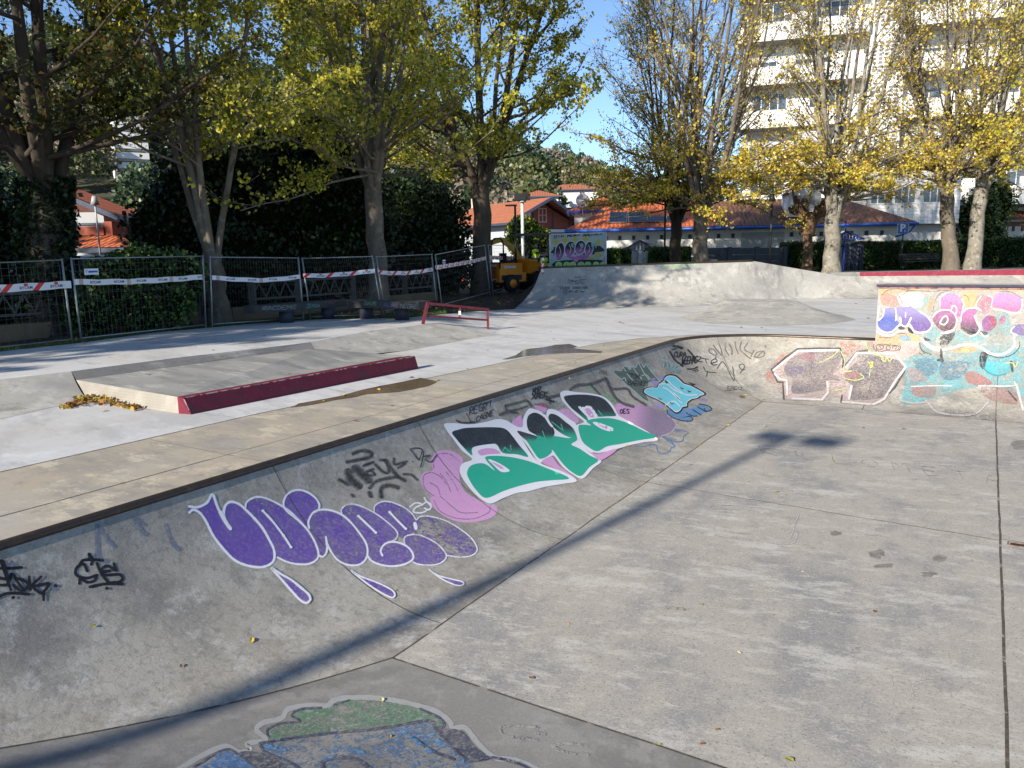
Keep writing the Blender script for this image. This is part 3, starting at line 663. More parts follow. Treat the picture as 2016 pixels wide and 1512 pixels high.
# ---------------------------------------------------------------- people (skinned bodies)
M_SKIN = flat('skin', (.42, .25, .17), .6); M_NAVY = mat('navy_work_cloth', (.015, .02, .04), .9); M_HIVIS = flat('hi_vis_yellow', (.55, .80, .03), .7); M_HAIR = flat('dark_hair', (.02, .015, .012), .8)
M_ORV = flat('hi_vis_orange', (.8, .2, .03), .7); M_REFL = flat('reflective_band', (.6, .62, .62), .4)
def person(label, loc, rz, J, vest=M_HIVIS, look=(0, 1, 0), group=None, hivis=True):
    """J: joint positions in local metres (x right, y front, z up)"""
    t = thing('person', label, 'person', loc, group, rz)
    names = list(J.keys()); V = [Vector(J[k]) for k in names]; ix = {k: i for i, k in enumerate(names)}
    Ed = [('pelvis', 'belly'), ('belly', 'chest'), ('chest', 'neck'), ('neck', 'head0'), ('head0', 'head1'),
          ('chest', 'shl'), ('shl', 'ell'), ('ell', 'wrl'), ('chest', 'shr'), ('shr', 'elr'), ('elr', 'wrr'),
          ('pelvis', 'hpl'), ('hpl', 'knl'), ('knl', 'anl'), ('anl', 'tol'), ('pelvis', 'hpr'), ('hpr', 'knr'), ('knr', 'anr'), ('anr', 'tor')]
    rad = dict(pelvis=.13, belly=.125, chest=.14, neck=.055, head0=.075, head1=.07, shl=.062, shr=.062, ell=.045, elr=.045, wrl=.03, wrr=.03, hpl=.095, hpr=.095, knl=.062, knr=.062, anl=.045, anr=.045, tol=.035, tor=.035)
    for s_ in 'lr':                      # palm and five fingers
        w = Vector(J['wr' + s_]); e = Vector(J['el' + s_]); d = (w - e).normalized(); x = d.orthogonal().normalized(); y = d.cross(x)
        names.append('pa' + s_); V.append(w + d * .075); ix['pa' + s_] = len(V) - 1; rad['pa' + s_] = .028; Ed.append(('wr' + s_, 'pa' + s_))
        for k in range(5):
            off = (k - 1.5) * .019 if k < 4 else .045; st_ = w + d * (.10 if k < 4 else .045) + x * off; l = (.032, .038, .036, .028, .026)[k]
            for j in range(2):
                nm = f'f{s_}{k}{j}'; names.append(nm); V.append(st_ + d * l * j + y * -.012 * j + (x * .012 * j if k == 4 else x * 0)); ix[nm] = len(V) - 1; rad[nm] = .009 - .001 * j
                Ed.append(('pa' + s_ if j == 0 else f'f{s_}{k}{j - 1}', nm))
    me = bpy.data.meshes.new('body'); me.from_pydata([tuple(v) for v in V], [(ix[a_], ix[b_]) for a_, b_ in Ed], []); me.materials.append(M_NAVY); me.materials.append(M_SKIN)
    b = bpy.data.objects.new('body', me); link(b, t, False); sk = b.modifiers.new('s', 'SKIN'); sk.use_smooth_shade = True
    for i, k in enumerate(names):
        r = rad[k]; me.skin_vertices[0].data[i].radius = (r * (1.25 if k in ('pelvis', 'belly', 'chest') else 1), r); me.skin_vertices[0].data[i].use_root = (k == 'pelvis')
    b.modifiers.new('u', 'SUBSURF').levels = 1; b.modifiers['u'].render_levels = 1
    # bake so the head and hands can take the skin colour
    dg = bpy.context.evaluated_depsgraph_get(); m2 = bpy.data.meshes.new_from_object(b.evaluated_get(dg)); b.modifiers.clear(); b.data = m2
    m2.materials.clear(); m2.materials.append(M_NAVY); m2.materials.append(M_SKIN); H0 = Vector(J['neck']); hd = [Vector(J['wrl']), Vector(J['wrr'])]; H1 = (Vector(J['head0']) + Vector(J['head1'])) / 2
    for p in m2.polygons:
        c = p.center; p.use_smooth = True; p.material_index = 1 if ((c - H1).length < .16 or (c - H0).length < .06 or min((c - h_).length for h_ in hd) < .0 or min((c - (h_ + (h_ - Vector(J['el' + 'lr'[i_]])).normalized() * .09)).length for i_, h_ in enumerate(hd)) < .09) else 0
    up = (Vector(J['head1']) - Vector(J['head0'])).normalized(); lk = Vector(look).normalized(); lk = (lk - up * lk.dot(up)).normalized(); sx = lk.cross(up)
    def ell(nm, c, r, m, half=None, cut=None):
        mb = MB(); mb.smooth = True; n = 12; rows = []
        for i in range(9):
            a = math.pi * i / 8; rows.append([c + (sx * math.cos(q_) * math.sin(a) * r[0] + lk * math.sin(q_) * math.sin(a) * r[1] + up * math.cos(a) * r[2]) for q_ in [2 * math.pi * k / n for k in range(n + 1)]])
        strip(mb, rows[:half] if half else rows); return mb.build(nm, m, t, world=False)
    ell('hair', H1 + up * .035 - lk * .018, (.092, .105, .105), M_HAIR, 6)
    mb = MB(); mb.smooth = True; c = H1 + lk * .085 - up * .0; mb.bar(c + up * .015, c + lk * .03 - up * .02, .022, .02)
    for s_ in (-1, 1): mb.bar(H1 + sx * .088 * s_ + up * .02, H1 + sx * .09 * s_ - up * .03, .012, .035)
    mb.build('face', M_SKIN, t, world=False)
    mb = MB()
    for s_ in (-1, 1): mb.bar(H1 + lk * .078 + sx * .032 * s_ + up * .018, H1 + lk * .083 + sx * .032 * s_ + up * .03, .02, .01)
    mb.bar(H1 + lk * .08 - up * .045 - sx * .02, H1 + lk * .08 - up * .045 + sx * .02, .01, .012); mb.build('eyes', M_HAIR, t, world=False)
    if hivis:                         # vest round the torso
        a, b_ = Vector(J['pelvis']), Vector(J['chest']); ax = (b_ - a).normalized(); sh_ = (Vector(J['shr']) - Vector(J['shl'])).normalized(); fw = sh_.cross(ax).normalized(); mb = MB(); mb.smooth = True; rows = []
        prof = [(-.06, .19, .165), (.1, .185, .165), (.25, .19, .17), (.38, .215, .175), (.5, .2, .15), (.54, .12, .10)]; L_ = (b_ - a).length
        for (h_, rx, ry) in prof:
            hh = h_ * L_ / .42; rows.append([a + ax * hh + sh_ * math.cos(q_) * rx + fw * math.sin(q_) * ry for q_ in [2 * math.pi * k / 16 for k in range(17)]])
        strip(mb, rows); mb.build('vest', vest, t, world=False)
        mb = MB(); rows = []
        for h_ in (.12, .17): rows.append([a + ax * h_ * L_ / .42 + sh_ * math.cos(q_) * .196 + fw * math.sin(q_) * .176 for q_ in [2 * math.pi * k / 16 for k in range(17)]])
        strip(mb, rows); mb.build('reflective_band', M_REFL, t, world=False)
    return t
SIT = dict(pelvis=(0, 0, .5), belly=(0, .02, .66), chest=(0, .03, .86), neck=(0, .04, 1.05), head0=(0, .06, 1.13), head1=(0, .07, 1.25), shl=(-.19, .03, .97), shr=(.19, .03, .97),
           ell=(-.24, .15, .76), elr=(.24, .15, .76), wrl=(-.16, .38, .8), wrr=(.16, .38, .8), hpl=(-.1, .05, .48), hpr=(.1, .05, .48), knl=(-.13, .45, .5), knr=(.13, .45, .5), anl=(-.13, .47, .1), anr=(.13, .47, .1), tol=(-.13, .62, .04), tor=(.13, .62, .04))
BEND = dict(pelvis=(0, -.1, .92), belly=(0, .06, 1.03), chest=(0, .25, 1.1), neck=(0, .42, 1.15), head0=(0, .48, 1.17), head1=(0, .57, 1.24), shl=(-.19, .33, 1.1), shr=(.19, .33, 1.1),
            ell=(-.25, .42, .86), elr=(.25, .42, .86), wrl=(-.18, .58, .7), wrr=(.18, .58, .7), hpl=(-.1, -.1, .88), hpr=(.1, -.1, .88), knl=(-.13, .02, .48), knr=(.13, .02, .48), anl=(-.13, -.05, .09), anr=(.13, -.05, .09), tol=(-.13, .1, .03), tor=(.13, .1, .03))
CROUCH = dict(pelvis=(0, 0, .45), belly=(0, .05, .6), chest=(0, .12, .8), neck=(0, .18, .98), head0=(0, .2, 1.05), head1=(0, .22, 1.17), shl=(-.19, .13, .9), shr=(.19, .13, .9),
           ell=(-.26, .26, .7), elr=(.26, .26, .7), wrl=(-.15, .46, .66), wrr=(.15, .46, .66), hpl=(-.1, .02, .42), hpr=(.1, .02, .42), knl=(-.17, .4, .5), knr=(.17, .4, .5), anl=(-.15, .12, .09), anr=(.15, .12, .09), tol=(-.15, .27, .03), tor=(.15, .27, .03))
ZE = .45
ob_ = atY(1055, 470, 34.6)
person('person in a yellow hi-vis vest sitting in the cab of the dark machine', (atY(1056, 500, 35.3)[0], 35.3, ZE + .75), R_(150), SIT, look=(0, 1, -.1), group=None)
person('person in a yellow hi-vis vest bending over behind the orange skip', (atY(1046, 500, 36.6)[0], 36.6, ZE + .35), R_(200), BEND, look=(0, 1, -.6))
person('person in a yellow hi-vis vest crouching with face visible, next to the painted panel', (atY(1073, 500, 33.6)[0], 33.6, ZE + .45), R_(165), CROUCH, look=(0, 1, 0))

# ---------------------------------------------------------------- orange dumper and dark cab excavator
M_ORG = mat('orange_machine_paint', (.75, .26, .012), .45, [(4, (.6, .19, .01), .5, .7, .6)], spec=.5); M_BLK = flat('black_rubber', (.014, .014, .016), .7); M_DRK = flat('dark_machine_grey', (.03, .035, .045), .5)
def local(o, rz):
    c, s = math.cos(rz), math.sin(rz); return lambda x, y, z: np.array([o[0] + c * x - s * y, o[1] + s * x + c * y, o[2] + z])
class LM:                      # boxes in a machine's own frame
    def __init__(s, L): s.L = L; s.mb = MB()
    def box(s, x0, x1, y0, y1, z0, z1, tx=0):
        P = [s.L(x, y, z) for z in (z0, z1) for x, y in ((x0 + (tx if z == z1 else 0), y0), (x1 - (tx if z == z1 else 0), y0), (x1 - (tx if z == z1 else 0), y1), (x0 + (tx if z == z1 else 0), y1))]
        s.mb.add(P, [(0, 3, 2, 1), (4, 5, 6, 7), (0, 1, 5, 4), (1, 2, 6, 5), (2, 3, 7, 6), (3, 0, 4, 7)]); return s
    def tube(s, pts, r, n=8): s.mb.smooth = True; s.mb.tube([s.L(*p) for p in pts], r, n); s.mb.smooth = False; return s
    def bd(s, name, m, par): return s.mb.build(name, m, par)
def wheel(L, par, x, y, r, w):
    m = LM(L); m.tube([(x, y - w / 2, r), (x, y - w / 2 + .03, r), (x, y + w / 2 - .03, r), (x, y + w / 2, r)], [r * .9, r, r, r * .9], 20); wh = m.bd('wheel', M_BLK, par)
    m = LM(L); m.tube([(x, y - w / 2 - .012, r), (x, y + w / 2 + .012, r)], r * .5, 14); m.bd('rim', M_ORG, wh)
    m = LM(L)
    for k in range(16):
        a = 2 * math.pi * k / 16; m.mb.bar(L(x + math.cos(a) * r * 1.02, y - w / 2 + .01, r + math.sin(a) * r * 1.02), L(x + math.cos(a + .2) * r * 1.02, y + w / 2 - .01, r + math.sin(a + .2) * r * 1.02), .04, .03)
    m.bd('tread', M_BLK, wh)
ROT = R_(90 - 52); o0 = np.array([-.72, 33.3, ZE - .1]); L = local(o0, ROT)
dm = thing('dumper', 'orange site dumper with grilled engine cover and roll bar beside the quarter pipe', 'dumper', o0)
m = LM(L); m.box(0, 1.25, -.46, .46, .42, 1.22, .0); m.box(1.25, 1.5, -.40, .40, .42, .8); m.bd('engine_cover', M_ORG, dm)
m = LM(L)
for k in range(9): m.box(-.022, -.004, -.24, .24, .60 + k * .055, .628 + k * .055)
m.bd('grille', flat('grille_brown', (.22, .07, .01)), dm)
m = LM(L); m.box(-.03, -.005, -.22, .12, 1.08, 1.18); m.bd('licence_plate', flat('plate_cream', (.6, .58, .5)), dm)
m = LM(L); m.box(-.03, -.005, -.22, .2, .47, .55); m.bd('number_plate', flat('plate_cream2', (.62, .6, .55)), dm)
m = LM(L); m.box(-.04, .2, -.49, .49, 1.222, 1.27); m.box(.0, .05, -.475, -.42, 1.0, 1.221); m.bd('rear_frame', M_BLK, dm)
m = LM(L); m.box(.1, 1.2, -.468, -.462, .5, .72); m.bd('side_panel', M_DRK, dm)
m = LM(L); m.box(.25, .85, -.48, -.469, 1.0, 1.1); m.bd('decal', flat('decal_white', (.6, .6, .6)), dm)
m = LM(L); m.tube([(.25, -.42, 1.2), (.25, -.42, 2.0), (.25, -.36, 2.18), (.25, -.2, 2.27), (.25, .2, 2.27), (.25, .36, 2.18), (.25, .42, 2.0), (.25, .42, 1.2)], .033); m.bd('roll_bar', M_BLK, dm)
m = LM(L); m.box(.55, .95, -.22, .22, 1.225, 1.33); m.box(.5, .58, -.22, .22, 1.33, 1.65); m.bd('seat', M_BLK, dm)
m = LM(L); m.tube([(1.2, 0, 1.2), (1.12, 0, 1.5)], .02); m.tube([(1.12 + .17 * math.cos(a) * .3, .17 * math.sin(a), 1.5 + .17 * math.cos(a)) for a in frange(0, 6.28, 16)], .014); m.bd('steering_wheel', M_BLK, dm)
# skip: open hopper with flared walls
m = LM(L); mb = m.mb
bt = [(1.6, -.4, .75), (2.6, -.4, .75), (2.6, .4, .75), (1.6, .4, .75)]; tp_ = [(1.45, -.62, 1.35), (3.05, -.62, 1.2), (3.05, .62, 1.2), (1.45, .62, 1.35)]
for i in range(4):
    j = (i + 1) % 4; mb.quad(L(*bt[i]), L(*bt[j]), L(*tp_[j]), L(*tp_[i]))
mb.poly([L(*p) for p in bt])
for i in range(4): mb.bar(L(*tp_[i]), L(*tp_[(i + 1) % 4]), .06, .06)
m.bd('skip', M_ORG, dm)
m = LM(L); m.box(.1, 2.7, -.3, .3, .3, .44); m.bd('chassis', M_BLK, dm)
for x, y, r in ((.55, -.55, .36), (.55, .55, .36), (2.1, -.58, .42), (2.1, .58, .42)): wheel(L, dm, x, y, r, .28)
# excavator
ROT = R_(200); o1 = np.array([atY(1052, 500, 35.6)[0], 35.6, ZE]); L = local(o1, ROT)
ex = thing('mini_excavator', 'dark mini excavator with open cab and raised yellow boom behind the orange dumper', 'excavator', o1)
for y in (-.6, .35):
    m = LM(L); m.tube([(-.8, y + .12, .25), (-.8, y + .14, .25)], .001); m.mb = MB(); m.box(-.8, .8, y, y + .25, .03, .45, .12); m.bd('track', M_BLK, ex)
m = LM(L); m.box(-.75, .65, -.55, .55, .5, .95, .05); m.bd('engine_body', M_DRK, ex)
m = LM(L)
for (x, y) in ((-.5, -.5), (.62, -.5), (-.5, .5), (.62, .5), (.08, -.5)): m.tube([(x, y, .94), (x * .93, y * .93, 2.3)], .035, 6)
m.bd('cab_frame', M_DRK, ex)
m = LM(L); m.box(-.62, .75, -.56, .56, 2.3, 2.4, .04); m.bd('cab_roof', M_DRK, ex)
m = LM(L); m.box(-.3, .1, -.22, .22, .95, 1.2); m.bd('seat', M_BLK, ex)
m = LM(L); P = [(.6, .1, .9), (1.0, .1, 1.7), (1.6, .1, 2.15), (2.2, .1, 2.0)]
for a, b in zip(P[:-1], P[1:]): m.mb.bar(L(*a), L(*b), .16, .22)
m.bd('boom', mat('yellow_boom', (.5, .27, .03), .5), ex)
m = LM(L); m.mb.bar(L(2.2, .1, 2.05), L(2.35, .1, 1.0), .14, .18); m.bd('arm', bpy.data.materials['yellow_boom'], ex)
m = LM(L); m.box(2.15, 2.5, -.15, .35, .7, 1.0, .06); m.bd('bucket', M_BLK, ex)
# grey and white lamp posts by the chalet
def lamp(label, px, pt, pb, Y, m, head, r=.05):
    t_, b_ = atY(px, pt, Y), atY(px, pb, Y); tt = thing('lamp_post', label, 'lamp post', (b_[0], b_[1], b_[2]), 'lamp posts')
    mb = MB(); mb.smooth = True; mb.tube([(t_[0], Y, b_[2]), (t_[0], Y, t_[2])], r, 10); mb.build('pole', m, tt)
    if head == 'box':
        mb = MB(); mb.smooth = True; mb.tube([(t_[0], Y, t_[2] - .06), (t_[0], Y, t_[2] + .05)], .22, 16); mb.build('collar', flat('lamp_glass', (.6, .62, .62)), tt)
        mb = MB(); mb.box((t_[0] - .42, Y - .3, t_[2] + .05), (t_[0] + .42, Y + .3, t_[2] + .38)); mb.build('lamp_head', M_BLK, tt)
    elif head == 'arm':
        mb = MB(); mb.box((t_[0] - .42, Y - .06, t_[2] - .02), (t_[0] + .08, Y + .06, t_[2] + .05)); mb.build('lamp_head', M_DRK, tt)
    else:
        mb = MB(); mb.smooth = True; mb.tube([(t_[0], Y, t_[2] - .02), (t_[0], Y, t_[2] + .3)], [.16, .08], 12); mb.build('lamp_head', m, tt)
    return tt
M_GRN = flat('dark_post_green', (.014, .018, .018), .5)
lamp('white lamp post with a square dark head in front of the chalet', 1028, 396, 566, 42, flat('post_white', (.6, .6, .6)), 'box', .085)
lamp('thin dark lamp post with a short arm beside the orange dumper', 1014, 405, 562, 34, M_GRN, 'arm', .045)
lamp('dark lamp post rising behind the quarter pipe in front of the white clinic wall', 1310, 395, 522, 36, M_GRN, 'none', .05)
lamp('slim dark lamp post left of the pollarded stump tree', 1520, 395, 520, 36, M_GRN, 'none', .05)
# free standing painted panel behind the quarter pipe
pa, pb_ = atY(1083, 527, 31.6), atY(1193, 524, 31.6); zt_ = atY(1083, 462, 31.6)[2]; zt2 = atY(1193, 458, 31.6)[2]
gp = thing('painted_panel', 'free standing panel painted with purple and black lettering on turquoise, behind the quarter pipe', 'painted panel', (pa + pb_) / 2)
mb = MB(); mb.add([(pa[0], 31.6, .9), (pb_[0], 31.6, .9), (pb_[0], 31.6, zt2), (pa[0], 31.6, zt_), (pa[0], 31.75, .9), (pb_[0], 31.75, .9), (pb_[0], 31.75, zt2), (pa[0], 31.75, zt_)], [(0, 1, 2, 3), (5, 4, 7, 6), (0, 4, 5, 1), (1, 5, 6, 2), (2, 6, 7, 3), (3, 7, 4, 0)])
mb.build('board', mat('panel_pale_blue', (.30, .36, .37), .7, [(2, (.22, .36, .36), .45, .6, .8), (3, (.33, .33, .28), .5, .7, .7, dict(off=4))]), gp)
mb = MB()
for a_, b_ in (((pa[0], zt_), (pb_[0], zt2)), ((pa[0], .9), (pa[0], zt_)), ((pb_[0], .9), (pb_[0], zt2))): mb.bar((a_[0], 31.59, a_[1]), (b_[0], 31.59, b_[1]), .05, .05)
mb.build('frame', flat('frame_light', (.45, .46, .46)), gp)
# parking sign
sp_ = at(1773, 533, .72); Y = sp_[1]; st_ = atY(1777, 441, Y); t = thing('parking_sign', 'blue parking sign with white P and wheelchair mark on a thin dark post', 'road sign', sp_)
mb = MB(); mb.smooth = True; mb.tube([sp_, (sp_[0], Y, st_[2])], .035, 8); mb.build('post', M_GRN, t)
s0, s1 = atY(1766.5, 441, Y), atY(1786.5, 460, Y); mb = MB(); mb.box((s0[0], Y - .06, s1[2]), (s1[0], Y - .04, s0[2])); pl_ = mb.build('sign_plate', flat('sign_blue', (.02, .13, .5), .4), t)
mb = MB(); c = np.array([(s0[0] + s1[0]) / 2 - .02, Y - .062, (s0[2] + s1[2]) / 2 + .03]); put_text(mb, 'P', .55, c, (1, 0, 0), (0, 0, 1), (0, -1, 0), .002, .035)
cc = c + np.array([.14, 0, -.16]); mb.smooth = False
for k in range(12):
    a, b = 2 * math.pi * k / 12, 2 * math.pi * (k + 1) / 12
    if k > 1: mb.quad(cc + np.array([math.cos(a) * .03, 0, math.sin(a) * .03]), cc + np.array([math.cos(a) * .045, 0, math.sin(a) * .045]), cc + np.array([math.cos(b) * .045, 0, math.sin(b) * .045]), cc + np.array([math.cos(b) * .03, 0, math.sin(b) * .03]))
mb.bar(cc + np.array([-.01, 0, .09]), cc + np.array([.0, 0, .02]), .015, .008); mb.build('symbol', flat('sign_white', (.8, .8, .8)), pl_)
mb = MB()
for a_, b_ in (((s0[0], s0[2]), (s1[0], s0[2])), ((s0[0], s1[2]), (s1[0], s1[2])), ((s0[0], s0[2]), (s0[0], s1[2])), ((s1[0], s0[2]), (s1[0], s1[2]))): mb.bar((a_[0], Y - .064, a_[1]), (b_[0], Y - .064, b_[1]), .025, .004)
mb.build('border', bpy.data.materials['sign_white'], pl_)
# blue post left of it
bb = at(1660, 535, .72); bt_ = atY(1667, 437, bb[1]); t = thing('blue_post', 'tall thin bright blue post beside the dark gate', 'post', bb)
mb = MB(); mb.smooth = True; mb.tube([bb, (bb[0], bb[1], bt_[2])], .045, 8); mb.build('pole', flat('blue_post', (.02, .06, .33)), t)
mb = MB(); mb.smooth = True; mb.tube([(bb[0], bb[1], bt_[2]), (bb[0], bb[1], bt_[2] + .05)], .06, 8); mb.build('cap', flat('blue_post_cap', (.02, .05, .28)), t)
# park bench in front of the hedge
c0, c1 = at(1781, 532, .72), at(1862, 530, .72); t = thing('park_bench', 'dark slatted park bench in front of the hedge, right of the parking sign', 'bench', (c0 + c1) / 2)
d = nrm(c1 - c0); w = np.array([-d[1], d[0], 0]); z = np.array([0, 0, 1.])
M_BN = mat('dark_bench_wood', (.035, .03, .028), .6, [(6, (.06, .055, .05), .5, .7, .6)])
mb = MB()
for k in range(4): mb.bar(c0 + w * (.1 + .12 * k) + z * .45, c1 + w * (.1 + .12 * k) + z * .45, .09, .035)
mb.build('seat', M_BN, t); mb = MB()
for k in range(3): mb.bar(c0 + w * (.52 + .03 * k) + z * (.58 + .12 * k), c1 + w * (.52 + .03 * k) + z * (.58 + .12 * k), .03, .09)
mb.build('backrest', M_BN, t)
for p in (c0 + d * .15, c1 - d * .15):
    mb = MB(); mb.bar(p + w * .1, p + w * .1 + z * .43, .05, .06); mb.bar(p + w * .5, p + w * .6 + z * .88, .05, .06); mb.bar(p + w * .08 + z * .42, p + w * .5 + z * .42, .05, .04); mb.build('leg', M_BLK, t)
# ---------------------------------------------------------------- foliage
def fast_mesh(name, V, Fq, m, parent=None, col=None, world=True, tri=False):
    k = 3 if tri else 4; me = bpy.data.meshes.new(name); n = len(V); f = len(Fq)
    me.vertices.add(n); me.vertices.foreach_set('co', np.asarray(V, dtype=np.float32).ravel())
    me.loops.add(f * k); me.loops.foreach_set('vertex_index', np.asarray(Fq, dtype=np.int32).ravel())
    me.polygons.add(f); me.polygons.foreach_set('loop_start', np.arange(f, dtype=np.int32) * k); me.polygons.foreach_set('loop_total', np.full(f, k, dtype=np.int32))
    if col is not None:
        a = me.color_attributes.new('col', 'FLOAT_COLOR', 'POINT'); a.data.foreach_set('color', np.concatenate([col, np.ones((n, 1))], 1).astype(np.float32).ravel())
    me.materials.append(m); me.update(); me.validate(); o = bpy.data.objects.new(name, me); link(o, parent, world); return o
def leafmat(name, trans=.42, rough=.55):
    m, t, b, out = newmat(name); at_ = t.nodes.new('ShaderNodeAttribute'); at_.attribute_name = 'col'
    t.links.new(at_.outputs[0], b.inputs['Base Color']); b.inputs['Roughness'].default_value = rough; b.inputs['Specular IOR Level'].default_value = .3
    tr = t.nodes.new('ShaderNodeBsdfTranslucent'); t.links.new(at_.outputs[0], tr.inputs[0]); mx = t.nodes.new('ShaderNodeMixShader'); mx.inputs[0].default_value = trans
    t.links.new(b.outputs[0], mx.inputs[1]); t.links.new(tr.outputs[0], mx.inputs[2]); t.links.new(mx.outputs[0], out.inputs[0]); return m
M_LEAF = leafmat('autumn_leaf'); M_EVER = leafmat('evergreen_leaf', .15, .4)
PAL = dict(
    yellow=[(.62, .42, .035), (.55, .40, .03), (.70, .48, .05), (.50, .30, .03), (.36, .33, .03), (.42, .22, .03)],
    olive=[(.20, .21, .022), (.30, .27, .03), (.13, .16, .02), (.42, .34, .035), (.08, .11, .018), (.52, .41, .04)],
    dark=[(.05, .065, .014), (.075, .08, .016), (.11, .10, .02), (.035, .05, .012), (.13, .08, .02)],
    green=[(.05, .10, .015), (.07, .13, .02), (.035, .07, .012), (.10, .15, .03)],
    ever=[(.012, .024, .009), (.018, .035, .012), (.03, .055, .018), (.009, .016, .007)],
    hedge=[(.035, .065, .016), (.05, .09, .02), (.025, .05, .012), (.07, .105, .028)],
    laurel=[(.03, .07, .012), (.05, .11, .02), (.02, .045, .01), (.09, .15, .03)],
    pine=[(.025, .045, .018), (.04, .065, .025), (.018, .03, .012), (.06, .08, .03)],
    brown=[(.14, .09, .045), (.11, .075, .04), (.18, .12, .06)])
def leaves(name, P, size, pal, parent, m=None, flat_=.0, bend=.25, rng=None, weights=None):
    rng = rng or RNG; n = len(P)
    if n == 0: return None
    P = np.asarray(P); a = rng.normal(size=(n, 3)); a[:, 2] += flat_ * 2; a /= np.linalg.norm(a, axis=1)[:, None]
    r = rng.normal(size=(n, 3)); u = np.cross(a, r); u /= np.linalg.norm(u, axis=1)[:, None]; v = np.cross(a, u)
    s = (size * rng.uniform(.6, 1.25, n))[:, None]
    A = P - u * s * .5; B = P - v * s * .42 + a * s * bend * .3; C = P + u * s * .62; D = P + v * s * .42 + a * s * bend
    V = np.stack([A, B, C, D], 1).reshape(-1, 3); Fq = np.arange(n * 4).reshape(n, 4)
    pl = np.array(PAL[pal]) if isinstance(pal, str) else np.array(pal); ix = rng.choice(len(pl), n, p=weights); c = pl[ix] * rng.uniform(.75, 1.25, (n, 1)); c = np.repeat(c, 4, 0)
    return fast_mesh(name, V, Fq, m or M_LEAF, parent, np.clip(c, 0, 1))
M_BARK = mat('lime_bark', (.15, .125, .095), .9, [(3, (.085, .07, .055), .45, .65, .8, dict(stretch=(1, 1, .3))), (5, (.26, .24, .19), .54, .68, .7, dict(off=4, detail=8)), (12, (.16, .17, .09), .58, .72, .5, dict(off=8))], [(14, .6, .02)])
M_BARKD = mat('dark_bark', (.045, .035, .026), .95, [(4, (.09, .075, .055), .5, .7, .7, dict(stretch=(1, 1, .3)))], [(12, .8, .03)])
M_BARKP = mat('spotted_bark', (.22, .20, .165), .9, [(4, (.12, .10, .075), .48, .6, .8, dict(detail=7)), (7, (.38, .37, .32), .54, .66, .8, dict(off=5, detail=7)), (5, (.19, .20, .11), .56, .7, .6, dict(off=9))], [(16, .5, .015)])
M_TWIG = mat('twig_bark', (.20, .165, .125), .9, [(2, (.11, .09, .07), .45, .65, .8)])
class Tubes:
    def __init__(s): s.V = []; s.F = []; s.n = 0
    def add(s, P, R, k):
        P = np.asarray(P, float); n = len(P); d = np.gradient(P, axis=0); d /= np.linalg.norm(d, axis=1)[:, None] + 1e-9
        x = np.cross(d[0], [.3, .5, .81]); x /= np.linalg.norm(x) + 1e-9; X = []
        for i in range(n): x = x - d[i] * (x @ d[i]); x = x / (np.linalg.norm(x) + 1e-9); X.append(x)
        X = np.array(X); Y = np.cross(d, X); a = np.arange(k) * 2 * math.pi / k
        V = P[:, None, :] + (X[:, None, :] * np.cos(a)[None, :, None] + Y[:, None, :] * np.sin(a)[None, :, None]) * np.asarray(R)[:, None, None]
        i, j = np.meshgrid(np.arange(n - 1), np.arange(k), indexing='ij'); j2 = (j + 1) % k
        F = np.stack([i * k + j, i * k + j2, (i + 1) * k + j2, (i + 1) * k + j], -1).reshape(-1, 4) + s.n
        s.V.append(V.reshape(-1, 3)); s.F.append(F); s.n += n * k
    def build(s, name, m, parent):
        o = fast_mesh(name, np.concatenate(s.V), np.concatenate(s.F), m, parent); o.data.polygons.foreach_set('use_smooth', [True] * len(o.data.polygons)); return o
def grow(rng, p, d, L, r, n, up, wob, T, k, r1=.35):
    P = [np.array(p, float)]; d = np.array(d, float); d /= np.linalg.norm(d)
    for i in range(n):
        d = d + np.array([0, 0, up]) + rng.normal(size=3) * wob; d /= np.linalg.norm(d); P.append(P[-1] + d * L / n)
    R = np.linspace(r, r * r1, n + 1); T.add(P, R, k); return np.array(P), R
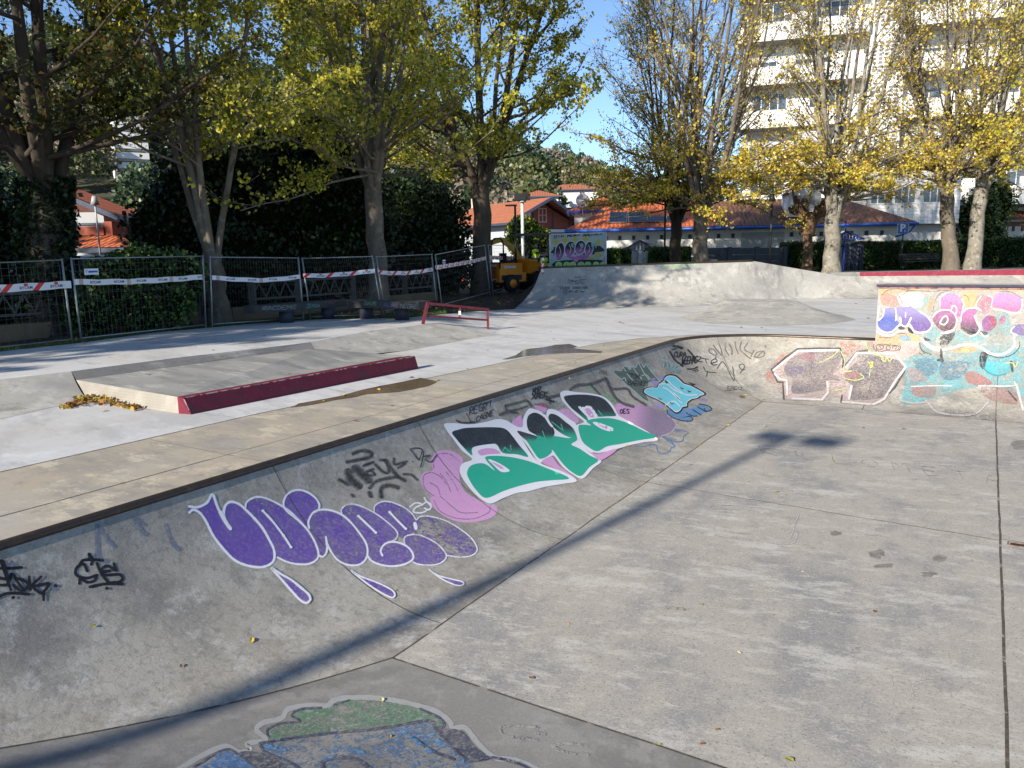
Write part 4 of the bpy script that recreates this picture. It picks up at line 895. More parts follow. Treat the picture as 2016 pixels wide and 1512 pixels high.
def tree(name, label, base, H, r0, fork, nl, spread, pal, nleaf, seed, bark=None, leafsz=.11, lowbias=.0, twigs=5, lean=(0, 0), crown_lo=None, weights=None, group=None, limb_up=.09, cat='tree', maxr=5.0, lowleaf=1.0, subs=11, az0=None, upright=0, skirt=0, sub0=.03):
    rng = np.random.default_rng(seed); T = Tubes(); TW = Tubes(); base = np.array(base, float); sc = 1
    t = thing(name, label, cat, base, group)
    # flared trunk
    top = base + np.array([lean[0], lean[1], fork]); n = 7; P = [base + (top - base) * i / n + np.array([*(rng.normal(size=2) * .035), 0]) * (0 < i < n) for i in range(n + 1)]; P[0] = P[0] - [0, 0, .1]
    R = [r0 * (1.35 if i == 0 else 1.08 if i == 1 else 1.0 - .14 * i / n) for i in range(n + 1)]; T.add(P, R, 14)
    cz = crown_lo if crown_lo is not None else fork; leafp = []
    limbs = []
    for i in range(nl):
        a = (az0 if az0 is not None else rng.uniform(0, 6.28)) + i * 2.4 + rng.normal() * .25; st = spread * rng.uniform(.35, 1.0) if i else .08; d = np.array([math.cos(a) * st, math.sin(a) * st, 1.0])
        s_ = top - np.array([0, 0, rng.uniform(0, .35) * min(fork * .3, 1)]); L = (H - fork) * rng.uniform(.8, 1.02) / max(1, math.sqrt(1 + st * st * .4))
        Pl, Rl = grow(rng, s_ + np.array([math.cos(a), math.sin(a), 0]) * r0 * .45, d, L, r0 * rng.uniform(.30, .46), 10, limb_up, .06, T, 8, .08); limbs.append((Pl, Rl))
    for Pl, Rl in limbs:
        for j in range(subs):
            f = (j + rng.uniform(.2, .8)) / subs * (.98 - sub0) + sub0; x = f * (len(Pl) - 1); i0 = int(x); p = Pl[i0] + (Pl[min(i0 + 1, len(Pl) - 1)] - Pl[i0]) * (x - i0); r = np.interp(x, range(len(Rl)), Rl)
            out = p - top; out[2] = 0; a = math.atan2(out[1], out[0]) + rng.normal() * 1.1 if np.linalg.norm(out) > .3 else rng.uniform(0, 6.28)
            el = rng.uniform(.15, 1.1) * (1.0 if f > .3 else .45) + upright * min(f * 1.6, 1) * rng.uniform(.5, 1.6) - (.12 if f < .15 else 0); L = (maxr * (1 - .55 * f) - .45 * np.linalg.norm(out)) * rng.uniform(.55, 1.0); L = max(L, .9)
            P2, R2 = grow(rng, p, (math.cos(a), math.sin(a), el), L, max(r * .45, .018), 6, .05, .11, T, 5, .22)
            nt_ = twigs + (2 if f > .5 else 0)
            for q_ in range(nt_):
                g_ = rng.uniform(.25, 1.0); x2 = g_ * (len(P2) - 1); i2 = min(int(x2), len(P2) - 2); pp = P2[i2] + (P2[i2 + 1] - P2[i2]) * (x2 - i2); a2 = a + rng.normal() * 1.2
                P3, R3 = grow(rng, pp, (math.cos(a2), math.sin(a2), rng.uniform(-.2, 1.3) + upright * rng.uniform(.2, 1.5)), rng.uniform(.5, 1.5), .010, 4, .05, .16, TW, 3, .35)
                hz = (pp[2] - base[2] - cz) / max(H - cz, 1); w = 1.0 - lowbias * min(max(hz, 0), 1); 
                leafp.append((P3, max(w, .04)))
                for _ in range(2):
                    a3 = a2 + rng.normal() * 1.3; P4, _r = grow(rng, P3[int(rng.integers(1, 4))], (math.cos(a3), math.sin(a3), rng.uniform(-.3, 1.2) + upright * .7), rng.uniform(.35, .9), .006, 3, .03, .2, TW, 3, .5); leafp.append((P4, max(w, .04)))
    for q_ in range(skirt):
        a = q_ * 2.4 + rng.normal() * .3; Pl = limbs[q_ % len(limbs)][0]; p = Pl[1 + q_ % 2]; L = maxr * rng.uniform(.6, .95)
        P2, R2 = grow(rng, p, (math.cos(a), math.sin(a), rng.uniform(-.02, .35)), L, .06, 8, -.02, .09, T, 6, .2)
        for z_ in range(16):
            x2 = rng.uniform(.2, 1) * 7.9; i2 = int(x2); pp = P2[i2] + (P2[i2 + 1] - P2[i2]) * (x2 - i2); a2 = a + rng.normal() * .9
            P3, R3 = grow(rng, pp, (math.cos(a2), math.sin(a2), rng.uniform(-.5, .7)), rng.uniform(.5, 1.4), .009, 4, -.02, .16, TW, 3, .35); leafp.append((P3, 3.2))
            P4, _r = grow(rng, P3[2], (rng.normal(), rng.normal(), rng.uniform(-.6, .5)), rng.uniform(.3, .7), .006, 3, -.02, .2, TW, 3, .5); leafp.append((P4, 3.2))
    W_ = np.array([w * len(p) for p, w in leafp]); W_ *= rng.uniform(.02, 1, len(W_)) ** 2; cnt = rng.poisson(W_ / W_.sum() * nleaf); LP = []
    for (P3, w), c in zip(leafp, cnt):
        if c: x = rng.uniform(0, len(P3) - 1.01, c); i = x.astype(int); LP.append(P3[i] + (P3[i + 1] - P3[i]) * (x - i)[:, None] + rng.normal(size=(c, 3)) * .09)
    tr = T.build('trunk', bark or M_BARK, t); TW.build('twigs', M_TWIG if bark is not M_BARKD else M_BARKD, tr)
    if LP: leaves('crown', np.concatenate(LP), leafsz, pal, t, rng=rng, weights=weights)
    return t
def gp_(px, py, z): return at(px, py, z)
OL = [(.62, .52, .06), (.48, .44, .05), (.30, .32, .035), (.17, .21, .026), (.36, .35, .04), (.10, .13, .02)]
YL = [(.70, .55, .06), (.62, .52, .055), (.78, .62, .13), (.52, .36, .05), (.42, .43, .055), (.40, .23, .05)]
tree('ivy_tree', 'massive dark tree with a thick ivy-clad trunk at the left edge of the photo', gp_(92, 657, .3), 13.5, .46, 3.6, 8, .95, 'dark', 26000, 11, M_BARKD, .115, 0, 7, lean=(.35, 0), maxr=7, limb_up=.04, group='row of autumn trees')
tree('lime_tree', 'forked autumn tree with three grey limbs rising from behind the white tape', (*gp_(428, 648, .3)[:2] + np.array([-.75, 2.1]), .25), 13.5, .29, 1.9, 6, .42, OL, 36000, 12, M_BARK, .105, 0, 8, sub0=.2, crown_lo=3.2, maxr=6, limb_up=.05, group='row of autumn trees', weights=[.2, .22, .2, .16, .12, .1])
tree('lime_tree', 'autumn tree with a straight bare trunk and torn bark behind the right slab bench', (*gp_(745, 606, .3)[:2], .25), 15, .32, 4.1, 9, .55, OL, 40000, 13, M_BARK, .11, 0, 8, maxr=6.5, group='row of autumn trees', weights=[.26, .24, .18, .1, .14, .08])
tree('lime_tree', 'dark-trunked autumn tree forking low, between the soil mound and the orange dumper', (*gp_(950, 573, .4)[:2], .3), 18, .42, 4.6, 9, .66, OL, 46000, 14, mat('lime_bark_dark', (.075, .058, .042), .95, [(3, (.14, .115, .085), .5, .7, .7, dict(stretch=(1, 1, .3)))], [(12, .7, .03)]), .125, .3, 8, maxr=8.5, group='row of autumn trees', weights=[.24, .2, .22, .14, .12, .08])
tree('lime_tree', 'tall half-bare autumn tree behind the quarter pipe, the left trunk of a close pair', (*atY(1330, 520, 38.5)[:2], .7), 16, .30, 2.9, 9, .55, YL, 16000, 15, M_BARKD, .11, .88, 9, skirt=16, maxr=7.0, limb_up=.09, upright=.6, group='row of autumn trees')
tree('lime_tree', 'tall half-bare autumn tree behind the quarter pipe, the right trunk of a close pair', (*atY(1378, 520, 36)[:2], .7), 16.5, .37, 2.7, 12, .5, YL, 15500, 16, M_BARK, .11, .9, 9, skirt=16, maxr=5.8, limb_up=.12, upright=.8, group='row of autumn trees')
tree('lime_tree', 'sunlit autumn tree with a pale spotted trunk beside the blue post', (*gp_(1637, 541, .72)[:2], .7), 16, .38, 3.0, 12, .48, YL, 17000, 17, M_BARKP, .11, .9, 9, skirt=18, maxr=5.6, limb_up=.12, upright=.8, group='row of autumn trees')
tree('lime_tree', 'leaning dark-trunked autumn tree close to the rightmost spotted trunk', (*gp_(1893, 537, .72)[:2] + np.array([0, .9]), .7), 16, .34, 3.9, 9, .5, YL, 11000, 18, M_BARK, .11, .9, 9, skirt=8, lean=(-.5, 0), maxr=5.8, upright=.7, group='row of autumn trees')
tree('lime_tree', 'autumn tree with a spotted pale trunk right of the park bench', (*gp_(1912, 535, .72)[:2], .7), 16, .34, 3.9, 10, .5, YL, 18000, 19, M_BARKP, .11, .88, 9, skirt=12, maxr=5.8, lean=(.15, 0), upright=.7, group='row of autumn trees', weights=[.26, .26, .12, .08, .24, .04])
tree('lime_tree', 'yellow-green leafy tree reaching in from the right edge of the photo', (21.5, 27.0, .5), 9, .26, 3.4, 7, .8, [(.62, .50, .04), (.5, .45, .03), (.38, .40, .03), (.68, .48, .05)], 11000, 20, M_BARK, .13, .4, 7, maxr=4.8, group='row of autumn trees')
# pollarded stump: knobbly brown trunk with short arms
b0 = gp_(1588, 536, .72); rng = np.random.default_rng(5); T = Tubes(); t = thing('pollarded_tree', 'short brown knobbly pollarded trunk with stubby arms, left of the spotted tree', 'tree', b0)
P = [b0 + np.array([x, 0, z]) for x, z in ((0, -.1), (.02, .5), (.0, 1.2), (-.04, 1.8), (-.02, 2.3), (.02, 2.7), (0, 3.1))]; T.add(P, [.36, .27, .24, .25, .36, .45, .3], 16)
for a, e, l, r in ((2.6, .9, 1.0, .2), (.3, .5, .9, .22), (1.6, 1.5, .8, .18), (-1.2, .8, .7, .2), (3.4, 1.6, .9, .13), (.0, 1.3, .8, .16)):
    pts = [P[5] + np.array([math.cos(a) * l * f, math.sin(a) * l * f, .1 + e * .7 * f * f]) for f in (0, .35, .7, .9, 1.0)]; T.add(pts, [r, r * .85, r * .8, r * 1.25, r * .6], 10)
for _ in range(7): c = P[4] + rng.normal(size=3) * [.2, .2, .25]; T.add([c - [0, 0, .12], c, c + [0, 0, .12]], [.06, .17, .05], 8)
TWt = Tubes(); q0 = P[5] + np.array([-.75, 0, .6]); Pq, _ = grow(rng, q0, (-.25, 0, 1), 2.4, .075, 8, .02, .1, TWt, 6, .3)
for k_ in range(10): grow(rng, Pq[3 + k_ % 5], (rng.normal(), rng.normal(), 1), 1.2, .02, 5, .05, .15, TWt, 3)
o = T.build('trunk', mat('knobbly_bark', (.17, .105, .06), .9, [(4, (.09, .055, .035), .45, .6, .9, dict(detail=8)), (7, (.30, .21, .13), .54, .7, .7, dict(off=4))], [(7, .9, .05), (25, .5, .02)]), t); TWt.build('shoots', M_TWIG, o)
# ivy on the left trunk
ib = gp_(95, 656, .3); n = 13000; z = RNG.uniform(0, 3.6, n); a = RNG.uniform(0, 6.28, n); rr = .50 - z * .02 + np.abs(RNG.normal(size=n)) * .09
iv = leaves('ivy', np.stack([ib[0] + .1 * z + np.cos(a) * rr, ib[1] + np.sin(a) * rr, ib[2] + z], 1), .12, 'ever', None, M_EVER); tag(iv, 'dark ivy leaves climbing the thick trunk at the left edge', 'ivy')
# ---- shrubs and hedges
def blob_pts(c, r, n, rng=RNG, shell=.55):
    v = rng.normal(size=(n, 3)); v /= np.linalg.norm(v, axis=1)[:, None]; f = rng.uniform(shell, 1.0, (n, 1)) ** .6; return np.asarray(c) + v * f * np.asarray(r)
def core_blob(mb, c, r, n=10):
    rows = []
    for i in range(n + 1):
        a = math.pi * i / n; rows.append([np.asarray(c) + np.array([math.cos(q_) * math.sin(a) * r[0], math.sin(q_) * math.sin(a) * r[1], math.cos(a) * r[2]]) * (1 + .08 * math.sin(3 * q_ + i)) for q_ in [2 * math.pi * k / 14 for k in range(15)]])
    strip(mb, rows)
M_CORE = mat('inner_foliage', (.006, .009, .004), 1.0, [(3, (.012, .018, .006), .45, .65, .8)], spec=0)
def shrub(name, label, blobs, nleaf, pal, size, m=None, group=None, cat='shrub', stems=True):
    c = np.mean([b[0] for b in blobs], 0); t = thing(name, label, cat, (c[0], c[1], .3), group); mb = MB(); mb.smooth = True; P = []; vol = sum(b[1][0] * b[1][2] for b in blobs)
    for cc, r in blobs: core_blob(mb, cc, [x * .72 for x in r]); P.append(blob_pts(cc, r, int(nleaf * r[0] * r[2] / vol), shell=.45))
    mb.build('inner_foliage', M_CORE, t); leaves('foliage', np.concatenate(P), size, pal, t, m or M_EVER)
    if stems:
        T = Tubes()
        for cc, r in blobs[:4]:
            for _ in range(3): grow(RNG, (cc[0] + RNG.normal() * .3, cc[1] + RNG.normal() * .2, .2), (RNG.normal() * .2, RNG.normal() * .2, 1), max(cc[2], 1), .05, 6, .02, .08, T, 6)
        T.build('stems', M_BARKD, t)
    return t
def B(px, py, Y, rx, ry, rz): c = atY(px, py, Y); return (c, (rx, ry, rz))
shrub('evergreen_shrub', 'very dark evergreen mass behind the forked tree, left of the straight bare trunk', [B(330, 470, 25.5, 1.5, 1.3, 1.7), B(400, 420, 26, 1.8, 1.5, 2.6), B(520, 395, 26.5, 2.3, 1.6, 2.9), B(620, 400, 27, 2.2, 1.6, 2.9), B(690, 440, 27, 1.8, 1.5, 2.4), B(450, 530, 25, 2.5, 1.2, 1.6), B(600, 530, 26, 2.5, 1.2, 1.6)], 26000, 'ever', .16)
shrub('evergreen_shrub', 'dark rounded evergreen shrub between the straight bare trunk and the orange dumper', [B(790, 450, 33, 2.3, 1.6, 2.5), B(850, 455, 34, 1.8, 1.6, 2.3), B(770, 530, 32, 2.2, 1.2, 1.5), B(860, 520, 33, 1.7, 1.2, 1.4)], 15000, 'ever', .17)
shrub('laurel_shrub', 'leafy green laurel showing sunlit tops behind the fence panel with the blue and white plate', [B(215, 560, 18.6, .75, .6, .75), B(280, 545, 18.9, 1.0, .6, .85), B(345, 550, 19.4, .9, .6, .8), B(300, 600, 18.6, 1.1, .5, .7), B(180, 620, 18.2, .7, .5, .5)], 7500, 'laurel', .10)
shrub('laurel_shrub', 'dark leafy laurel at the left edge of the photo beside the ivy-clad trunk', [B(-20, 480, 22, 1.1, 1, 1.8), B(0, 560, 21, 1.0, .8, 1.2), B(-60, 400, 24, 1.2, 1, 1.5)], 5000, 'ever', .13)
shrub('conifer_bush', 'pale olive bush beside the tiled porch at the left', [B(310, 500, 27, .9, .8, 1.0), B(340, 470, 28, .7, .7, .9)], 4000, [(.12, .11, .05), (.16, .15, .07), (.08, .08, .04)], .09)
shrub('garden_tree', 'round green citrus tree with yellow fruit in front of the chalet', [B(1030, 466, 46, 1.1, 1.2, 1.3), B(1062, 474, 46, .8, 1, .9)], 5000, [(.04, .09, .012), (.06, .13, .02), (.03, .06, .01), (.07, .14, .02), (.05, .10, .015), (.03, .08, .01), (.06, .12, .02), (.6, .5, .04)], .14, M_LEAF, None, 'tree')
def hedge(label, x0, x1, ytop, Y, zb, depth=1.2, nl=5000, pal='hedge', zt=None, Y1=None, group='clipped hedges'):
    Y1 = Y1 or Y; a, b = atY(x0, 500, Y), atY(x1, 500, Y1); zt = zt or atY(x0, ytop, Y)[2]; d = b - a; d[2] = 0; L_ = np.linalg.norm(d); d /= L_; n_ = np.array([-d[1], d[0], 0])
    t = thing('hedge', label, 'hedge', ((a + b) / 2)[:2].tolist() + [zb], group); mb = MB()
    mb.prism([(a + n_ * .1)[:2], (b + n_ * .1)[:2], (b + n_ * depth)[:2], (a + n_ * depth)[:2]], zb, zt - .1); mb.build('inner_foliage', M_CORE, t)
    rng = RNG; u = rng.uniform(0, L_, nl); v = rng.uniform(0, 1, nl); top = rng.uniform(0, 1, nl) < .25; off = rng.normal(size=nl) * .05
    z = np.where(top, zt - .04 + off, zb + (zt - zb) * v); w = np.where(top, rng.uniform(0, depth, nl), off)
    P = a[None, :] + d[None, :] * u[:, None] + n_[None, :] * w[:, None]; P[:, 2] = z + np.sin(u * 3) * .02
    e = int(nl * .12); Pe = a + n_ * rng.uniform(0, depth, (e, 1)) + d * rng.normal(size=(e, 1)) * .05; Pe[:, 2] = rng.uniform(zb, zt, e)
    leaves('foliage', np.concatenate([P, Pe]), .085, pal, t, M_EVER); return t
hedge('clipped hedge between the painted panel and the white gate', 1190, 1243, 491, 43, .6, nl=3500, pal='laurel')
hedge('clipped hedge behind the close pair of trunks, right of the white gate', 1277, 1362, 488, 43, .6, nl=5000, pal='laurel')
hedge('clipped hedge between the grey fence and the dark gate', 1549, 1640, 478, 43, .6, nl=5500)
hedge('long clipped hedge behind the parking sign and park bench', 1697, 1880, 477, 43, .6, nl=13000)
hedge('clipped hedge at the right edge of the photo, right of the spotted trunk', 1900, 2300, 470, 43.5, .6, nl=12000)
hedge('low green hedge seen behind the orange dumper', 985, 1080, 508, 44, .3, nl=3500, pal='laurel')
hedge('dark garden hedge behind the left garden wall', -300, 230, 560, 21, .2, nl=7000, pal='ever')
tree('lime_tree', 'autumn tree further back, filling the gap left of the fork-trunked tree', (-7.5, 41, .3), 16, .3, 4.5, 8, .6, OL, 26000, 31, M_BARKD, .15, .1, 6, maxr=6.5, group='row of autumn trees')
# trees off the left edge of the picture: they shade the fence and speckle the deck
for i, (x, y, h, lf) in enumerate([(-20.5, 13.5, 13, 14000), (-18.5, 6.5, 12, 9000), (-25, 10, 14, 14000), (-15.6, 15.5, 12, 11000), (-22, 1.5, 12, 8000), (-27, 4, 14, 13000), (-31, 12, 15, 13000)]):
    tree('lime_tree', ['leafy tree beyond the left edge of the photo, %s' % w for w in ('at the deck corner', 'beside the near deck', 'second row by the corner', 'next to the ivy-clad tree', 'nearest the photographer', 'second row further back', 'third row by the houses')][i], (x, y, .1), h, .35, 3.0, 7, .7, OL, int(lf * 1.3), 40 + i, M_BARK, .19, 0, 3, subs=8, maxr=5, group='row of autumn trees')
# ---------------------------------------------------------------- background: hill, forest, houses, tower
HR = [(-900, 150), (-500, 70), (-100, 50), (100, 75), (250, 95), (400, 125), (600, 175), (750, 215), (900, 262), (1000, 290), (1100, 330), (1250, 385), (1400, 430), (1700, 455), (2400, 450)]
def hill_z(px, Y):
    yr = np.interp(px, [h_[0] for h_ in HR], [h_[1] for h_ in HR]) + 22; zr = atY(px, yr, 330)[2]; f = min(max((Y - 95) / 235, 0), 1); return zr * (f ** 1.15) + .2
def hill_p(px, Y): r = ray(px, 500); x = r[0] / r[1] * Y; return np.array([x, Y, hill_z(px, Y)])
mb = MB(); mb.smooth = True
strip(mb, [[hill_p(px, Y) for Y in (95, 120, 150, 190, 240, 290, 330, 420)] for px in frange(-1200, 2600, 60)])
tag(mb.build('hill', mat('hill_ground', (.05, .055, .03), 1.0, [(.05, (.09, .08, .045), .45, .65, .8)])), kind='structure')
rng = np.random.default_rng(3); P = []; Cc = []; palF = np.array([(.05, .08, .03), (.07, .10, .038), (.10, .12, .045), (.17, .15, .08), (.20, .165, .12), (.04, .065, .028), (.13, .135, .05)]); S_ = []
for k in range(850):
    px = rng.uniform(-1000, 1500); Y = 100 + 235 * rng.uniform(0, 1) ** .8
    if 1120 < px and Y < 150: continue
    c = hill_p(px, Y); r = rng.uniform(2.5, 4.6) * (1 + Y / 500); h = r * rng.uniform(1.0, 1.7); n = 560; v = rng.normal(size=(n, 3)); v /= np.linalg.norm(v, axis=1)[:, None]; v[:, 2] = np.abs(v[:, 2]) * 1.0 - .15
    P.append(c + [0, 0, h * .6] + v * [r, r, h] * rng.uniform(.7, 1, (n, 1))); cc = palF[rng.integers(len(palF))]; Cc.append(np.tile(cc, (n, 1)) * rng.uniform(.6, 1.4, (n, 1)) * (.75 + .5 * np.clip(v[:, 2:3], 0, 1) * 0 + .25)); S_.append(np.full(n, r * .085))
P = np.concatenate(P); Cc = np.concatenate(Cc); S_ = np.concatenate(S_); n = len(P)
a = rng.normal(size=(n, 3)); a /= np.linalg.norm(a, axis=1)[:, None]; u = np.cross(a, rng.normal(size=(n, 3))); u /= np.linalg.norm(u, axis=1)[:, None]; v = np.cross(a, u); s = S_[:, None]
V = np.stack([P - u * s, P - v * s * .8 + a * s * .3, P + u * s, P + v * s * .8 - a * s * .3], 1).reshape(-1, 3)
tag(fast_mesh('forest', V, np.arange(n * 4).reshape(n, 4), M_EVER, None, np.repeat(Cc, 4, 0)), 'mixed dark green forest covering the far hillside', 'forest', None, 'stuff')

def tilemat(name, c, c2, sc=2.6, ang=0):
    m, t, b, out = newmat(name); tc = t.nodes.new('ShaderNodeTexCoord'); mp = t.nodes.new('ShaderNodeMapping'); t.links.new(tc.outputs['UV'], mp.inputs[0])
    br = t.nodes.new('ShaderNodeTexBrick'); br.inputs['Scale'].default_value = 1; br.offset = .5; br.inputs['Color1'].default_value = (*c, 1); br.inputs['Color2'].default_value = (*c2, 1); br.inputs['Mortar'].default_value = (*[x * .42 for x in c], 1)
    br.inputs['Mortar Size'].default_value = .035; br.inputs['Brick Width'].default_value = .26; br.inputs['Row Height'].default_value = .34; t.links.new(mp.outputs[0], br.inputs[0])
    n = noise(t, .8, 6); cc = mixc(t, ramp(t, n, .4, .65, 0, .5), br.outputs[0], tuple(x * .6 for x in c)); t.links.new(cc, b.inputs['Base Color']); b.inputs['Roughness'].default_value = .8
    wv = t.nodes.new('ShaderNodeTexWave'); wv.bands_direction = 'X'; wv.inputs['Scale'].default_value = 1.2; t.links.new(mp.outputs[0], wv.inputs[0])
    bp = t.nodes.new('ShaderNodeBump'); bp.inputs['Strength'].default_value = .8; bp.inputs['Distance'].default_value = .06; t.links.new(wv.outputs[1], bp.inputs['Height']); t.links.new(bp.outputs[0], b.inputs['Normal']); return m
M_TILE = tilemat('orange_roof_tiles', (.60, .15, .045), (.50, .11, .035)); M_TILE2 = tilemat('brown_shaded_tiles', (.20, .085, .055), (.15, .065, .045)); M_TILE3 = tilemat('terracotta_tiles', (.50, .17, .075), (.42, .13, .06))  # M_TILE2: brown tiles with shadow darkened into their colour
def uvq(mb_name, quads, m, par):           # roof planes with metric UVs (u along the first edge)
    me = bpy.data.meshes.new(mb_name); V = []; Fc = []; UV = []
    for qd in quads:
        b = len(V); V += [tuple(map(float, p)) for p in qd]; Fc.append(tuple(range(b, b + len(qd)))); e = nrm(np.array(qd[1]) - np.array(qd[0])); nn = nrm(np.cross(e, np.array(qd[2]) - np.array(qd[0]))); f = np.cross(nn, e)
        for p in qd: w = np.array(p) - np.array(qd[0]); UV.append((w @ e, w @ f))
    me.from_pydata(V, [], Fc); uv = me.uv_layers.new(name='UVMap'); uv.data.foreach_set('uv', np.array(UV).ravel()); me.materials.append(m); o = bpy.data.objects.new(mb_name, me); link(o, par); return o
M_WHITE = mat('white_render', (.72, .71, .68), .85, [(1.2, (.60, .59, .56), .48, .7, .6)]); M_GREYW = mat('grey_render', (.40, .42, .44), .85, [(1, (.34, .35, .37), .45, .7, .6)])
M_PINKW = mat('cream_render', (.62, .52, .45), .85, [(1, (.55, .42, .36), .45, .65, .7)]); M_BRICK = mat('red_brick', (.30, .09, .055), .85, [(3, (.24, .07, .045), .45, .65, .7)])
M_BLUE = flat('blue_fascia', (.03, .06, .30), .5); M_DBLUE = flat('slate_blue_trim', (.045, .06, .10), .6); M_FRAME = flat('window_frame_white', (.72, .73, .73), .5)
M_GLASS = mat('window_glass', (.03, .04, .05), .08, [(1.2, (.10, .13, .16), .45, .6, .7)], spec=.8); M_SHUT = flat('roller_shutter', (.50, .51, .52), .7)
class FR:                                  # a building's own frame: origin, x along the facade, y into the building
    def __init__(s, o, az): s.o = np.array(o, float); a = math.radians(az); s.x = np.array([math.sin(a), math.cos(a), 0]); s.y = np.array([-math.cos(a), math.sin(a), 0])
    def p(s, x, y, z): return s.o + s.x * x + s.y * y + np.array([0, 0, z])
    def box(s, mb, x0, x1, y0, y1, z0, z1):
        P = [s.p(x, y, z) for z in (z0, z1) for x, y in ((x0, y0), (x1, y0), (x1, y1), (x0, y1))]
        mb.add(P, [(0, 3, 2, 1), (4, 5, 6, 7), (0, 1, 5, 4), (1, 2, 6, 5), (2, 3, 7, 6), (3, 0, 4, 7)])
    def window(s, par, x, z, w, h, cols=2, y=0.0, bars=0, name='window', sh=0, fm=None):
        mb = MB(); t_ = .05
        for i in range(cols + 1): xx = x - w / 2 + w * i / cols; s.box(mb, xx - t_ / 2, xx + t_ / 2, y - .05, y - .012, z, z + h)
        s.box(mb, x - w / 2 - t_, x + w / 2 + t_, y - .05, y - .01, z - t_, z); s.box(mb, x - w / 2 - t_, x + w / 2 + t_, y - .05, y - .01, z + h, z + h + t_)
        for k in range(bars): zz = z + h * (k + 1) / (bars + 1); s.box(mb, x - w / 2, x + w / 2, y - .045, y - .014, zz - .015, zz + .015)
        o = mb.build(name, fm or M_FRAME, par)
        mb = MB(); s.box(mb, x - w / 2, x + w / 2, y - .01, y + .05, z, z + h * (1 - sh)); mb.build('pane', M_GLASS, o)
        if sh: mb = MB(); s.box(mb, x - w / 2, x + w / 2, y - .03, y + .02, z + h * (1 - sh), z + h); mb.build('shutter', M_SHUT, o)
        return o
# --- the low white clinic with its long tiled roof
p0 = atY(1112, 452, 50); p1 = atY(1806, 437.5, 46.6); az = math.degrees(math.atan2(p1[0] - p0[0], p1[1] - p0[1])); Lc = np.linalg.norm((p1 - p0)[:2]); ZEV = p0[2]
F1 = FR((p0[0], p0[1], 0), az); cl = thing('clinic_building', 'long low white building with an orange and brown tiled hip roof and blue eaves', 'building', (p0[0] + 10, 50, .6))
mb = MB(); F1.box(mb, .8, Lc - .8, .9, 9, .5, ZEV - .02); mb.build('wall', M_WHITE, cl)
mb = MB(); F1.box(mb, 11.0, 13.6, .86, .9, .5, 3.0); mb.build('recess', M_GREYW, cl)
RD = 5.2; ZR = 5.25; D_ = 9.9; xs = Lc * .44
E = lambda x, y, z: F1.p(x, y, z)
uvq('roof', [[E(0, 0, ZEV), E(xs, 0, ZEV), E(xs, RD, ZR), E(3.3, RD, ZR)], [E(0, D_, ZEV), E(0, 0, ZEV), E(3.3, RD, ZR)], [E(xs, D_, ZEV), E(0, D_, ZEV), E(3.3, RD, ZR), E(xs, RD, ZR)]], M_TILE, cl)
uvq('brown_roof', [[E(xs, 0, ZEV), E(Lc, 0, ZEV), E(Lc - 3.3, RD, ZR), E(xs, RD, ZR)], [E(Lc, 0, ZEV), E(Lc, D_, ZEV), E(Lc - 3.3, RD, ZR)], [E(Lc, D_, ZEV), E(xs, D_, ZEV), E(xs, RD, ZR), E(Lc - 3.3, RD, ZR)]], M_TILE2, cl)
mb = MB(); F1.box(mb, .05, Lc - .05, -.02, .03, ZEV - .22, ZEV - .015); F1.box(mb, .0, .05, -.02, D_, ZEV - .22, ZEV - .015); F1.box(mb, Lc - .05, Lc, .031, D_, ZEV - .22, ZEV - .015); mb.build('fascia', M_BLUE, cl)
mb = MB(); mb.smooth = True; mb.tube([E(-.05, -.09, ZEV - .1), E(Lc * .5, -.09, ZEV - .13), E(Lc + .05, -.09, ZEV - .1)], .075, 8); mb.tube([E(Lc - .1, -.05, ZEV - .15), E(Lc - .25, .5, ZEV - .6), E(Lc - .9, .85, ZEV - .85)], .05, 8); mb.build('gutter', flat('gutter_blue', (.03, .12, .5), .4), cl)
mb = MB(); F1.box(mb, .1, Lc - .1, .04, .9, ZEV - .12, ZEV - .06); mb.build('soffit', M_GREYW, cl)
x = 1.6; kk = 0
while x < Lc - 1.2:
    if not 11 < x < 13.6: mb = MB(); F1.box(mb, x, x + .2, .84, .899, ZEV - .72, ZEV - .45); mb.build('vent', M_DBLUE, cl); kk += 1
    x += .88
for bx_ in ((3.0, 5.6, 1.95), (7.5, 11.0, 2.0), (13.6, 17.2, 2.0)): mb = MB(); F1.box(mb, bx_[0], bx_[1], .82, .9, bx_[2], bx_[2] + .09); mb.build('blue_band', M_BLUE, cl)
for wx in (2.4, 4.3, 8.2, 9.8, 14.2, 15.8, 17.8, 18.9, 20.1): F1.window(cl, wx, 1.25, .9, .68, 2, .88, 1)
